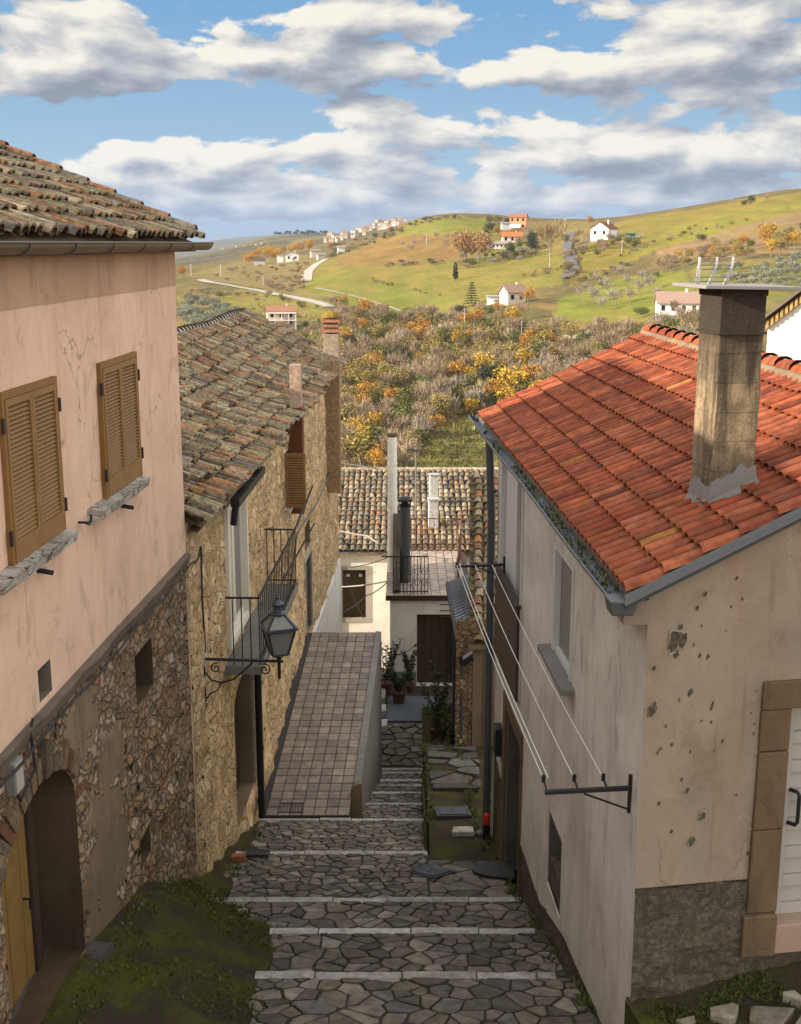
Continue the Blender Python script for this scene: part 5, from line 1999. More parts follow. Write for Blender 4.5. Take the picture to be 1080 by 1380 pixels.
def build_ledge_cable():
    F = FL1
    mb = MB()
    pts = []
    for s in np.linspace(8.3, 14.7, 40):
        pts.append(F.p(s, -3.975 - .035 * abs(math.sin(s * 1.3)) + .01 * math.sin(s * 7), .09))
    mb.tube(pts, .013, 6)
    F2 = FL2
    s, z = F2.px(266, 737)
    mb2 = [F.p(14.7, -3.98, .10), F2.p(s - .25, z - .10, .06), F2.p(s, z, .05), F2.p(s + .01, z - .7, .04), F2.p(s + .03, rat(880) * 15.35, .05)]
    mb.tube(mb2, .014, 6)
    tag(mb.build('wall_cable', M['cable']), 'black cable running under the pink plaster and down to the lantern bracket', 'cable')


build_ledge_cable()


# ------------------------------------------------------------------ ochre stone house
def build_stone_house():
    rs = np.random.default_rng(41)
    F = FL2
    root = thing('stone_house', 'long ochre stone house with mossy old tile roof, small balcony and two chimneys', 'house', F.p(22, -10.5, -.3))
    S0, S1 = 14.74, 35.9
    ZT = -3.46
    fr = prect(F, 308, 668, 329, 850)
    french = (F.px(304, 760)[0], F.px(331, 760)[0], F.px(315, 862)[1], F.px(318, 664)[1])
    sw = (F.px(384, 640)[0], F.px(392, 640)[0] + .25, rat(688) * 24.0, rat(612) * 24.0)
    door = (F.px(317, 1000)[0], F.px(341, 1000)[0], rat(1088) * 18.3, rat(912) * 18.3, .35)
    fd = (F.px(411, 790)[0], F.px(419, 790)[0], rat(856) * 27.4, rat(752) * 27.4)
    fw = (F.px(411, 720)[0], F.px(418, 720)[0], rat(742) * 27.4, rat(708) * 27.4)
    holes = [french, sw, door, fd, fw]
    w = MB()
    grid_wall(w, F, S0, S1, -13.6, ZT, holes, .085, .05, 2.4, 0, None, None, 0, .35, 1, 7, edge=.12)
    w.build('stone_wall', [M['rubble2'], M['old_render']], root)
    o = MB()
    o.face([F.p(S1, z, n) for z, n in ((-14, 0), (-14, -6.2), (-3.5, -6.2), (-2.05, -2.95), (-3.5, 0))])
    o.face([F.p(S0, z, n) for z, n in ((-14, 0), (-3.5, 0), (-2.05, -2.95), (-3.5, -6.2), (-14, -6.2))])
    o.face([F.p(S0, -14, -6.2), F.p(S0, -3.5, -6.2), F.p(S1, -3.5, -6.2), F.p(S1, -14, -6.2)])
    o.build('side_walls', M['rubble2'], root)
    # white plastered foot of the far half
    p = MB()
    z1 = -9.62
    grid_wall(p, F, 27.1, S1 - .02, -13.6, z1, (), .5, .01, 1, .065)
    p.fbox(F, 27.1, S1 - .02, z1, z1 + .02, -.05, .065)
    p.build('white_plinth', M['house_white'], root)
    # white french window
    s0, s1, za, zb = french
    fm = MB()
    for (a, b, c, d) in ((s0, s0 + .09, za, zb), (s1 - .09, s1, za, zb), (s0 + .09, s1 - .09, zb - .09, zb), (s0 + .09, s1 - .09, za, za + .10)):
        fm.fbox(F, a, b, c, d, -.12, .06)
    fo = fm.build('window', M['cream_frame'], root)
    md = (s0 + s1) / 2
    for a, b in ((s0 + .095, md - .005), (md + .005, s1 - .095)):
        lf = MB()
        for (e, f, c, d) in ((a, a + .07, za + .105, zb - .095), (b - .07, b, za + .105, zb - .095), (a + .07, b - .07, zb - .18, zb - .095), (a + .07, b - .07, za + .105, za + .20)):
            lf.fbox(F, e, f, c, d, -.10, -.03)
        lo = lf.build('sash', M['cream_frame'], fo)
        gl = MB()
        gl.fbox(F, a + .07, b - .07, za + .20, zb - .18, -.075, -.06)
        gl.build('pane', M['cream_frame'] if a < md else M['grey_roll'], lo)
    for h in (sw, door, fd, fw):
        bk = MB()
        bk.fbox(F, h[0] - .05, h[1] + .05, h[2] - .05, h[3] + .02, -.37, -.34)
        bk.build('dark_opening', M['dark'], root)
    dm = MB()
    for q in range(5):
        wd = (door[1] - door[0]) / 5
        dm.fbox(F, door[0] + wd * q + .004, door[0] + wd * (q + 1) - .004, door[2] + .02, door[3] - .05, -.30, -.25)
    dm.fbox(F, door[0] + .002, door[1] - .002, door[2], door[3] - .35, -.335, -.31)
    dm.build('door', M['dark_door'], root)
    fj = MB()
    for h in (fd,):
        fj.fbox(F, h[0] - .10, h[0], h[2], h[3] + .10, -.05, .04)
        fj.fbox(F, h[1], h[1] + .10, h[2], h[3] + .10, -.05, .04)
        fj.fbox(F, h[0], h[1], h[3], h[3] + .10, -.05, .04)
    fj.build('door_frame', M['pale_concrete'], root)
    # jamb beside the dark door: pale corner stones
    jm = MB()
    z = door[2]
    while z < door[3] - .3:
        hh = rs.uniform(.22, .36)
        c = np.array((.40, .33, .24)) * rs.uniform(.8, 1.1)
        jm.fbox(F, door[1] + .005, door[1] + rs.uniform(.2, .34), z + .01, min(z + hh, door[3] - .3) - .01, -.2, .045, 0, tuple(c))
        z += hh
    jm.build('jamb_stones', M['brick'], root, bevel=.01)
    # the open louvred shutter, swung out square to the wall
    q0 = F.px(379, 640)[0]
    sh = MB()
    zt, zb_ = rat(613) * 23.6, rat(687) * 23.6
    sq = q0 + .35
    W_ = .42
    def hb(n0, n1, a, b, t=.035):
        sh.fbox(F, sq, sq + t, a, b, n0, n1)
    hb(.03, .08, zb_, zt)
    hb(W_ - .02, W_ + .03, zb_, zt)
    hb(.08, W_ - .02, zt - .06, zt)
    hb(.08, W_ - .02, zb_, zb_ + .06)
    for q in range(20):
        z = zb_ + .075 + (zt - zb_ - .15) * q / 19
        sh.hexa([F.p(sq - .004 + dy, z + dz, n) for dz, dy in ((-.015, 0), (.012, .022)) for n, dy2 in ((.08, 0), (W_ - .02, 0))for _ in (0,)][:0] or [F.p(sq + .0, z - .022, .08), F.p(sq + .0, z - .022, W_ - .02), F.p(sq + .008, z - .022, W_ - .02), F.p(sq + .008, z - .022, .08), F.p(sq + .02, z + .014, .08), F.p(sq + .02, z + .014, W_ - .02), F.p(sq + .028, z + .014, W_ - .02), F.p(sq + .028, z + .014, .08)])
    sh.fbox(F, sq + .029, sq + .033, zb_ + .06, zt - .06, .08, W_ - .02, 1)
    sh.build('shutter', [M['shutter'], M['dark']], root)
    sl_ = MB()
    sl_.fbox(F, sq - .1, sq + 1.0, zb_ - .12, zb_ - .04, -.05, .12)
    sl_.build('window_sill', M['sill'], root)
    # balcony
    bs0, bs1 = F.px(303, 884)[0], 21.4
    zs = rat(884) * 17.4
    b = MB()
    b.fbox(F, bs0, bs1, zs - .14, zs, -.1, .56)
    bo = b.build('balcony', M['concrete'], root, bevel=.012)
    r = MB()
    zr = zs + 1.06
    for (a, c) in ((F.p(bs0 + .04, zr, -.03), F.p(bs0 + .04, zr, .53)), (F.p(bs0 + .04, zr, .53), F.p(bs1 - .04, zr, .53)), (F.p(bs1 - .04, zr, .53), F.p(bs1 - .04, zr, -.03))):
        r.bar(a, c, .035, .025)
        r.bar((a[0], a[1], zs + .09), (c[0], c[1], zs + .09), .025, .02)
    for n in np.linspace(.0, .53, 5):
        for s in (bs0 + .04, bs1 - .04):
            r.tube([F.p(s, zs + .0, n), F.p(s, zr, n)], .010, 5)
    for s in np.linspace(bs0 + .04, bs1 - .04, 24):
        r.tube([F.p(s, zs + .0, .53), F.p(s, zr, .53)], .0075, 5)
    r.build('railing', M['iron'], bo)
    r2 = MB()
    a, c = F.p(bs1 - .04, zr, .53), F.p(24.2, zr + .25, .55)
    r2.bar(a, c, .03, .03)
    r2.bar(F.p(19.5, zs + .62, .55), F.p(22.6, zs + .88, .75), .025, .025)
    r2.build('laundry_rail', M['iron'], bo)
    # down pipe below the balcony
    dp = MB()
    s = F.px(350, 990, .10)[0]
    dp.tube([F.p(s, zs - .05, .10), F.p(s, rat(1088) * 19.7, .10)], .062, 10)
    for z in (-7.2, -8.6, -9.6):
        dp.tube([F.p(s, z - .02, .10), F.p(s, z + .02, .10)], .072, 10)
    dp.build('downpipe', M['iron'], root)
    # rusty flue box and its pale head above the roof
    fb = MB()
    s = F.px(398, 620, .12)[0]
    fb.fbox(F, s - .16, s + .16, rat(690) * s, rat(548) * s, .03, .30)
    fb.build('flue', M['rust'], root)
    fh = MB()
    fh.fbox(F, s - .14, s + .14, rat(552) * s, rat(491) * s, .05, .28, 0, (.46, .33, .24))
    fh.build('flue_head', M['brick'], root)
    # pipe hanging across the far wall
    hp = MB()
    a = F.px(447, 632, .1)
    c = F.px(400, 718, .1)
    hp.tube([F.p(a[0], a[1], .1), F.p((a[0] + c[0]) / 2, (a[1] + c[1]) / 2 - .12, .14), F.p(c[0], c[1], .12), F.p(c[0] - 1.5, c[1] - .9, .12)], .02, 7)
    hp.build('slanting_pipe', M['dark_pipe'], root)
    # stack at the far end of the wall
    st = MB()
    zc = lambda py: rat(py) * 32.6
    q0 = F.p(35.45, 0, .30)
    def stk(mb_, hw, z0, z1, dx=0, m=0, c=(1, 1, 1)):
        mb_.box((at(447, 500, 32.6)[0] + dx, 32.6, (z0 + z1) / 2), (hw * 2, hw * 2, z1 - z0), math.radians(-2.2), m, c)
    stk(st, .225, zc(662), zc(486), 0, 0, (.34, .23, .13))
    stk(st, .205, zc(486) + .001, zc(449), 0, 0, (.40, .32, .23))
    so = st.build('chimney', M['brick'], root)
    cb = MB()
    for i in range(3):
        z = zc(447) + i * .13
        stk(cb, .215 if i % 2 else .25, z, z + .07, 0, 0, (.42, .20, .13))
        stk(cb, .18, z + .07, z + .13, 0, 0, (.22, .12, .08))
    cb.build('brick_cowl', M['brick'], so)
    ly = MB()
    ly.lathe((at(447, 500, 32.6)[0], 32.6, zc(447) + .39), [(.26, 0), (.25, .05), (.17, .13), (.05, .17)], 10, 0, (.27, .19, .04))
    ly.build('lichen_cap', M['brick'], so)
    # roof
    sl = .5
    cu, su = 1 / math.hypot(1, sl), sl / math.hypot(1, sl)

    def P(s, t, h):
        sag = -.10 * math.sin(math.pi * min(1, max(0, s / 21.3))) * math.sin(math.pi * min(1, max(0, t / 3.3))) + .035 * math.sin(s * .9 + t)
        return F.p(S0 + .02 + s, -3.52 + t * su + h * cu + sag, .22 - t * cu + h * su)
    tb = MB()
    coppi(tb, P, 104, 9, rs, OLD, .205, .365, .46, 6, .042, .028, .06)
    ro = tb.build('roof', M['coppi'], root)
    un = MB()
    for i in range(20):
        a, b2 = 21.25 * i / 20, 21.25 * (i + 1) / 20
        for j in range(6):
            t0, t1 = 3.32 * j / 6, 3.32 * (j + 1) / 6
            un.face([P(a, t0, -.03), P(b2, t0, -.03), P(b2, t1, -.03), P(a, t1, -.03)])
    A = [P(0, 0, -.03), P(21.25, 0, -.03)]
    un.face([P(0, 3.32, -.03), P(21.25, 3.32, -.03), F.p(36, -3.7, -6.3), F.p(S0, -3.7, -6.3)])
    un.face([F.p(S0, -3.6, .15), F.p(36, -3.6, .15), F.p(36, -3.6, -.1), F.p(S0, -3.6, -.1)])
    un.build('roof_boards', M['old_render'], ro)
    rd = MB()
    for q in range(58):
        s = q * .37
        ring = []
        for e, R in ((0, .12), (.42, .10)):
            ring.append([tuple(np.array(P(s + e, 3.34, .02 if e else .05)) + F.n * (-math.cos(math.pi * a / 6)) * R + np.array((0, 0, math.sin(math.pi * a / 6) * R))) for a in range(7)])
        c = np.array((.55, .53, .49)) * rs.uniform(.75, 1.1)
        for a in range(6):
            rd.face([ring[0][a], ring[0][a + 1], ring[1][a + 1], ring[1][a]], 0, tuple(c))
    rd.build('ridge_tiles', M['coppi'], ro)
    # short gutter over the french window
    gt = MB()
    a, c = F.px(316, 652, .30), F.px(352, 610, .30)
    gt.bar(F.p(a[0], -3.62, .30), F.p(c[0], -3.60, .30), .13, .11)
    gt.tube([F.p(a[0] + .06, -3.66, .30), F.p(a[0] + .06, -3.95, .26)], .05, 8)
    gt.build('gutter', M['iron'], ro)
    # stone house stack on the roof is the pale flue head above; far verge plaster
    return root


build_stone_house()


# ------------------------------------------------------------------ lantern on its bracket
def build_lantern():
    F = FL2
    s, z = F.px(272, 888)
    root = thing('wall_lantern', 'old four-sided street lantern on a scrolled iron wall bracket', 'lantern', F.p(s, z - .3, 0))
    N = F.n
    base = np.array(F.p(s, z, 0.0))
    L = 1.06

    def B(n, dz, ds=0):
        return base + N * n + F.d * ds + np.array((0, 0, dz))
    pl = MB()
    pl.fbox(F, s - .05, s + .05, z - .10, z + .16, -.02, .05)
    pl.build('wall_plate', M['pale_concrete'], root)
    ar = MB()
    ar.tube([B(0, 0), B(L + .06, -.02)], .022, 8)
    ar.tube([B(.03, .0), B(.03, -.62)], .016, 6)
    # scrolls
    def spiral(c0, r0, turns, st, sg=1):
        pts = []
        for q in range(34):
            t = q / 33
            r = r0 * (1 - .85 * t)
            an = st + sg * turns * 2 * math.pi * t
            pts.append(B(c0[0] + r * math.cos(an), c0[1] + r * math.sin(an)))
        return pts
    ar.tube([B(.05, -.20), B(.12, -.30), B(.25, -.34), B(.42, -.29), B(.58, -.16), B(.70, -.03)], .014, 6)
    ar.tube(spiral((.19, -.13), .075, 1.4, 1.2), .010, 5)
    ar.tube(spiral((.86, -.14), .085, 1.5, 2.0, -1), .010, 5)
    ar.tube([B(.03, -.6), B(.10, -.5), B(.20, -.45), B(.26, -.34)], .010, 5)
    ar.tube(spiral((.02, -.66), .06, 1.3, 1.0), .009, 5)
    ar.build('bracket', M['iron'], root)
    c = B(L, 0)

    def ring(r, dz):
        cs = []
        for q in range(4):
            an = math.pi / 4 + q * math.pi / 2 + .35
            cs.append((c[0] + r * math.cos(an), c[1] + r * math.sin(an), c[2] + dz))
        return cs
    st = MB()
    st.tube([B(L, -.22), B(L, .12)], [.022, .026], 8)
    st.lathe(tuple(c + np.array((0, 0, -.22))), [(.008, -.06), (.03, -.03), (.012, 0)], 8)
    for q in range(4):
        p = ring(.09, .10)[q]
        st.tube([(c[0], c[1], c[2] + .02), ((c[0] + p[0]) / 2, (c[1] + p[1]) / 2, c[2] + .03), p], .010, 5)
    st.build('stem', M['iron'], root)
    b0, b1 = ring(.145, .10), ring(.265, .46)
    fr = MB()
    for q in range(4):
        fr.bar(b0[q], b1[q], .024, .024)
        fr.bar(b0[q], b0[(q + 1) % 4], .026, .026)
        fr.bar(b1[q], b1[(q + 1) % 4], .034, .034)
    fr.face(b0)
    r0, r1 = ring(.285, .475), ring(.10, .655)
    for q in range(4):
        fr.bar(r0[q], r1[q], .026, .02)
        fr.bar(r0[q], r0[(q + 1) % 4], .05, .03)
    fr.lathe(tuple(c + np.array((0, 0, .65))), [(.105, 0), (.115, .02), (.06, .05), (.045, .10), (.085, .12), (.09, .15), (.04, .19), (.022, .21), (.03, .235), (.008, .26)], 14)
    fo = fr.build('lantern_frame', M['lantern'], root)
    for q in range(4):
        g = MB()
        ctr = np.array((c[0], c[1], 0))

        def ins(p, k):
            return (c[0] + (p[0] - c[0]) * k, c[1] + (p[1] - c[1]) * k, p[2])
        A = [ins(b0[q], .96), ins(b0[(q + 1) % 4], .96), ins(b1[(q + 1) % 4], .96), ins(b1[q], .96)]
        Bq = [ins(p, .93) for p in A]
        g.hexa(A + Bq)
        g.build('glass_pane', M['lantern_glass'], fo)
        rp = MB()
        A = [ins(r0[q], .95), ins(r0[(q + 1) % 4], .95), ins(r1[(q + 1) % 4], .95), ins(r1[q], .95)]
        Bq = [(p[0], p[1], p[2] - .012) for p in A]
        rp.hexa(Bq + A)
        rp.build('roof_pane', M['lantern_glass'], fo)
    lp = MB()
    lp.lathe(tuple(c + np.array((0, 0, .30))), [(.02, 0), (.05, .06), (.05, .14), (.02, .18)], 10)
    lp.build('bulb', M['house_white'], fo)


build_lantern()


# ------------------------------------------------------------------ tiled ramp
def build_ramp():
    rs = np.random.default_rng(51)
    y0, y1, z0, z1 = 19.68, 27.0, EDGES[5][1] + .03, rat(852) * 27.0
    xl = lambda y: -2.44 + .045 * (y - 19.6)
    xr = lambda y: -.93 + .045 * (y - 19.6)
    root = thing('tiled_ramp', 'long sloping ramp paved with square grey tiles beside the stone house', 'ramp', (-1.5, 19.7, z0 - .2))
    zf = lambda y: z0 + (z1 - z0) * (y - y0) / (y1 - y0)
    b = MB()
    b.hexa([(xl(y0) - .2, y0, z0 - 1.2), (xr(y0), y0, z0 - 1.2), (xr(y1), y1, -13.6), (xl(y1) - .2, y1, -13.6), (xl(y0) - .2, y0, z0 - .012), (xr(y0), y0, z0 - .012), (xr(y1), y1, z1 - .012), (xl(y1) - .2, y1, z1 - .012)])
    b.build('ramp_slab', M['grout'], root)
    t = MB()
    nc, nr = 7, 29
    for i in range(nc):
        for j in range(nr):
            ya, yb = y0 + (y1 - y0) * j / nr + .012, y0 + (y1 - y0) * (j + 1) / nr - .012
            fa, fb = i / nc, (i + 1) / nc
            c = np.array([(.27, .215, .17), (.235, .19, .155), (.30, .24, .19), (.205, .17, .145)][rs.integers(4)]) * rs.uniform(.88, 1.1)
            P = []
            for dz in (-.01, .006 + rs.uniform(-.002, .002)):
                for y, f, e in ((ya, fa, .009), (ya, fb, -.009), (yb, fb, -.009), (yb, fa, .009)):
                    P.append((xl(y) + (xr(y) - xl(y)) * f + e, y, zf(y) + dz))
            t.hexa(P, 0, tuple(c))
    t.build('floor_tiles', M['deck'], root)
    s = MB()
    n = 14
    for q in range(n):
        a, c = 20.4 + (y1 - 20.4) * q / n, 20.4 + (y1 - 20.4) * (q + 1) / n
        s.hexa([(xr(a) + .003, a, -14), (xr(a) + .14, a, -14), (xr(c) + .14, c, -14), (xr(c) + .003, c, -14), (xr(a) + .003, a, zf(a) + .03), (xr(a) + .14, a, zf(a) + .015), (xr(c) + .14, c, zf(c) + .015), (xr(c) + .003, c, zf(c) + .03)])
    s.build('side_wall', M['concrete'], root)
    w = MB()
    K = 8
    arc = [(.0, 0)] + [(.21 * (1 - math.cos(math.pi / 2 * q / K)), .42 + .22 * math.sin(math.pi / 2 * q / K)) for q in range(K + 1)]
    pts = [(xr(20.2) - .02 + a, zf(20.2) + b_ - .35) for a, b_ in arc] + [(xr(20.2) + .21, zf(20.2) - .9), (xr(20.2) - .02, zf(20.2) - .9)]
    F1 = [(x, 20.22, z) for x, z in pts]
    F2 = [(x, 20.38, z) for x, z in pts]
    w.face(F1)
    w.face(F2[::-1])
    for q in range(len(pts)):
        r = (q + 1) % len(pts)
        w.face([F1[q], F2[q], F2[r], F1[r]])
    w.build('rounded_end', M['old_render'], root)
    return zf


RAMPZ = build_ramp()


def grate(name, label, c, w, l, slope, mat, n=8, skew=0.0, cat='grate'):
    mb = MB()
    def P(a, b, z):
        return (c[0] + a + b * skew, c[1] + b, c[2] + b * slope + z)
    fr = .02
    for (a0, a1, b0, b1) in ((-w / 2, w / 2, -l / 2, -l / 2 + fr), (-w / 2, w / 2, l / 2 - fr, l / 2), (-w / 2, -w / 2 + fr, -l / 2 + fr, l / 2 - fr), (w / 2 - fr, w / 2, -l / 2 + fr, l / 2 - fr)):
        mb.hexa([P(a, b, z) for z in (-.03, .014) for a, b in ((a0, b0), (a1, b0), (a1, b1), (a0, b1))])
    for q in range(n):
        a = -w / 2 + fr + (w - 2 * fr) * (q + .5) / n
        mb.hexa([P(a + da, b, z) for z in (-.02, .010) for da, b in ((-.012, -l / 2 + fr), (.012, -l / 2 + fr), (.012, l / 2 - fr), (-.012, l / 2 - fr))])
    mb.hexa([P(a, b, z) for z in (-.04, -.022) for a, b in ((-w / 2, -l / 2), (w / 2, -l / 2), (w / 2, l / 2), (-w / 2, l / 2))])
    return tag(mb.build(name, mat), label, cat)


y_ = 19.9
grate('drain_grate', 'rectangular drain grate at the foot of the tiled ramp', (at(393, 1092, y_)[0], y_, RAMPZ(y_) + .01), .46, .30, .146, M['cast_iron'])
p_ = on_path(347, 1153)
grate('drain_grate', 'dark drain grate on the stepped path near the stone house door', (p_[0], p_[1], p_[2] + .045), .36, .30, -.25, M['cast_iron'])
# ------------------------------------------------------------------ red-roofed house
def build_right():
    rs = np.random.default_rng(61)
    F, G = FR, FG
    C0 = 8.8 / FR.d[1]
    root = thing('red_roof_house', 'grey-plastered house with red roll-tile roof and sandy gable wall', 'house', F.p(13, -8.6, -.4))
    S1 = 17.35
    ZT = -2.80
    ev0 = F.px(845, 815, .17)
    ev1 = F.px(646, 572, .17)
    ZE = -2.63
    # openings of the alley wall
    wf = (F.px(676, 720)[0], F.px(706, 720)[0], rat(905) * 16.0, ZT - .18)
    wf = (min(wf[0], wf[1]), max(wf[0], wf[1]), wf[2], wf[3])
    def op(xa, xb, ym, zb, zt):
        a, b = F.px(xa, ym)[0], F.px(xb, ym)[0]
        return (min(a, b), max(a, b), zb, zt)
    w2 = op(746, 773, 840, F.px(746, 874)[1], F.px(772, 762)[1])
    d1 = op(682, 702, 1060, -9.05, F.px(702, 1003)[1])
    w3 = op(738, 757, 1150, F.px(756, 1214)[1] - .25, F.px(757, 1134)[1])
    bz = lambda s: float(np.interp(s, [8.8, 10.0, 11.5, 13.0, 15.0, 17.4], [F.px(820, 1395)[1], F.px(804, 1363)[1], F.px(770, 1290)[1], F.px(734, 1236)[1], F.px(701, 1137)[1], F.px(690, 1085)[1]]))
    w = MB()
    grid_wall(w, F, C0, S1, -9.6, ZT, [wf, w2, d1, w3], .16, .012, .9, 0, None, bz, 0, .22, None, 3)
    w.build('plaster_wall', M['white_wall'], root)
    pl = MB()
    grid_wall(pl, F, C0, S1, -10.4, -6.2, [d1, w3], .10, .02, 3.5, -.015, lambda s: bz(s) + .03, None, 0, .22, None, 5)
    pl.build('dark_plinth', M['plinth'], root)
    # gable wall
    slope = .47
    rise = lambda s: ZE - .085 + slope * (s + .17) * 1.0
    rs_ = 2.66
    top = lambda s: rise(s) if s < rs_ - .17 else rise(rs_ - .17) - slope * (s - rs_ + .17)
    dl, dr = G.px(1062, 1000)[0], G.px(1062, 1000)[0] + .95
    zt, zb = G.px(1064, 953)[1], G.px(1043, 1243)[1]
    door = (dl, dr, zb, zt)
    zpl = G.px(865, 1197)[1]
    g = MB()
    grid_wall(g, G, 0.0, 5.6, zpl, -.9, [door], .13, .012, .9, 0, top, None, 0, .28, None, 9, edge=.2)
    g.build('gable_wall', M['gable'], root)
    gp = MB()
    grid_wall(gp, G, 0.0, dl - .06, -7.8, zpl - .001, (), .05, .03, 5.0, .015, None, None, 0, .2, None, 11)
    gp.fbox(G, dr + .3, 5.6, -7.6, zpl, -.2, .012)
    gp.fbox(G, 0.02, dl - .06, zpl - .08, zpl + .05, -.15, -.014)
    gp.fbox(G, dl - .061, dr + .3, -7.6, zb - .262, -.2, .008)
    gp.build('rough_plinth', M['plinth'], root)
    # other walls
    o = MB()
    far = [F.p(S1, -13, 0), F.p(S1, -13, -5.6), F.p(S1, ZT, -5.6), F.p(S1, -1.6, -2.5), F.p(S1, ZT, 0)]
    o.face(far)
    e = G.p(5.6, 0)
    o.face([(e[0], e[1], -9), (e[0] - .5, 18, -12), (e[0] - .5, 18, -2.4), (e[0], e[1], -2.4)])
    o.build('side_walls', M['white_wall'], root)
    # corner box of the eaves and soffit
    c = MB()
    zc0, zc1 = G.px(850, 843)[1], ZE - .10
    c.hexa([F.p(C0, zc0, -.03), F.p(C0, zc0, .19), F.p(C0 + .5, zc0, .19), F.p(C0 + .5, zc0, -.03), F.p(C0, zc1 + .05, -.03), F.p(C0, zc1, .19), F.p(C0 + .5, zc1, .19), F.p(C0 + .5, zc1 + .05, -.03)])
    c.build('eaves_corner', M['gable'], root)
    sf = MB()
    sf.fbox(F, C0 + .5, S1 + .15, ZE - .20, ZE - .12, -.05, .17)
    sf.build('soffit', M['concrete'], root)
    # stains of the gable: dark spots where the paint has blown
    sp = MB()
    for (px, py, r) in [(908, 864, .070), (921, 862, .05), (917, 845, .022), (911, 882, .03), (942, 884, .022), (954, 886, .032), (966, 891, .028), (935, 868, .014), (950, 800, .020), (939, 819, .018), (930, 932, .038), (880, 955, .055), (959, 950, .034), (915, 942, .020), (950, 923, .016), (946, 1100, .036), (932, 1133, .036), (926, 1064, .026), (973, 998, .018), (890, 1008, .018), (886, 1014, .014), (905, 1003, .014), (993, 778, .015), (1000, 807, .010), (985, 817, .009), (958, 972, .015), (945, 970, .012), (897, 978, .010), (1019, 930, .014), (1012, 960, .01), (1015, 988, .012), (1016, 975, .009), (930, 1012, .014), (918, 1050, .015), (881, 900, .02), (945, 843, .01), (978, 850, .009), (1008, 1150, .012), (992, 1070, .010), (905, 1120, .012), (888, 1082, .014), (962, 1010, .010)]:
        s, z = G.px(px, py)
        K = 26
        ring = []
        for q in range(K):
            a = 2 * math.pi * q / K
            k_ = 1 + .42 * float(fbm(math.cos(a) * 1.4 + px, math.sin(a) * 1.4, py))
            x, y = math.cos(a) * r * .58 * k_, math.sin(a) * r * 1.05 * k_
            ring.append((s + x + y * .22, z + y))
        sp = MB()
        sp.mesh([G.p(a, b, -.01) for a, b in ring] + [G.p(a, b, .0135) for a, b in ring], [tuple(range(K, 2 * K))] + [(q, (q + 1) % K, K + (q + 1) % K, K + q) for q in range(K)])
        if r > .015:
            k2 = [1.16 + .16 * float(vnoise(q * .7, px)) for q in range(K)]
            sp.mesh([G.p(s + (a - s) * e, z + (b - z) * e, .0125) for (a, b), e in zip(ring, k2)], [tuple(range(K))], 1)
        sp.build('bare_patch', [M['plinth'], M['flake_rim']], root)
    # roof tiles
    Gd = G.d
    e0 = np.array(F.p(ev0[0] - .08, 0, .17))
    ns = 57
    Ltot = ev1[0] - ev0[0] + .12
    pitch = Ltot / ns
    tz = math.sqrt(1 + slope * slope)
    run = 2.70
    nt = 9
    course = run / nt

    def P(s, t, h):
        q = e0 + F.d * s + Gd * t
        return (q[0], q[1], ZE + slope * t + h)
    OR = [(.29, .072, .030), (.33, .088, .036), (.25, .058, .028), (.31, .088, .044), (.27, .075, .038), (.35, .105, .05), (.22, .06, .034)]
    tb = MB()
    prof = [(0.0, .0), (.17, .0), (.20, .009)]
    for q in range(0, 8):
        an = math.pi * (1 - q / 7)
        prof.append((.59 + .385 * math.cos(an), .012 + .036 * math.sin(an) ** .8))
    prof.append((.985, .004))
    for i in range(ns):
        cb = rs.uniform(.92, 1.08)
        for j in range(nt):
            cc = np.array(OR[rs.integers(7)]) * rs.uniform(.74, 1.2) * cb
            if rs.random() < .012:
                cc = np.array((.34, .15, .04)) * rs.uniform(.8, 1.1)
            t0, t1 = j * course - .03, (j + 1) * course + .012
            js, jl = rs.normal() * .004, abs(rs.normal()) * .007
            R = []
            for t, lf in ((t0, .042 + jl), (t1, .004)):
                R.append([P(i * pitch + x * pitch + js, t, y + lf) for x, y in prof])
            n = len(prof)
            for q in range(n - 1):
                tb.face([R[0][q], R[0][q + 1], R[1][q + 1], R[1][q]], 0, tuple(cc))
            low = [P(i * pitch + x * pitch + js, t0, y + .042 + jl - .009) for x, y in prof]
            for q in range(n - 1):
                tb.face([R[0][q], low[q], low[q + 1], R[0][q + 1]], 0, tuple(cc * .8))
    ro = tb.build('roof', M['redtile'], root)
    for pl_ in ro.data.polygons:
        pl_.use_smooth = False
    un = MB()
    A = [P(-.0, .0, -.02), P(Ltot, .0, -.02), P(Ltot, run, -.02), P(0, run, -.02)]
    un.hexa([(q[0], q[1], q[2] - .055) for q in A] + A)
    Bk = [P(0, run, -.02), P(Ltot, run, -.02), P(Ltot, run + 3.2, -.02 - 6.4 * slope), P(0, run + 3.2, -.02 - 6.4 * slope)]
    Bk = [P(0, run, -.02), P(Ltot, run, -.02)] + [(q[0], q[1], ZE + slope * run - slope * 3.2) for q in (P(Ltot, run + 3.2, 0), P(0, run + 3.2, 0))]
    un.hexa([(q[0], q[1], q[2] - .12) for q in Bk] + Bk)
    un.build('roof_boards', M['ledge'], ro)
    # ridge
    rd, rm = MB(), MB()
    nr = 22
    for q in range(nr):
        s = Ltot * q / nr
        ring = []
        for e_, R, lf in ((-.02, .125, .05), (Ltot / nr + .03, .105, .02)):
            ring.append([tuple(np.array(P(s + e_, run, lf)) + Gd * (-math.cos(math.pi * a / 7)) * R + np.array((0, 0, math.sin(math.pi * a / 7) * R * .8 + .01))) for a in range(8)])
        cc = np.array(OR[rs.integers(5)]) * rs.uniform(.85, 1.15)
        for a in range(7):
            rd.face([ring[0][a], ring[0][a + 1], ring[1][a + 1], ring[1][a]], 0, tuple(cc))
    rd.build('ridge_tiles', M['redtile'], ro)
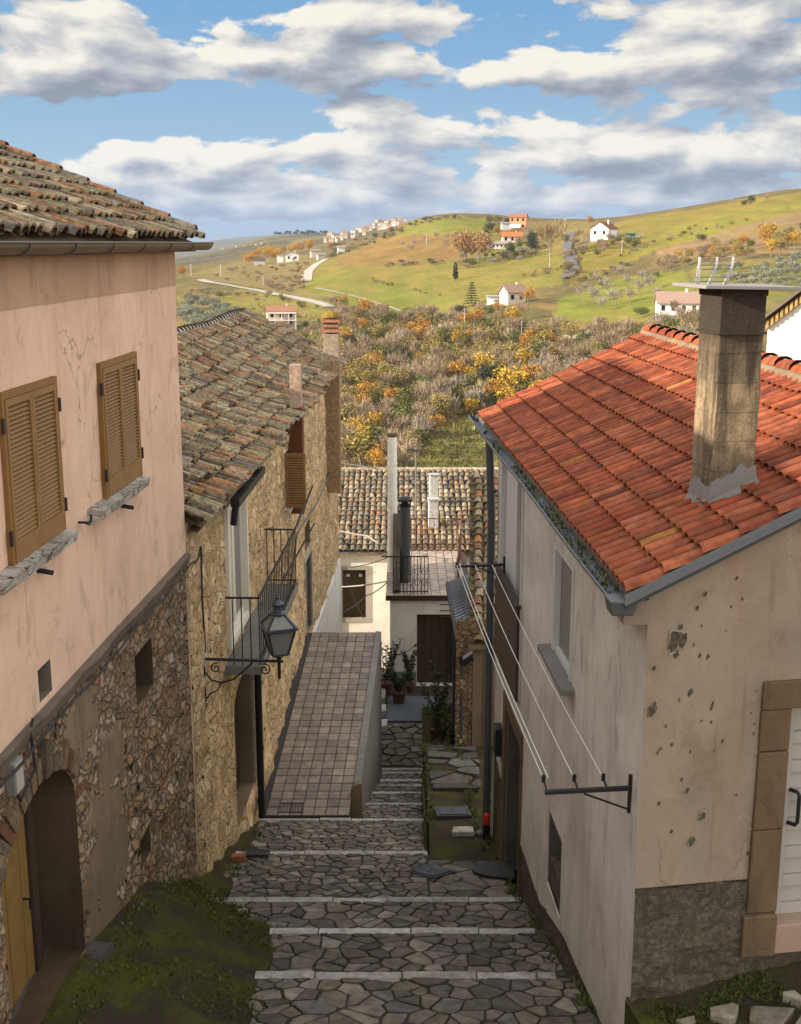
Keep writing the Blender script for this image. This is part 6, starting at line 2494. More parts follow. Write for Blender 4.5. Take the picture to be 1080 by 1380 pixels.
    for q in range(60):
        s = Ltot * q / 60
        rm.hexa([P(s, run - .20 - .02 * math.sin(q * 1.7), .03), P(s + Ltot / 60, run - .20 - .02 * math.sin((q + 1) * 1.7), .03), P(s + Ltot / 60, run, .03), P(s, run, .03), P(s, run - .15, .07), P(s + Ltot / 60, run - .15, .07), P(s + Ltot / 60, run, .13), P(s, run, .13)])
    rm.build('ridge_mortar', M['old_render'], ro)
    # zinc verge along the gable and far edge, gutter with moss
    z = MB()
    for s_, w_ in ((-.055, .075), (Ltot + .02, .05)):
        z = MB()
        z.hexa([P(s_ - w_ / 2, -.05, -.055), P(s_ + w_ / 2, -.05, -.055), P(s_ + w_ / 2, run, -.055), P(s_ - w_ / 2, run, -.055), P(s_ - w_ / 2, -.05, -.02), P(s_ + w_ / 2, -.05, .035), P(s_ + w_ / 2, run, .035), P(s_ - w_ / 2, run, -.02)])
        if s_ < 0:
            z.tube([P(-.085, -.06, -.02), P(-.085, run, -.02)], .020, 8)
        z.build('verge_flashing', M['zinc'], ro)
    gt = MB()
    nseg = 8
    ga, gb = ev0[0] - .12, ev1[0] + .22
    gs = np.linspace(ga, gb, 25)
    pr = [(math.cos(math.pi * q / nseg), -math.sin(math.pi * q / nseg)) for q in range(nseg + 1)]
    gp_ = lambda s, a, b, rr=.075: F.p(s, ZE - .035 + .012 * math.sin(s * 1.1) + b * rr, .235 + a * rr)
    for i in range(24):
        for q in range(nseg):
            gt.face([gp_(gs[i], *pr[q]), gp_(gs[i + 1], *pr[q]), gp_(gs[i + 1], *pr[q + 1]), gp_(gs[i], *pr[q + 1])])
            gt.face([gp_(gs[i], *pr[q], .068), gp_(gs[i], *pr[q + 1], .068), gp_(gs[i + 1], *pr[q + 1], .068), gp_(gs[i + 1], *pr[q], .068)])
    gt.face([gp_(ga, *p_) for p_ in pr][::-1])
    gt.face([gp_(gb, *p_) for p_ in pr])
    for i in range(24):
        gt.bar(gp_(gs[i], 1.05, 0), gp_(gs[i + 1], 1.05, 0), .02, .02)
    go = gt.build('gutter', M['dark_pipe'], root)
    cb_ = MB()
    cb_.hexa([F.p(ga - .03, ZE - .14, .15), F.p(ga - .03, ZE - .14, .32), F.p(ga + .16, ZE - .14, .32), F.p(ga + .16, ZE - .14, .15), F.p(ga - .04, ZE - .02, .12), F.p(ga - .04, ZE - .02, .34), F.p(ga + .18, ZE - .02, .34), F.p(ga + .18, ZE - .02, .12)])
    cb_.build('gutter_end_box', M['dark_pipe'], go, bevel=.01)
    ms = MB()
    for _ in range(620):
        s = rs.uniform(ga + .1, gb - .2)
        if float(fbm(s * .8, 3, 1, 3)) < .3 and s > ga + 1.3:
            continue
        q = np.array(F.p(s, ZE - .055 + rs.uniform(-.02, .01), .235 + rs.uniform(-.06, .06)))
        d_ = rs.normal(size=3) * .02
        d_[2] = abs(d_[2]) + .02
        w_ = rs.normal(size=3) * .010
        ms.face([q - w_, q + w_, q + d_], 0, tuple(np.array([(.09, .12, .02), (.13, .12, .04), (.06, .075, .02)][rs.integers(3)]) * rs.uniform(.7, 1.2)))
    mo = ms.build('gutter_moss', M['leaf'], go)
    mo['kind'] = 'stuff'
    # downpipe at the far corner
    dp = MB()
    s = S1 + .02
    dp.tube([F.p(s, ZE - .08, .24), F.p(s, ZE - .20, .14), F.p(s, -4.0, .09), F.p(s, -9.02, .09), F.p(s - .02, -9.14, .13), F.p(s - .05, -9.18, .24)], .062, 10)
    for zz in (-3.6, -5.2, -7.0, -8.6):
        dp.tube([F.p(s, zz - .025, .09), F.p(s, zz + .025, .09)], .072, 10)
    dp.build('downpipe', M['dark_pipe'], root)
    # far tall window: white panel, grey roller shutter, dark balcony panel
    a, b, c_, d_ = wf
    m1 = F.px(692, 700)[0]
    fm = MB()
    fm.fbox(F, a, a + .07, c_, d_, -.16, .025)
    fm.fbox(F, b - .07, b, c_ + .02, d_, -.16, .025)
    fm.fbox(F, a + .07, b - .07, d_ - .06, d_, -.16, .015)
    fo = fm.build('window', M['white_frame'], root)
    pn = MB()
    pn.fbox(F, m1, b - .075, -4.9, d_ - .065, -.13, -.05)
    pn.build('white_panel', M['white_frame'], fo)
    rl = MB()
    zz = d_ - .07
    while zz > -5.6:
        rl.fbox(F, a + .075, m1 - .01, zz - .052, zz - .003, -.15, -.10)
        zz -= .055
    rl.build('roller_shutter', M['grey_roll'], fo)
    bp = MB()
    bp.fbox(F, a - .02, b + .05, c_, rat(790) * 15.9, .03, .07)
    bp.bar(F.p(a - .03, rat(790) * 15.9 + .02, .05), F.p(b + .06, rat(790) * 15.9 + .02, .05), .07, .04)
    bp.build('balcony_panel', M['dark_door'], root)
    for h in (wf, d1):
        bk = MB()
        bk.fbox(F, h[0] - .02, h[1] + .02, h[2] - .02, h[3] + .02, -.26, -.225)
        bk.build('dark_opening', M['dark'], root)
    # near window with roller shutter and sill
    a, b, c_, d_ = w2
    fm = MB()
    fm.fbox(F, a, a + .07, c_, d_, -.10, .018)
    fm.fbox(F, b - .09, b, c_, d_, -.10, .018)
    fm.fbox(F, a + .07, b - .09, d_ - .05, d_, -.10, .012)
    fm.fbox(F, a + .07, b - .09, c_, c_ + .05, -.10, .0)
    fo = fm.build('window', M['white_frame'], root)
    rl = MB()
    zz = d_ - .055
    while zz > c_ + .06:
        rl.fbox(F, a + .075, b - .095, max(zz - .050, c_ + .055), zz - .003, -.10, -.055)
        zz -= .053
    rl.fbox(F, a + .07, b - .09, c_ + .05, d_ - .05, -.14, -.11)
    rl.build('roller_shutter', M['grey_roll'], fo)
    sl = MB()
    sl.fbox(F, a - .22, b + .14, c_ - .07, c_ - .002, -.20, .15)
    sl.build('window_sill', M['concrete'], root, bevel=.008)
    # cellar window
    a, b, c_, d_ = w3
    cw = MB()
    cw.fbox(F, a - .02, b + .02, c_ - .02, d_ + .02, -.25, -.21)
    cw.build('cellar_window', M['dark'], root)
    ck = MB()
    ck.fbox(F, a + .02, b - .02, c_, c_ + .35, -.205, -.03)
    ck.build('cellar_ledge', M['plinth'], root)
    # alley door
    a, b, c_, d_ = d1
    dm = MB()
    for q in range(6):
        wd = (b - a - .16) / 6
        dm.fbox(F, a + .08 + wd * q + .004, a + .08 + wd * (q + 1) - .004, c_ + .05, d_ - .08, -.22, -.18)
    do = dm.build('alley_door', M['dark_door'], root)
    jb = MB()
    jb.fbox(F, b, b + .26, c_ - .1, d_ + .20, -.22, .03)
    jb.fbox(F, a - .10, a, c_ - .1, d_ + .20, -.22, .022)
    jb.fbox(F, a, b, d_, d_ + .20, -.22, .026)
    jb.build('door_surround', M['door_stone'], root)
    th = MB()
    th.fbox(F, a - .15, b + .20, c_ - .32, c_ + .0, -.2, .20)
    th.build('threshold', M['concrete'], root, bevel=.01)
    # gable door: stone surround, panelled leaf, pull handle
    sr = MB()
    jw = .26
    zbb = G.px(1028, 1228)[1]
    zbot = G.px(1012, 1284)[1]
    zl = zt + .24
    hs = (zt - zbb)
    z0 = zbb
    for q, fr_ in enumerate((.42, .38, .20)):
        z1 = z0 + hs * fr_
        for a_, b_ in ((dl - jw, dl), (dr, dr + jw)):
            sr.fbox(G, a_, b_, z0 + .004, z1 - .004, -.2, .035 + .004 * (q % 2))
        z0 = z1
    sr.fbox(G, dl - jw, dr + jw, zt, zl, -.2, .042)
    for a_, b_ in ((dl - jw - .045, dl - .01), (dr + .01, dr + jw + .045)):
        sr.fbox(G, a_, b_, zbot, zbb, -.2, .075)
    sr.build('door_surround', M['door_stone'], root, bevel=.012)
    ss = MB()
    ss.fbox(G, dl - .008, dr + .008, zb - .26, zb + .004, -.28, .06)
    ss.build('door_sill', M['pink_sill'], root, bevel=.008)
    lf = MB()
    lf.fbox(G, dl + .005, dl + .10, zb + .005, zt - .005, -.19, -.10)
    lf.fbox(G, dr - .10, dr - .005, zb + .005, zt - .005, -.19, -.10)
    zz = zb + .005
    n = 7
    hh = (zt - zb - .01 - .10) / n
    for q in range(n + 1):
        lf.fbox(G, dl + .10, dr - .10, zz + q * hh, zz + q * hh + .10, -.19, -.103)
    lo = lf.build('door', M['pvc'], root, bevel=.004)
    pn = MB()
    for q in range(n):
        pn.fbox(G, dl + .105, dr - .105, zz + q * hh + .104, zz + (q + 1) * hh - .004, -.17, -.135)
    pn.build('door_panels', M['pvc'], lo)
    hd = MB()
    hs_, hz0, hz1 = G.px(1066, 1085, -.1)[0], G.px(1062, 1108, -.1)[1], G.px(1062, 1064, -.1)[1]
    hd.tube([G.p(hs_ - .02, hz0, -.10), G.p(hs_ + .02, hz0, -.045), G.p(hs_ + .035, hz0 + .03, -.035), G.p(hs_ + .035, hz1 - .03, -.035), G.p(hs_ + .02, hz1, -.045), G.p(hs_ - .02, hz1, -.10)], .017, 8)
    hd.build('pull_handle', M['iron'], lo)
    # chimney, square to the gable
    base = at(956, 700, 9.78)
    D, Bk = G.d, np.array((-G.d[1], G.d[0], 0))
    W_, Dp = .375, .44
    zz0, zt_ = -2.6, rat(391) * 9.75
    cs = MB()
    z = zz0
    hgt = .245
    i = 0
    while z < zt_ - .36:
        h = min(hgt, zt_ - .36 - z)
        j = .004 * ((i * 7) % 3 - 1)
        cc = np.array([(.30, .225, .14), (.34, .255, .155), (.26, .20, .13), (.32, .24, .15)][i % 4])
        o = base + D * j
        cs.hexa([tuple((o + D * a + Bk * b)[:2]) + (q,) for q in (z + .006, z + h) for a, b in ((0, 0), (W_, 0), (W_, Dp), (0, Dp))], 0, tuple(cc))
        cs.hexa([tuple((base + D * a + Bk * b)[:2]) + (q,) for q in (z - .001, z + .006) for a, b in ((.006, .006), (W_ - .006, .006), (W_ - .006, Dp - .006), (.006, Dp - .006))], 0, (.36, .29, .19))
        z += h
        i += 1
    ch = cs.build('chimney', M['block'], root)
    sm = MB()
    for e_, q0, q1 in ((.004, zt_ - .36, zt_ - .05), (.022, zt_ - .36 - .0, zt_ - .34), (.014, zt_ - .05, zt_)):
        sm.hexa([tuple((base + D * a + Bk * b)[:2]) + (q,) for q in (q0, q1) for a, b in ((-e_, -e_), (W_ + e_, -e_), (W_ + e_, Dp + e_), (-e_, Dp + e_))], 0, (.10, .082, .068))
    sm.build('sooty_top', M['block'], ch)
    cp = MB()
    cp.hexa([tuple((base + D * a + Bk * b)[:2]) + (q + t,) for q in (zt_ + .002, zt_ + .030) for a, b, t in ((-.20, -.14, .012), (W_ + .26, -.14, -.004), (W_ + .26, Dp + .16, -.004), (-.20, Dp + .16, .012))])
    cp.build('cap_slab', M['cap_slab'], ch, bevel=.004)
    # cement skirt where the stack meets the tiles
    sk = MB()
    K = 30
    ring = []
    for (a0, b0, a1, b1) in ((-.0, 0, W_, 0), (W_, 0, W_, Dp), (W_, Dp, 0, Dp), (0, Dp, 0, 0)):
        for q in range(K):
            t = q / K
            ring.append((a0 + (a1 - a0) * t, b0 + (b1 - b0) * t))
    V = []
    cx, cy = W_ / 2, Dp / 2
    zr = lambda x, y: ZE + slope * float(np.dot(np.array((x, y, 0)) - np.array(F.p(0, 0, .17)), F.n) / np.dot(Gd, F.n))
    n = len(ring)
    for lvl in range(3):
        for q, (a, b) in enumerate(ring):
            k_ = (1.22, 1.08, 1.025)[lvl] + .03 * float(fbm(q * .11, lvl * 5.0))
            x, y = (base + D * (cx + (a - cx) * k_) + Bk * (cy + (b - cy) * k_))[:2]
            V.append((x, y, zr(x, y) + (.03, .09, .22 + .05 * float(fbm(q * .10, 9.3)))[lvl]))
    sk.mesh(V, [(l * n + q, l * n + (q + 1) % n, (l + 1) * n + (q + 1) % n, (l + 1) * n + q) for l in range(2) for q in range(n)])
    sk.build('cement_skirt', M['concrete'], ch)
    global CHTOP
    CHTOP = (base, D, Bk, W_, Dp, zt_ + .03)
    return root


build_right()


def build_rack():
    base, D, Bk, W_, Dp, z = CHTOP
    c = base + D * (W_ * .45 - .17) + Bk * Dp * .5
    root = thing('grid_antenna', 'small white curved grid antenna standing on the chimney slab', 'antenna', (c[0], c[1], z))
    def Q(x, y, h):
        q = c + D * x + Bk * y
        return (q[0], q[1], z + h)
    for i, x in enumerate((-.15, .01, .16)):
        mb = MB()
        pts = [Q(x - .01 * i + .0 + .02 * math.sin(t * 1.5) + (.05 * (1 - t) ** 2 if i == 0 else 0), .10 * (1 - t) ** 2 - .03, .005 + .225 * t) for t in np.linspace(0, 1, 9)]
        for a, b in zip(pts[:-1], pts[1:]):
            mb.bar(a, b, .030 if i != 1 else .022, .014)
        mb.build('curved_bar', M['white_frame'], root)
    for h in (.03, .065, .13, .165, .20, .222):
        mb = MB()
        t = h / .225
        mb.tube([Q(-.15 + .02 * math.sin(t * 1.5), .10 * (1 - t) ** 2 - .03, h), Q(.16 + .02 * math.sin(t * 1.5), .10 * (1 - t) ** 2 - .03, h)], .0042, 5)
        mb.build('wire', M['concrete'], root)


build_rack()


def build_clothesline():
    F = FR
    s0, z0 = F.px(851, 1074)
    s1, z1 = F.px(681, 768)
    root = thing('clothesline', 'washing line of white cords between two black iron wall arms', 'clothesline', F.p(s0, z0 - .15, 0))
    L = .72
    for nm, s, z, far in (('near_arm', s0, z0, 0), ('far_arm', s1, z1, 1)):
        mb = MB()
        mb.bar(F.p(s, z + .20, .015), F.p(s, z - .14, .015), .03, .02, up=(0, 1, 0))
        mb.bar(F.p(s, z + .08, .0), F.p(s, z + .06, L), .04, .03)
        mb.bar(F.p(s, z - .11, .02), F.p(s, z + .04, L * .55), .014, .014)
        for n in (L * .98, L * .62, L * .28):
            d = .16 if not far else -.05
            mb.bar(F.p(s, z + .07, n), F.p(s + d, z + .10, n), .014, .014)
            mb.tube([F.p(s + d, z + .075, n), F.p(s + d, z + .135, n)], .018, 6)
        mb.build('wall_arm', M['iron'], root)
    for n, dz in ((L * .98, .0), (L * .93, .018), (L * .62, .0), (L * .28, 0)):
        mb = MB()
        pts = []
        for t in np.linspace(0, 1, 14):
            s = s0 + .16 + (s1 - s0 - .21) * t
            z = z0 + .10 + (z1 - z0) * t - .06 * math.sin(math.pi * t) + dz
            pts.append(F.p(s, z, n))
        mb.tube(pts, .0048, 5)
        mb.build('cord', M['white_line'], root)


build_clothesline()


def build_small_right():
    # lids and mats of the path
    def lid(px, py, y, w, l, label, cat, mat, rot=0.0, rnd=False, slope=-.25, lift=.045):
        c = on_path(px, py)
        y = c[1]
        c[2] += lift
        mb = MB()
        ca, sa = math.cos(rot), math.sin(rot)
        def P(a, b, z):
            x, yy = a * ca - b * sa, a * sa + b * ca
            return (c[0] + x, y + yy, c[2] + yy * slope + z)
        if rnd:
            pts = [(-w * .0 + w * .5, -l / 2), (w * .5, l / 2)] + [(w * .5 - w * math.sin(math.pi * q / 16), l / 2 * math.cos(math.pi * q / 16)) for q in range(1, 16)]
            n = len(pts)
            mb.mesh([P(a, b, -.01) for a, b in pts] + [P(a, b, .02) for a, b in pts], [tuple(range(n, 2 * n))] + [(q, (q + 1) % n, n + (q + 1) % n, n + q) for q in range(n)])
        else:
            mb.hexa([P(a, b, z) for z in (-.05, .010) for a, b in ((-w / 2, -l / 2), (w / 2, -l / 2), (w / 2, l / 2), (-w / 2, l / 2))])
            mb.hexa([P(a, b, z) for z in (.0101, .024) for a, b in ((-w * .42, -l * .42), (w * .42, -l * .42), (w * .42, l * .42), (-w * .42, l * .42))])
            K = 14
            for R, h in ((.16, .032), (.05, .044)):
                mb.mesh([P(math.cos(6.283 * q / K) * w * R * 1.2, math.sin(6.283 * q / K) * w * R * 1.2, .0241) for q in range(K)] + [P(math.cos(6.283 * q / K) * w * R, math.sin(6.283 * q / K) * w * R, h) for q in range(K)], [tuple(range(K, 2 * K))] + [(q, (q + 1) % K, K + (q + 1) % K, K + q) for q in range(K)])
            for q in range(6):
                a = -w * .36 + w * .72 * q / 5
                for s_ in (-1, 1):
                    mb.hexa([P(a + da, s_ * b, z) for z in (.0241, .029) for da, b in ((-.008, l * .26), (.008, l * .26), (.008, l * .38), (-.008, l * .38))])
        return tag(mb.build('manhole_cover' if not rnd else 'door_mat', mat), label, cat)
    lid(582, 1177, 15.4, .50, .52, 'diamond-set iron manhole cover among the paving stones', 'manhole cover', M['cast_iron'], .785, slope=-.24, lift=.03)
    lid(610, 1097, 18.3, .58, .64, 'square iron manhole cover on the mossy earth patch', 'manhole cover', M['cast_iron'], .06, slope=-.24)
    lid(664, 1177, 15.3, .60, .74, 'black half-round door mat before the alley door', 'door mat', M['cable'], 0, True, slope=-.19, lift=.055)
    # red lamp and gas pipe beside the downpipe
    c = at(656, 1104, 17.2)
    c[2] = lerp_tab(PATCH, 17.2)
    root = thing('grave_lamp', 'small red lantern on the ground against the dark downpipe', 'lantern', tuple(c))
    mb = MB()
    mb.lathe(tuple(c), [(.05, 0), (.06, .02), (.055, .22), (.06, .24)], 10)
    mb.build('base', M['iron'], root)
    mb = MB()
    mb.lathe(tuple(c + np.array((0, 0, .241))), [(.045, 0), (.055, .05), (.045, .16), (.015, .19)], 10)
    mb.build('red_glass', M['red_plastic'], root)
    # loose brick and white stone
    for px, py, y, d, mat, nm, lab in ((322, 1162, 15.9, (.22, .12, .09), 'brick', 'brick', 'loose orange brick at the left edge of the stepped path'), (624, 1126, 17.0, (.36, .20, .08), 'pale', 'stone', 'loose pale stone in front of the square manhole cover')):
        c = on_path(px, py)
        y = c[1]
        c[2] += .05
        mb = MB()
        K = [(-.5, -.5), (.5, -.42), (.45, .5), (-.42, .46)]
        mb.hexa([(c[0] + a * d[0], y + b * d[1], c[2] + z) for z in (-.03, d[2] * .8) for a, b in K], 0, (.40, .14, .07) if mat == 'brick' else (.50, .47, .41))
        tag(mb.build(nm, M['brick'] if mat == 'brick' else M['paving'], bevel=.015), lab, 'brick' if mat == 'brick' else 'stone')
    # letter box on the wall corner by the downpipe
    F = FR
    s, z = F.px(676, 995)
    bx = thing('letter_box', 'narrow black letter box on the wall beside the dark downpipe', 'letter box', F.p(s, z - .25, 0))
    mb = MB()
    mb.fbox(F, s - .13, s + .13, z - .24, z + .20, -.01, .11)
    bo = mb.build('box', M['iron'], bx, bevel=.012)
    mb = MB()
    mb.fbox(F, s - .10, s + .10, z + .10, z + .12, .1101, .118)
    mb.build('slot', M['zinc'], bo)


build_small_right()


def build_weeds():
    rs = np.random.default_rng(17)
    mb = MB()
    for _ in range(420):
        t = rs.random()
        if t < .55:
            y = rs.uniform(9.5, 27)
            x = (2.40 - .0545 * y if y < 17.3 else 1.25 + (y - 17) * .02) - abs(rs.normal()) * .07 - .02
        elif t < .8:
            y = rs.uniform(16.8, 27)
            x = .42 + (y - 14) * .011 + rs.normal() * .05
        else:
            y = rs.uniform(12.6, 19.4)
            x = float(np.interp(y, [12.6, 14.0, 19.6], [-1.5, -2.4, -2.5])) + abs(rs.normal()) * .10
        z = path_z(x, y)
        n = rs.integers(4, 11)
        big = rs.uniform(.5, 1.6)
        for q in range(n):
            an = rs.uniform(0, 6.28)
            L = rs.uniform(.04, .11) * big
            w = .010 * big
            d = np.array((math.cos(an), math.sin(an), rs.uniform(.5, 1.6)))
            d /= np.linalg.norm(d)
            sd = np.array((-math.sin(an), math.cos(an), 0)) * w
            b = np.array((x, y, z)) + rs.normal(size=3) * (.015, .015, 0)
            c = np.array([(.06, .085, .016), (.085, .10, .022), (.045, .06, .014), (.12, .11, .03)][rs.integers(4)]) * rs.uniform(.7, 1.2)
            m_ = b + d * L * .6 + sd
            mb.face([b, b + d * L * .55 + sd, b + d * L - (0, 0, L * .15), b + d * L * .55 - sd], 0, tuple(c))
    tag(mb.build('weeds', M['leaf']), 'small weeds growing in the joints along the walls and edges of the stepped path', 'weeds', None, 'stuff')


build_weeds()
# ------------------------------------------------------------------ houses at the foot of the alley
def tile_roof(name, root, P, ns, nt, pitch, course, cols, rs, mat, r=.47):
    tb = MB()
    coppi(tb, P, ns, nt, rs, cols, pitch, course, r, 5, .03, .012, .04)
    return tb.build(name, mat, root)


FARC = [(.33, .26, .17), (.25, .21, .155), (.37, .30, .20), (.31, .19, .115), (.17, .145, .115), (.39, .33, .23), (.22, .18, .13)]


def build_white_house():
    rs = np.random.default_rng(71)
    Y = 40.6
    xa, xb = at(448, 760, Y)[0], at(528, 760, Y)[0]
    ze = rat(742) * Y
    zr = rat(636) * 46.5
    root = thing('white_house', 'small white house with framed dark window below a wide patchy tile roof', 'house', ((xa + xb) / 2, Y, -14.6))
    F = Frame((0, Y), (1, 0), 1)
    win = (at(461, 800, Y)[0], at(494, 800, Y)[0], rat(835) * Y, rat(767) * Y)
    w = MB()
    x_end = at(700, 740, Y)[0]
    grid_wall(w, F, xa - .4, x_end, -15, ze - .05, [win], .5, .01, 1, 0, None, None, 0, .25)
    w.face([(xa - .4, Y, -15), (xa - .4, Y, ze), (xa - .4, 46.5, zr), (xa - .4, 52, ze), (xa - .4, 52, -15)])
    w.build('wall', M['house_white'], root)
    fr = MB()
    a, b, c, d = win
    for (e, f, g, h) in ((a - .14, a + .02, c - .1, d + .12), (b - .02, b + .14, c - .1, d + .12), (a + .02, b - .02, d - .02, d + .12), (a + .02, b - .02, c - .1, c + .06)):
        fr.fbox(F, e, f, g, h, -.1, .03)
    fo = fr.build('window', M['pale_concrete'], root)
    gl = MB()
    gl.fbox(F, a, b, c, d, -.24, -.2)
    gl.build('pane', M['dark_door'], fo)
    for x in (a + .16, a + .60):
        lp = MB()
        lp.fbox(F, x, x + .12, d - .32, d - .23, -.199, -.15)
        lp.build('white_lamp', M['white_frame'], fo)
    gt = MB()
    gt.tube([(xa - .4, Y - .18, ze - .03), (at(527, 742, Y)[0], Y - .18, ze - .03)], .075, 8)
    gt.tube([(xa + .05, Y - .12, ze - .1), (xa + .05, Y - .08, -14)], .05, 8)
    gt.build('gutter', M['concrete'], root)
    run = 46.5 - Y + .25
    slp = (zr - ze) / run
    cu, su = 1 / math.hypot(1, slp), slp / math.hypot(1, slp)

    def P(s, t, h):
        return (xa - .45 + s, Y - .25 + t * cu - h * su, ze + t * su + h * cu)
    W_ = x_end - xa + .5
    ns = int(W_ / .215)
    nt = int(math.hypot(run, zr - ze) / .36) + 1
    ro = tile_roof('roof', root, P, ns, nt, .215, .36, FARC, rs, M['coppi_far'])
    un = MB()
    L = nt * .36
    A = [P(0, 0, -.02), P(W_, 0, -.02), P(W_, L, -.02), P(0, L, -.02)]
    un.hexa([(q[0], q[1], q[2] - .1) for q in A] + A)
    B = [P(0, L, -.02), P(W_, L, -.02), (xa - .45 + W_, 52.5, ze), (xa - .45, 52.5, ze)]
    un.hexa([(q[0], q[1], q[2] - .1) for q in B] + B)
    un.build('roof_boards', M['old_render'], ro)
    rd = MB()
    for q in range(int(W_ / .38)):
        c = np.array((.52, .42, .29)) * rs.uniform(.75, 1.1)
        ring = []
        for e, R in ((0, .12), (.43, .10)):
            z = P(0, L, 0)
            ring.append([(xa - .45 + q * .38 + e, z[1] - math.cos(math.pi * k / 6) * R, z[2] + .03 + math.sin(math.pi * k / 6) * R) for k in range(7)])
        for k in range(6):
            rd.face([ring[0][k], ring[1][k], ring[1][k + 1], ring[0][k + 1]], 0, tuple(c))
    rd.build('ridge_tiles', M['coppi_far'], ro)
    # stacks on this roof
    for (px, py0, py1, y, w_) in ((584.5, 676, 640, 43.6, .30), (584, 712, 673, 42.0, .33)):
        x = at(px, 680, y)[0]
        mb = MB()
        mb.box((x, y, (rat(py0) * y + rat(py1) * y) / 2 - .2), (w_, w_, rat(py1) * y - rat(py0) * y + .4), .1, 0, (.66, .64, .62))
        mb.box((x, y, rat(py1) * y + .02), (w_ + .07, w_ + .07, .05), .1, 0, (.50, .48, .46))
        co = mb.build('chimney', M['brick'], root)
    return root


build_white_house()


def build_aerial():
    y = 42.6
    x = at(560.5, 700, y)[0]
    z0, z1 = rat(735) * y, rat(603) * y
    root = thing('television_aerial', 'thin television aerial mast rising from the patchy tile roof', 'aerial', (x, y, z0))
    mb = MB()
    mb.tube([(x, y, z0 - .3), (x, y, z1)], .035, 7)
    mb.build('mast', M['concrete'], root)
    mb = MB()
    mb.bar((x - .28, y, z1 - .08), (x + .20, y - .25, z1 - .08), .03, .03)
    for q in range(6):
        t = q / 5
        p = np.array((x - .28 + .48 * t, y - .25 * t, z1 - .08))
        mb.bar(p + np.array((-.09, -.17, 0)), p + np.array((.09, .17, .0)), .018, .018)
    mb.build('antenna_rods', M['iron'], root)


build_aerial()


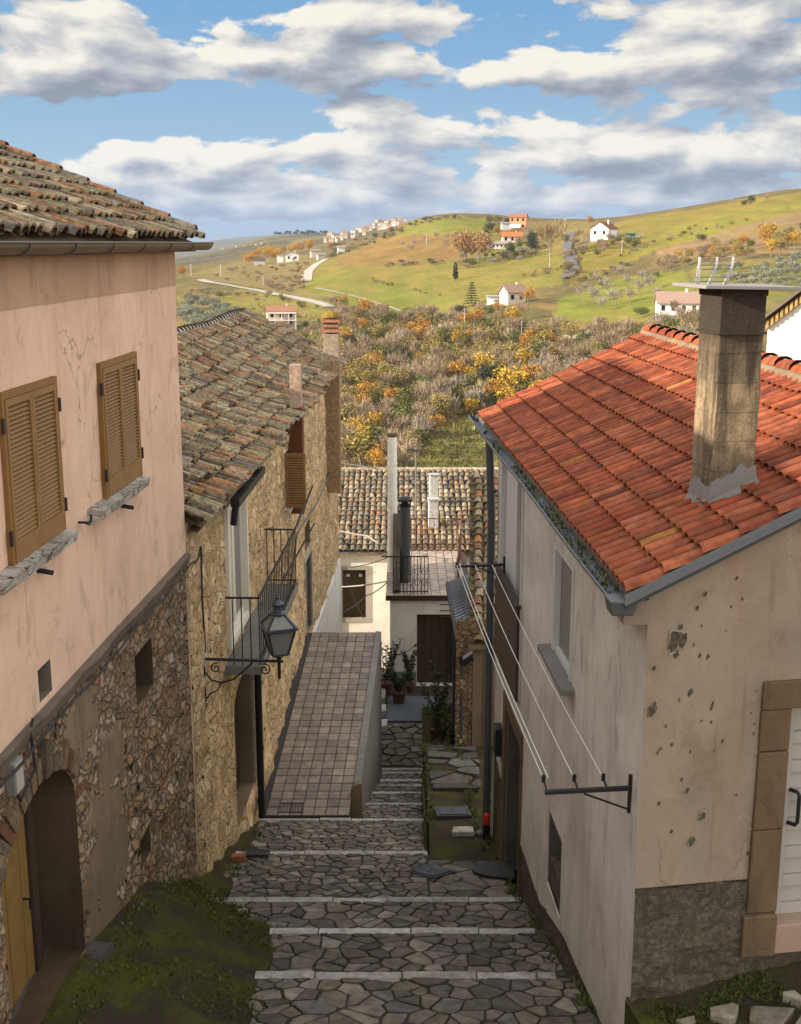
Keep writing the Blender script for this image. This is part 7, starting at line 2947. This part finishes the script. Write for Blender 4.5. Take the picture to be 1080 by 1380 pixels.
def build_terrace_house():
    Y = 35.0
    root = thing('terrace_house', 'low white garage with tiled roof terrace and iron railings', 'house', (.8, Y, -13.5))
    xa, xb = at(526, 860, Y)[0], at(625, 860, Y)[0]
    zt = rat(801) * Y
    YB = 40.5
    F = Frame((0, Y), (1, 0), 1)
    dx0, dx1 = at(562, 880, Y)[0], at(612, 880, Y)[0]
    door = (dx0, dx1, -13.47, rat(828) * Y)
    w = MB()
    grid_wall(w, F, xa, xb + .6, -14, zt - .16, [door], .35, .01, 1, 0, None, None, 0, .25)
    w.face([(xa, YB, -14), (xa, Y, -14), (xa, Y, zt - .16), (xa, YB, zt - .16)])
    w.build('wall', M['house_white'], root)
    d = MB()
    n = 5
    for q in range(n):
        wd = (dx1 - dx0) / n
        d.fbox(F, dx0 + q * wd + .01, dx0 + (q + 1) * wd - .01, -13.45, door[3] - .01, -.24, -.2)
    d.fbox(F, dx0 + .002, dx1 - .002, -13.46, door[3] - .005, -.30, -.26)
    d.build('garage_door', M['dark_door'], root)
    # grey foot of the wall
    p = MB()
    p.fbox(F, xa - .01, dx0 - .02, -13.6, rat(905) * Y, -.05, .015)
    p.build('wall_foot', M['concrete'], root)
    gr = MB()
    for q in range(4):
        z = rat(806 + q * 8) * Y
        gr.fbox(F, at(593, 815, Y)[0], xb - .1, z - .02, z, .01, .04)
    gr.build('wall_bars', M['rust'], root)
    sl = MB()
    x0 = at(520, 800, Y)[0]
    x1 = at(606, 800, Y)[0]
    xbk = at(618, 736, YB)[0]
    sl.hexa([(x0, Y - .12, zt - .17), (x1 + .7, Y - .12, zt - .17), (xbk + .2, YB, zt - .17), (x0 + .1, YB, zt - .17), (x0, Y - .12, zt - .012), (x1 + .7, Y - .12, zt - .012), (xbk + .2, YB, zt - .012), (x0 + .1, YB, zt - .012)])
    sl.build('terrace_slab', M['dark_door'], root)
    rs = np.random.default_rng(3)
    t = MB()
    nc, nr = 9, 18
    for i in range(nc):
        for j in range(nr):
            ya, yb = Y - .12 + (YB - Y + .12) * j / nr, Y - .12 + (YB - Y + .12) * (j + 1) / nr
            xa_, xb_ = x0 + (x1 + .55 - x0) * i / nc, x0 + (x1 + .55 - x0) * (i + 1) / nc
            c = np.array([(.42, .34, .27), (.38, .30, .245), (.46, .37, .30)][rs.integers(3)]) * rs.uniform(.9, 1.08)
            t.hexa([(x, y, zt + z) for z in (-.02, .004) for x, y in ((xa_ + .010, ya + .010), (xb_ - .010, ya + .010), (xb_ - .010, yb - .010), (xa_ + .010, yb - .010))], 0, tuple(c))
    t.build('terrace_tiles', M['deck'], root)
    # wrought iron front panel
    r = MB()
    y = Y + .05
    xl, xr = at(530, 790, y)[0], at(577, 790, y)[0]
    zb, zr = zt + .08, rat(750) * y
    r.bar((xl - .35, y, zr), (xr, y, zr), .04, .035)
    r.bar((xl, y, zb), (xr, y, zb), .03, .03)
    for q in range(11):
        x = xl + (xr - xl) * q / 10
        r.tube([(x, y, zt), (x, y, zr)], .013, 5)
    for q in range(5):
        cx = xl + (xr - xl) * (q + .5) / 5
        for cz in (zb + .28, zb + .62):
            pts = [(cx + (.11 - .07 * k / 14) * math.cos(k * .6), y, cz + (.15 - .10 * k / 14) * math.sin(k * .6)) for k in range(15)]
            r.tube(pts, .010, 5)
    r.build('front_railing', M['iron'], root)
    r = MB()
    yb = YB - .1
    zr2 = rat(699) * yb
    xa2, xb2 = at(524, 700, yb)[0], at(622, 700, yb)[0]
    r.bar((xa2, yb, zr2), (xb2, yb, zr2), .035, .035)
    r.bar((xa2, yb, zt + .1), (xb2, yb, zt + .1), .03, .03)
    for x in np.linspace(xa2, xb2, 17):
        r.tube([(x, yb, zt), (x, yb, zr2)], .014, 5)
    # right side, turning towards the camera
    xs = at(617, 780, Y + .6)[0]
    r.bar((xb2, yb, zr2), (xs, Y + .6, zr2 - .1), .035, .035)
    r.bar((xb2, yb, zt + .1), (xs, Y + .6, zt + .1), .03, .03)
    for t_ in np.linspace(0, 1, 19):
        x, yy = xb2 + (xs - xb2) * t_, yb + (Y + .6 - yb) * t_
        r.tube([(x, yy, zt), (x, yy, zr2 - .1 * t_)], .014, 5)
    r.build('back_railing', M['rust'], root)
    # tall pale pipe stack
    st = MB()
    yp = 37.6
    x = at(529, 700, yp)[0]
    ztp = rat(585) * yp
    st.tube([(x, yp, zt - .02), (x, yp, ztp)], [.165, .15], 14)
    for zz in (zt + 1.4, zt + 2.6, zt + 3.6):
        st.tube([(x, yp, zz - .02), (x, yp, zz + .03)], .168, 14)
    so = st.build('tall_pipe_stack', M['far_white'], root)
    rm = MB()
    rm.lathe((x, yp, ztp), [(.165, -.08), (.17, 0), (.12, .03)], 14)
    rm.build('yellowed_rim', M['door_stone'], so)
    # dark flue
    fl = MB()
    yf = 36.4
    x = at(546, 720, yf)[0]
    zf = rat(682) * yf
    fl.tube([(x, yf, zt), (x, yf, zf)], .17, 14)
    fo = fl.build('dark_flue', M['dark_pipe'], root)
    fc = MB()
    fc.lathe((x, yf, zf), [(.20, 0), (.20, .05), (.10, .09), (.10, .16), (.24, .17), (.24, .22), (.12, .30)], 14)
    fc.build('flue_cowl', M['iron'], fo)
    # mossy wedge wall
    wd = MB()
    xw = at(535, 760, Y + .4)[0]
    A = [(xw - .12, Y + .15, zt), (xw + .10, Y + .15, zt), (xw + .10, Y + 2.4, zt), (xw - .12, Y + 2.4, zt)]
    wd.hexa(A + [(xw - .12, Y + .15, zt + .12), (xw + .10, Y + .15, zt + .10), (xw + .10, Y + 2.4, zt + 2.0), (xw - .12, Y + 2.4, zt + 2.0)])
    wd.build('wedge_wall', M['plinth'], root)
    return root


build_terrace_house()


def build_low_house():
    rs = np.random.default_rng(81)
    Y0, Y1 = 25.4, 33.5
    root = thing('low_stone_house', 'low stone building with rough old roof tiles behind the dark downpipe', 'house', (2.0, Y0, -11.3))
    xa = at(614, 930, Y0)[0]
    xb = 4.2
    F = Frame((0, Y0), (1, 0), 1)
    ze = rat(868) * Y0
    w = MB()
    grid_wall(w, F, xa, xb, -12, ze + .6, (), .12, .03, 2.2, 0, None, None, 0, .2, None, 13)
    Fs = Frame((xa, 0), (0.012, 1), -1)
    gd = (27.0, 28.3, -12.6, rat(880) * 27.6 - .2)
    grid_wall(w, Fs, Y0, Y1, -14, ze - .1, [gd], .16, .03, 2.2, 0, None, None, 0, .2, None, 15)
    w.build('stone_wall', M['rubble1'], root)
    for x0, x1, m_ in ((637, 652, 0), (652, 668, 0)):
        a, b = at(x0, 930, Y0)[0], at(x1, 930, Y0)[0]
        pl = MB()
        grid_wall(pl, F, a, b, -12, ze + .2 - (.5 if x0 > 640 else .0), (), .2, .01, 2, .03 if x0 < 645 else .06)
        pl.build('render_strip', M['old_render'], root)

    ps = MB()
    ps.fbox(Fs, gd[0] - .12, gd[0], gd[2], gd[3] + .1, -.1, .05)
    ps.fbox(Fs, gd[1], gd[1] + .12, gd[2], gd[3] + .1, -.1, .05)
    ps.fbox(Fs, gd[0], gd[1], gd[3], gd[3] + .1, -.1, .05)
    po = ps.build('door_frame', M['door_stone'], root)
    dk = MB()
    dk.fbox(Fs, gd[0], gd[1], gd[2], gd[3], -.2, -.16)
    dk.build('door', M['dark_door'], root)
    # roof rises away from the camera
    slp = .27
    cu, su = 1 / math.hypot(1, slp), slp / math.hypot(1, slp)
    xr = at(640, 868, Y0)[0]

    def P(s, t, h):
        return (xr - .05 + s + .058 * t, Y0 - .15 + t * cu - h * su, ze + .05 + t * su + h * cu)
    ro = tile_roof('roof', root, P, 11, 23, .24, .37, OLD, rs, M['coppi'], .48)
    un = MB()
    A = [P(-.1, 0, -.02), P(2.7, 0, -.02), P(2.7, 8.5, -.02), P(-.1, 8.5, -.02)]
    un.hexa([(q[0], q[1], q[2] - .12) for q in A] + A)
    un.build('roof_boards', M['old_render'], ro)
    return root


build_low_house()


def build_lean_to():
    root = thing('lean_to', 'blue-grey corrugated metal lean-to roof on thin posts', 'lean-to', (1.5, 25.2, -11.4))
    A, B = at(604, 784, 31.0), at(637, 771, 31.6)
    Cn, D = at(637, 880, 25.2), at(624, 889, 25.2)
    mb = MB()
    n, mrows = 25, 4
    grid = []
    # ripples lie across the slope, as in the picture: crests run sideways, one after the other going away
    for i in range(n * 8 + 1):
        t = i / (n * 8)
        L, R = D + (A - D) * t, Cn + (B - Cn) * t
        row = []
        for j in range(mrows + 1):
            p = L + (R - L) * j / mrows
            row.append((p[0], p[1], p[2] + .06 * math.sin(2 * math.pi * t * n)))
        grid.append(row)
    for a, b in zip(grid[:-1], grid[1:]):
        for j in range(mrows):
            mb.face([a[j], a[j + 1], b[j + 1], b[j]])
            mb.face([(p[0], p[1], p[2] - .012) for p in (a[j], b[j], b[j + 1], a[j + 1])])
    mb.build('corrugated_sheet', M['corrugated'], root, smooth=True)
    e = MB()
    e.bar(tuple(D + np.array((-.03, 0, -.06))), tuple(A + np.array((-.03, 0, -.06))), .07, .14)
    e.bar(tuple(D + np.array((0, -.02, -.10))), tuple(Cn + np.array((0, -.02, -.10))), .08, .10)
    e.build('edge_beams', M['iron'], root)
    for p in (D + (A - D) * .04, D + (A - D) * .5):
        pm = MB()
        pm.tube([(p[0], p[1], p[2] - .1), (p[0], p[1], lerp_tab(PATCH, p[1]) - .1)], .045, 8)
        pm.build('post', M['dark_pipe'], root)


build_lean_to()


# ------------------------------------------------------------------ white house beyond the red roof
def build_far_white():
    o = at(1034, 460, 24.0)
    F = Frame((o[0], o[1]), (.80, -.60), 1)
    root = thing('white_gable_house', 'bright white house with stepped brick eaves at the right edge', 'house', (o[0] + .5, o[1], -9))
    a, b = F.px(1028, 430), F.px(1082, 389)
    slope = (b[1] - a[1]) / (b[0] - a[0])
    zt = lambda s: a[1] - .28 + slope * (s - a[0])
    mid, x1, dp = 4.0, 8.0, 9.0
    w = MB()
    pts = [(0, -9), (x1, -9), (x1, zt(0)), (mid, zt(mid)), (0, zt(0))]
    w.face([F.p(s, z) for s, z in pts])
    w.face([F.p(s, z, -dp) for s, z in pts][::-1])
    w.face([F.p(0, -9, -dp), F.p(0, -9), F.p(0, zt(0)), F.p(0, zt(0), -dp)])
    w.build('wall', M['far_white'], root)
    r = MB()
    for (sa, sb) in ((a[0] - .1, mid), (x1 - a[0] + .1, mid)):
        za, zb = zt(a[0] - .1) + .28, zt(mid) + .28
        r.hexa([F.p(sa, za - .07, .22), F.p(sb, zb - .07, .22), F.p(sb, zb - .07, -dp - .2), F.p(sa, za - .07, -dp - .2), F.p(sa, za, .22), F.p(sb, zb, .22), F.p(sb, zb, -dp - .2), F.p(sa, za, -dp - .2)])
    r.build('roof', M['ledge'], root)
    d = MB()
    n = 44
    for q in range(n):
        s = mid * q / n
        z = zt(s) + .06
        d.hexa([F.p(s, z - .07, .13), F.p(s + .055, z - .07 + slope * .055, .13), F.p(s + .055, z - .07 + slope * .055, 0), F.p(s, z - .07, 0), F.p(s, z + .09, .13), F.p(s + .055, z + .09 + slope * .055, .13), F.p(s + .055, z + .09 + slope * .055, 0), F.p(s, z + .09, 0)], 0, (.42, .27, .11))
    d.build('brick_eaves', M['brick'], root)


build_far_white()


# ------------------------------------------------------------------ plants and pots at the foot of the alley
def plant_pot(c, hp, rp, kind, label, seed, height, spread, potmat='pot'):
    rs = np.random.default_rng(seed)
    root = thing('potted_plant', label, 'plant', tuple(c))
    p = MB()
    p.lathe(tuple(c), [(rp * .7, 0), (rp * .95, hp * .85), (rp * 1.05, hp * .86), (rp * 1.05, hp), (rp * .85, hp), (rp * .8, hp * .9)], 14)
    p.build('pot', M[potmat], root)
    s, l = MB(), MB()
    base = np.array(c) + np.array((0, 0, hp * .85))
    cols = {'bush': GREEN_, 'dark': DARK_}[kind]
    for q in range(9):
        an = rs.uniform(0, 6.28)
        tip = base + np.array((math.cos(an) * spread * rs.uniform(.3, 1), math.sin(an) * spread * rs.uniform(.3, 1), height * rs.uniform(.55, 1)))
        mid = (base + tip) / 2 + np.array((0, 0, height * .1))
        s.tube([base, mid, tip], [.012, .009, .004], 5)
        for t in np.linspace(.15, 1, 26):
            pt = base * (1 - t) ** 2 + 2 * mid * t * (1 - t) + tip * t * t
            for _ in range(2):
                v = rs.normal(size=3)
                v[2] = v[2] * .5 + .15
                v /= np.linalg.norm(v)
                w_ = np.cross(v, rs.normal(size=3))
                w_ /= np.linalg.norm(w_)
                L = rs.uniform(.07, .14)
                cc = np.array(cols[rs.integers(len(cols))]) * rs.uniform(.7, 1.3)
                l.face([pt, pt + v * L * .5 + w_ * L * .24, pt + v * L, pt + v * L * .5 - w_ * L * .24], 0, tuple(cc))
    s.build('stems', M['bark'], root)
    l.build('foliage', M['leaf'], root)


GREEN_ = [(.045, .065, .016), (.06, .085, .02), (.035, .05, .016), (.075, .09, .024)]
DARK_ = [(.03, .05, .018), (.04, .06, .02), (.05, .07, .025)]


def g2(px, py, y):
    p = at(px, py, y)
    return np.array((p[0], y, -13.47))


plant_pot((at(596, 990, 28.6)[0], 28.6, lerp_tab(PATCH, 28.6) - .02), .36, .22, 'bush', 'tall leafy shrub in a terracotta pot right of the stair foot', 1, 1.7, .55)
plant_pot((at(612, 992, 27.9)[0], 27.9, lerp_tab(PATCH, 27.9) - .02), .26, .15, 'dark', 'low dark plant in a small red pot against the stone building', 2, .5, .22)
plant_pot((at(590, 960, 30.6)[0], 30.6, -13.37), .36, .24, 'bush', 'bushy climbing shrub below the corrugated lean-to', 3, 1.9, .6)
plant_pot(g2(538, 944, 33.5), .38, .22, 'dark', 'dark shrub in a terracotta pot standing on the blue-grey mat', 4, 1.0, .5)
plant_pot(g2(520, 930, 34.3), .40, .25, 'dark', 'dark leafy shrub against the white garage wall, farthest left', 5, 1.5, .55)
plant_pot(g2(553, 930, 34.5), .22, .14, 'bush', 'thin weedy plant beside the garage door', 6, 1.3, .22)


def build_small_back():
    m_ = MB()
    xa, xb = at(521, 955, 33)[0], at(585, 955, 33)[0]
    m_.hexa([(xa, 32.1, -13.47), (xb, 32.1, -13.47), (xb + .1, 34.0, -13.47), (xa + .05, 34.0, -13.47), (xa, 32.1, -13.44), (xb, 32.1, -13.44), (xb + .1, 34.0, -13.44), (xa + .05, 34.0, -13.44)])
    tag(m_.build('ground_mat', M['mat_blue']), 'blue-grey mat laid before the garage door', 'mat')
    # pale blocks piled along the ramp wall
    rs = np.random.default_rng(6)
    for i, (px, py, y, c) in enumerate([(513, 965, 32.6, (.5, .5, .5)), (514, 985, 31.5, (.55, .55, .55)), (512, 948, 33.6, (.42, .41, .38)), (512, 938, 34.0, (.5, .46, .4))]):
        p = at(px, py, y)
        mb = MB()
        mb.box((p[0], y, -13.47 + .12), (.34, .5, .24), rs.uniform(-.2, .2), 0, c)
        tag(mb.build('pale_block', M['brick'], bevel=.02), ['upper pale block of the row beside the ramp wall', 'nearest pale block beside the ramp wall', 'grey block second from the far end beside the ramp wall', 'tan block at the far end beside the ramp wall'][i], 'block')
    # drooping wires across the foot of the alley
    def wire(nm, label, pts, r=.012, sag=.0):
        P = [at(px, py, y) for px, py, y in pts]
        L = []
        for a, b in zip(P[:-1], P[1:]):
            for t in np.linspace(0, 1, 10):
                q = a + (b - a) * t
                q = q + np.array((0, 0, -sag * 4 * t * (1 - t)))
                L.append(q)
        mb = MB()
        mb.tube(L, r, 5)
        tag(mb.build(nm, M['cable'] if r < .02 else M['pale_concrete']), label, 'wire')
    wire('hanging_cable', 'thin cable hanging in a curve before the garage door', [(510, 868, 34.6), (560, 868, 34.6), (610, 836, 31)], .014, .35)
    wire('hanging_cable', 'thick cable slung across the white window, lower one', [(450, 830, 37), (495, 802, 39), (528, 778, 37)], .018, .1)
    wire('hanging_cable', 'straight cable stretched over the middle of the white window', [(455, 791, 39), (528, 782, 37)], .022, .05)
    wire('hanging_cable', 'thin cable crossing the white window from corner to corner', [(462, 772, 39.5), (490, 833, 39.8)], .016, 0)
    wire('hanging_cable', 'thin cable from the white house gutter to the terrace railing', [(455, 766, 39), (528, 749, 36)], .014, .1)
    wire('pale_cable', 'pale bowed cable crossing the patchy tile roof to the tall pipe', [(452, 713, 39), (495, 722, 38.5), (524, 738, 37.8)], .03, .04)
    wire('pale_cable', 'pale cable at the far edge of the patchy tile roof', [(452, 623, 44), (512, 632, 46)], .03, 0)


build_small_back()


# ------------------------------------------------------------------ the air: far hills fade a little towards blue
def build_haze():
    mb = MB()
    zlo, zhi = float(_Zl.min()) - 3.0, max(float(_Zl.max()) + 12.0, 60.0)
    x, y0, y1 = 11500.0, -70.0, 9300.0
    mb.hexa([(a, b, z) for z in (zlo, zhi) for a, b in ((-x, y0), (x, y0), (x, y1), (-x, y1))])
    o = mb.build('haze', [])
    m = bpy.data.materials.new('haze')
    m.use_nodes = True
    t = m.node_tree
    t.nodes.clear()
    v = t.nodes.new('ShaderNodeVolumePrincipled')
    v.inputs['Density'].default_value = 4.5e-5
    v.inputs['Color'].default_value = (.45, .62, .95, 1)
    v.inputs['Anisotropy'].default_value = .2
    u = t.nodes.new('ShaderNodeOutputMaterial')
    t.links.new(v.outputs[0], u.inputs['Volume'])
    o.data.materials.append(m)
    tag(o, 'thin blue air between the village and the far hills', 'haze', None, 'stuff')


build_haze()
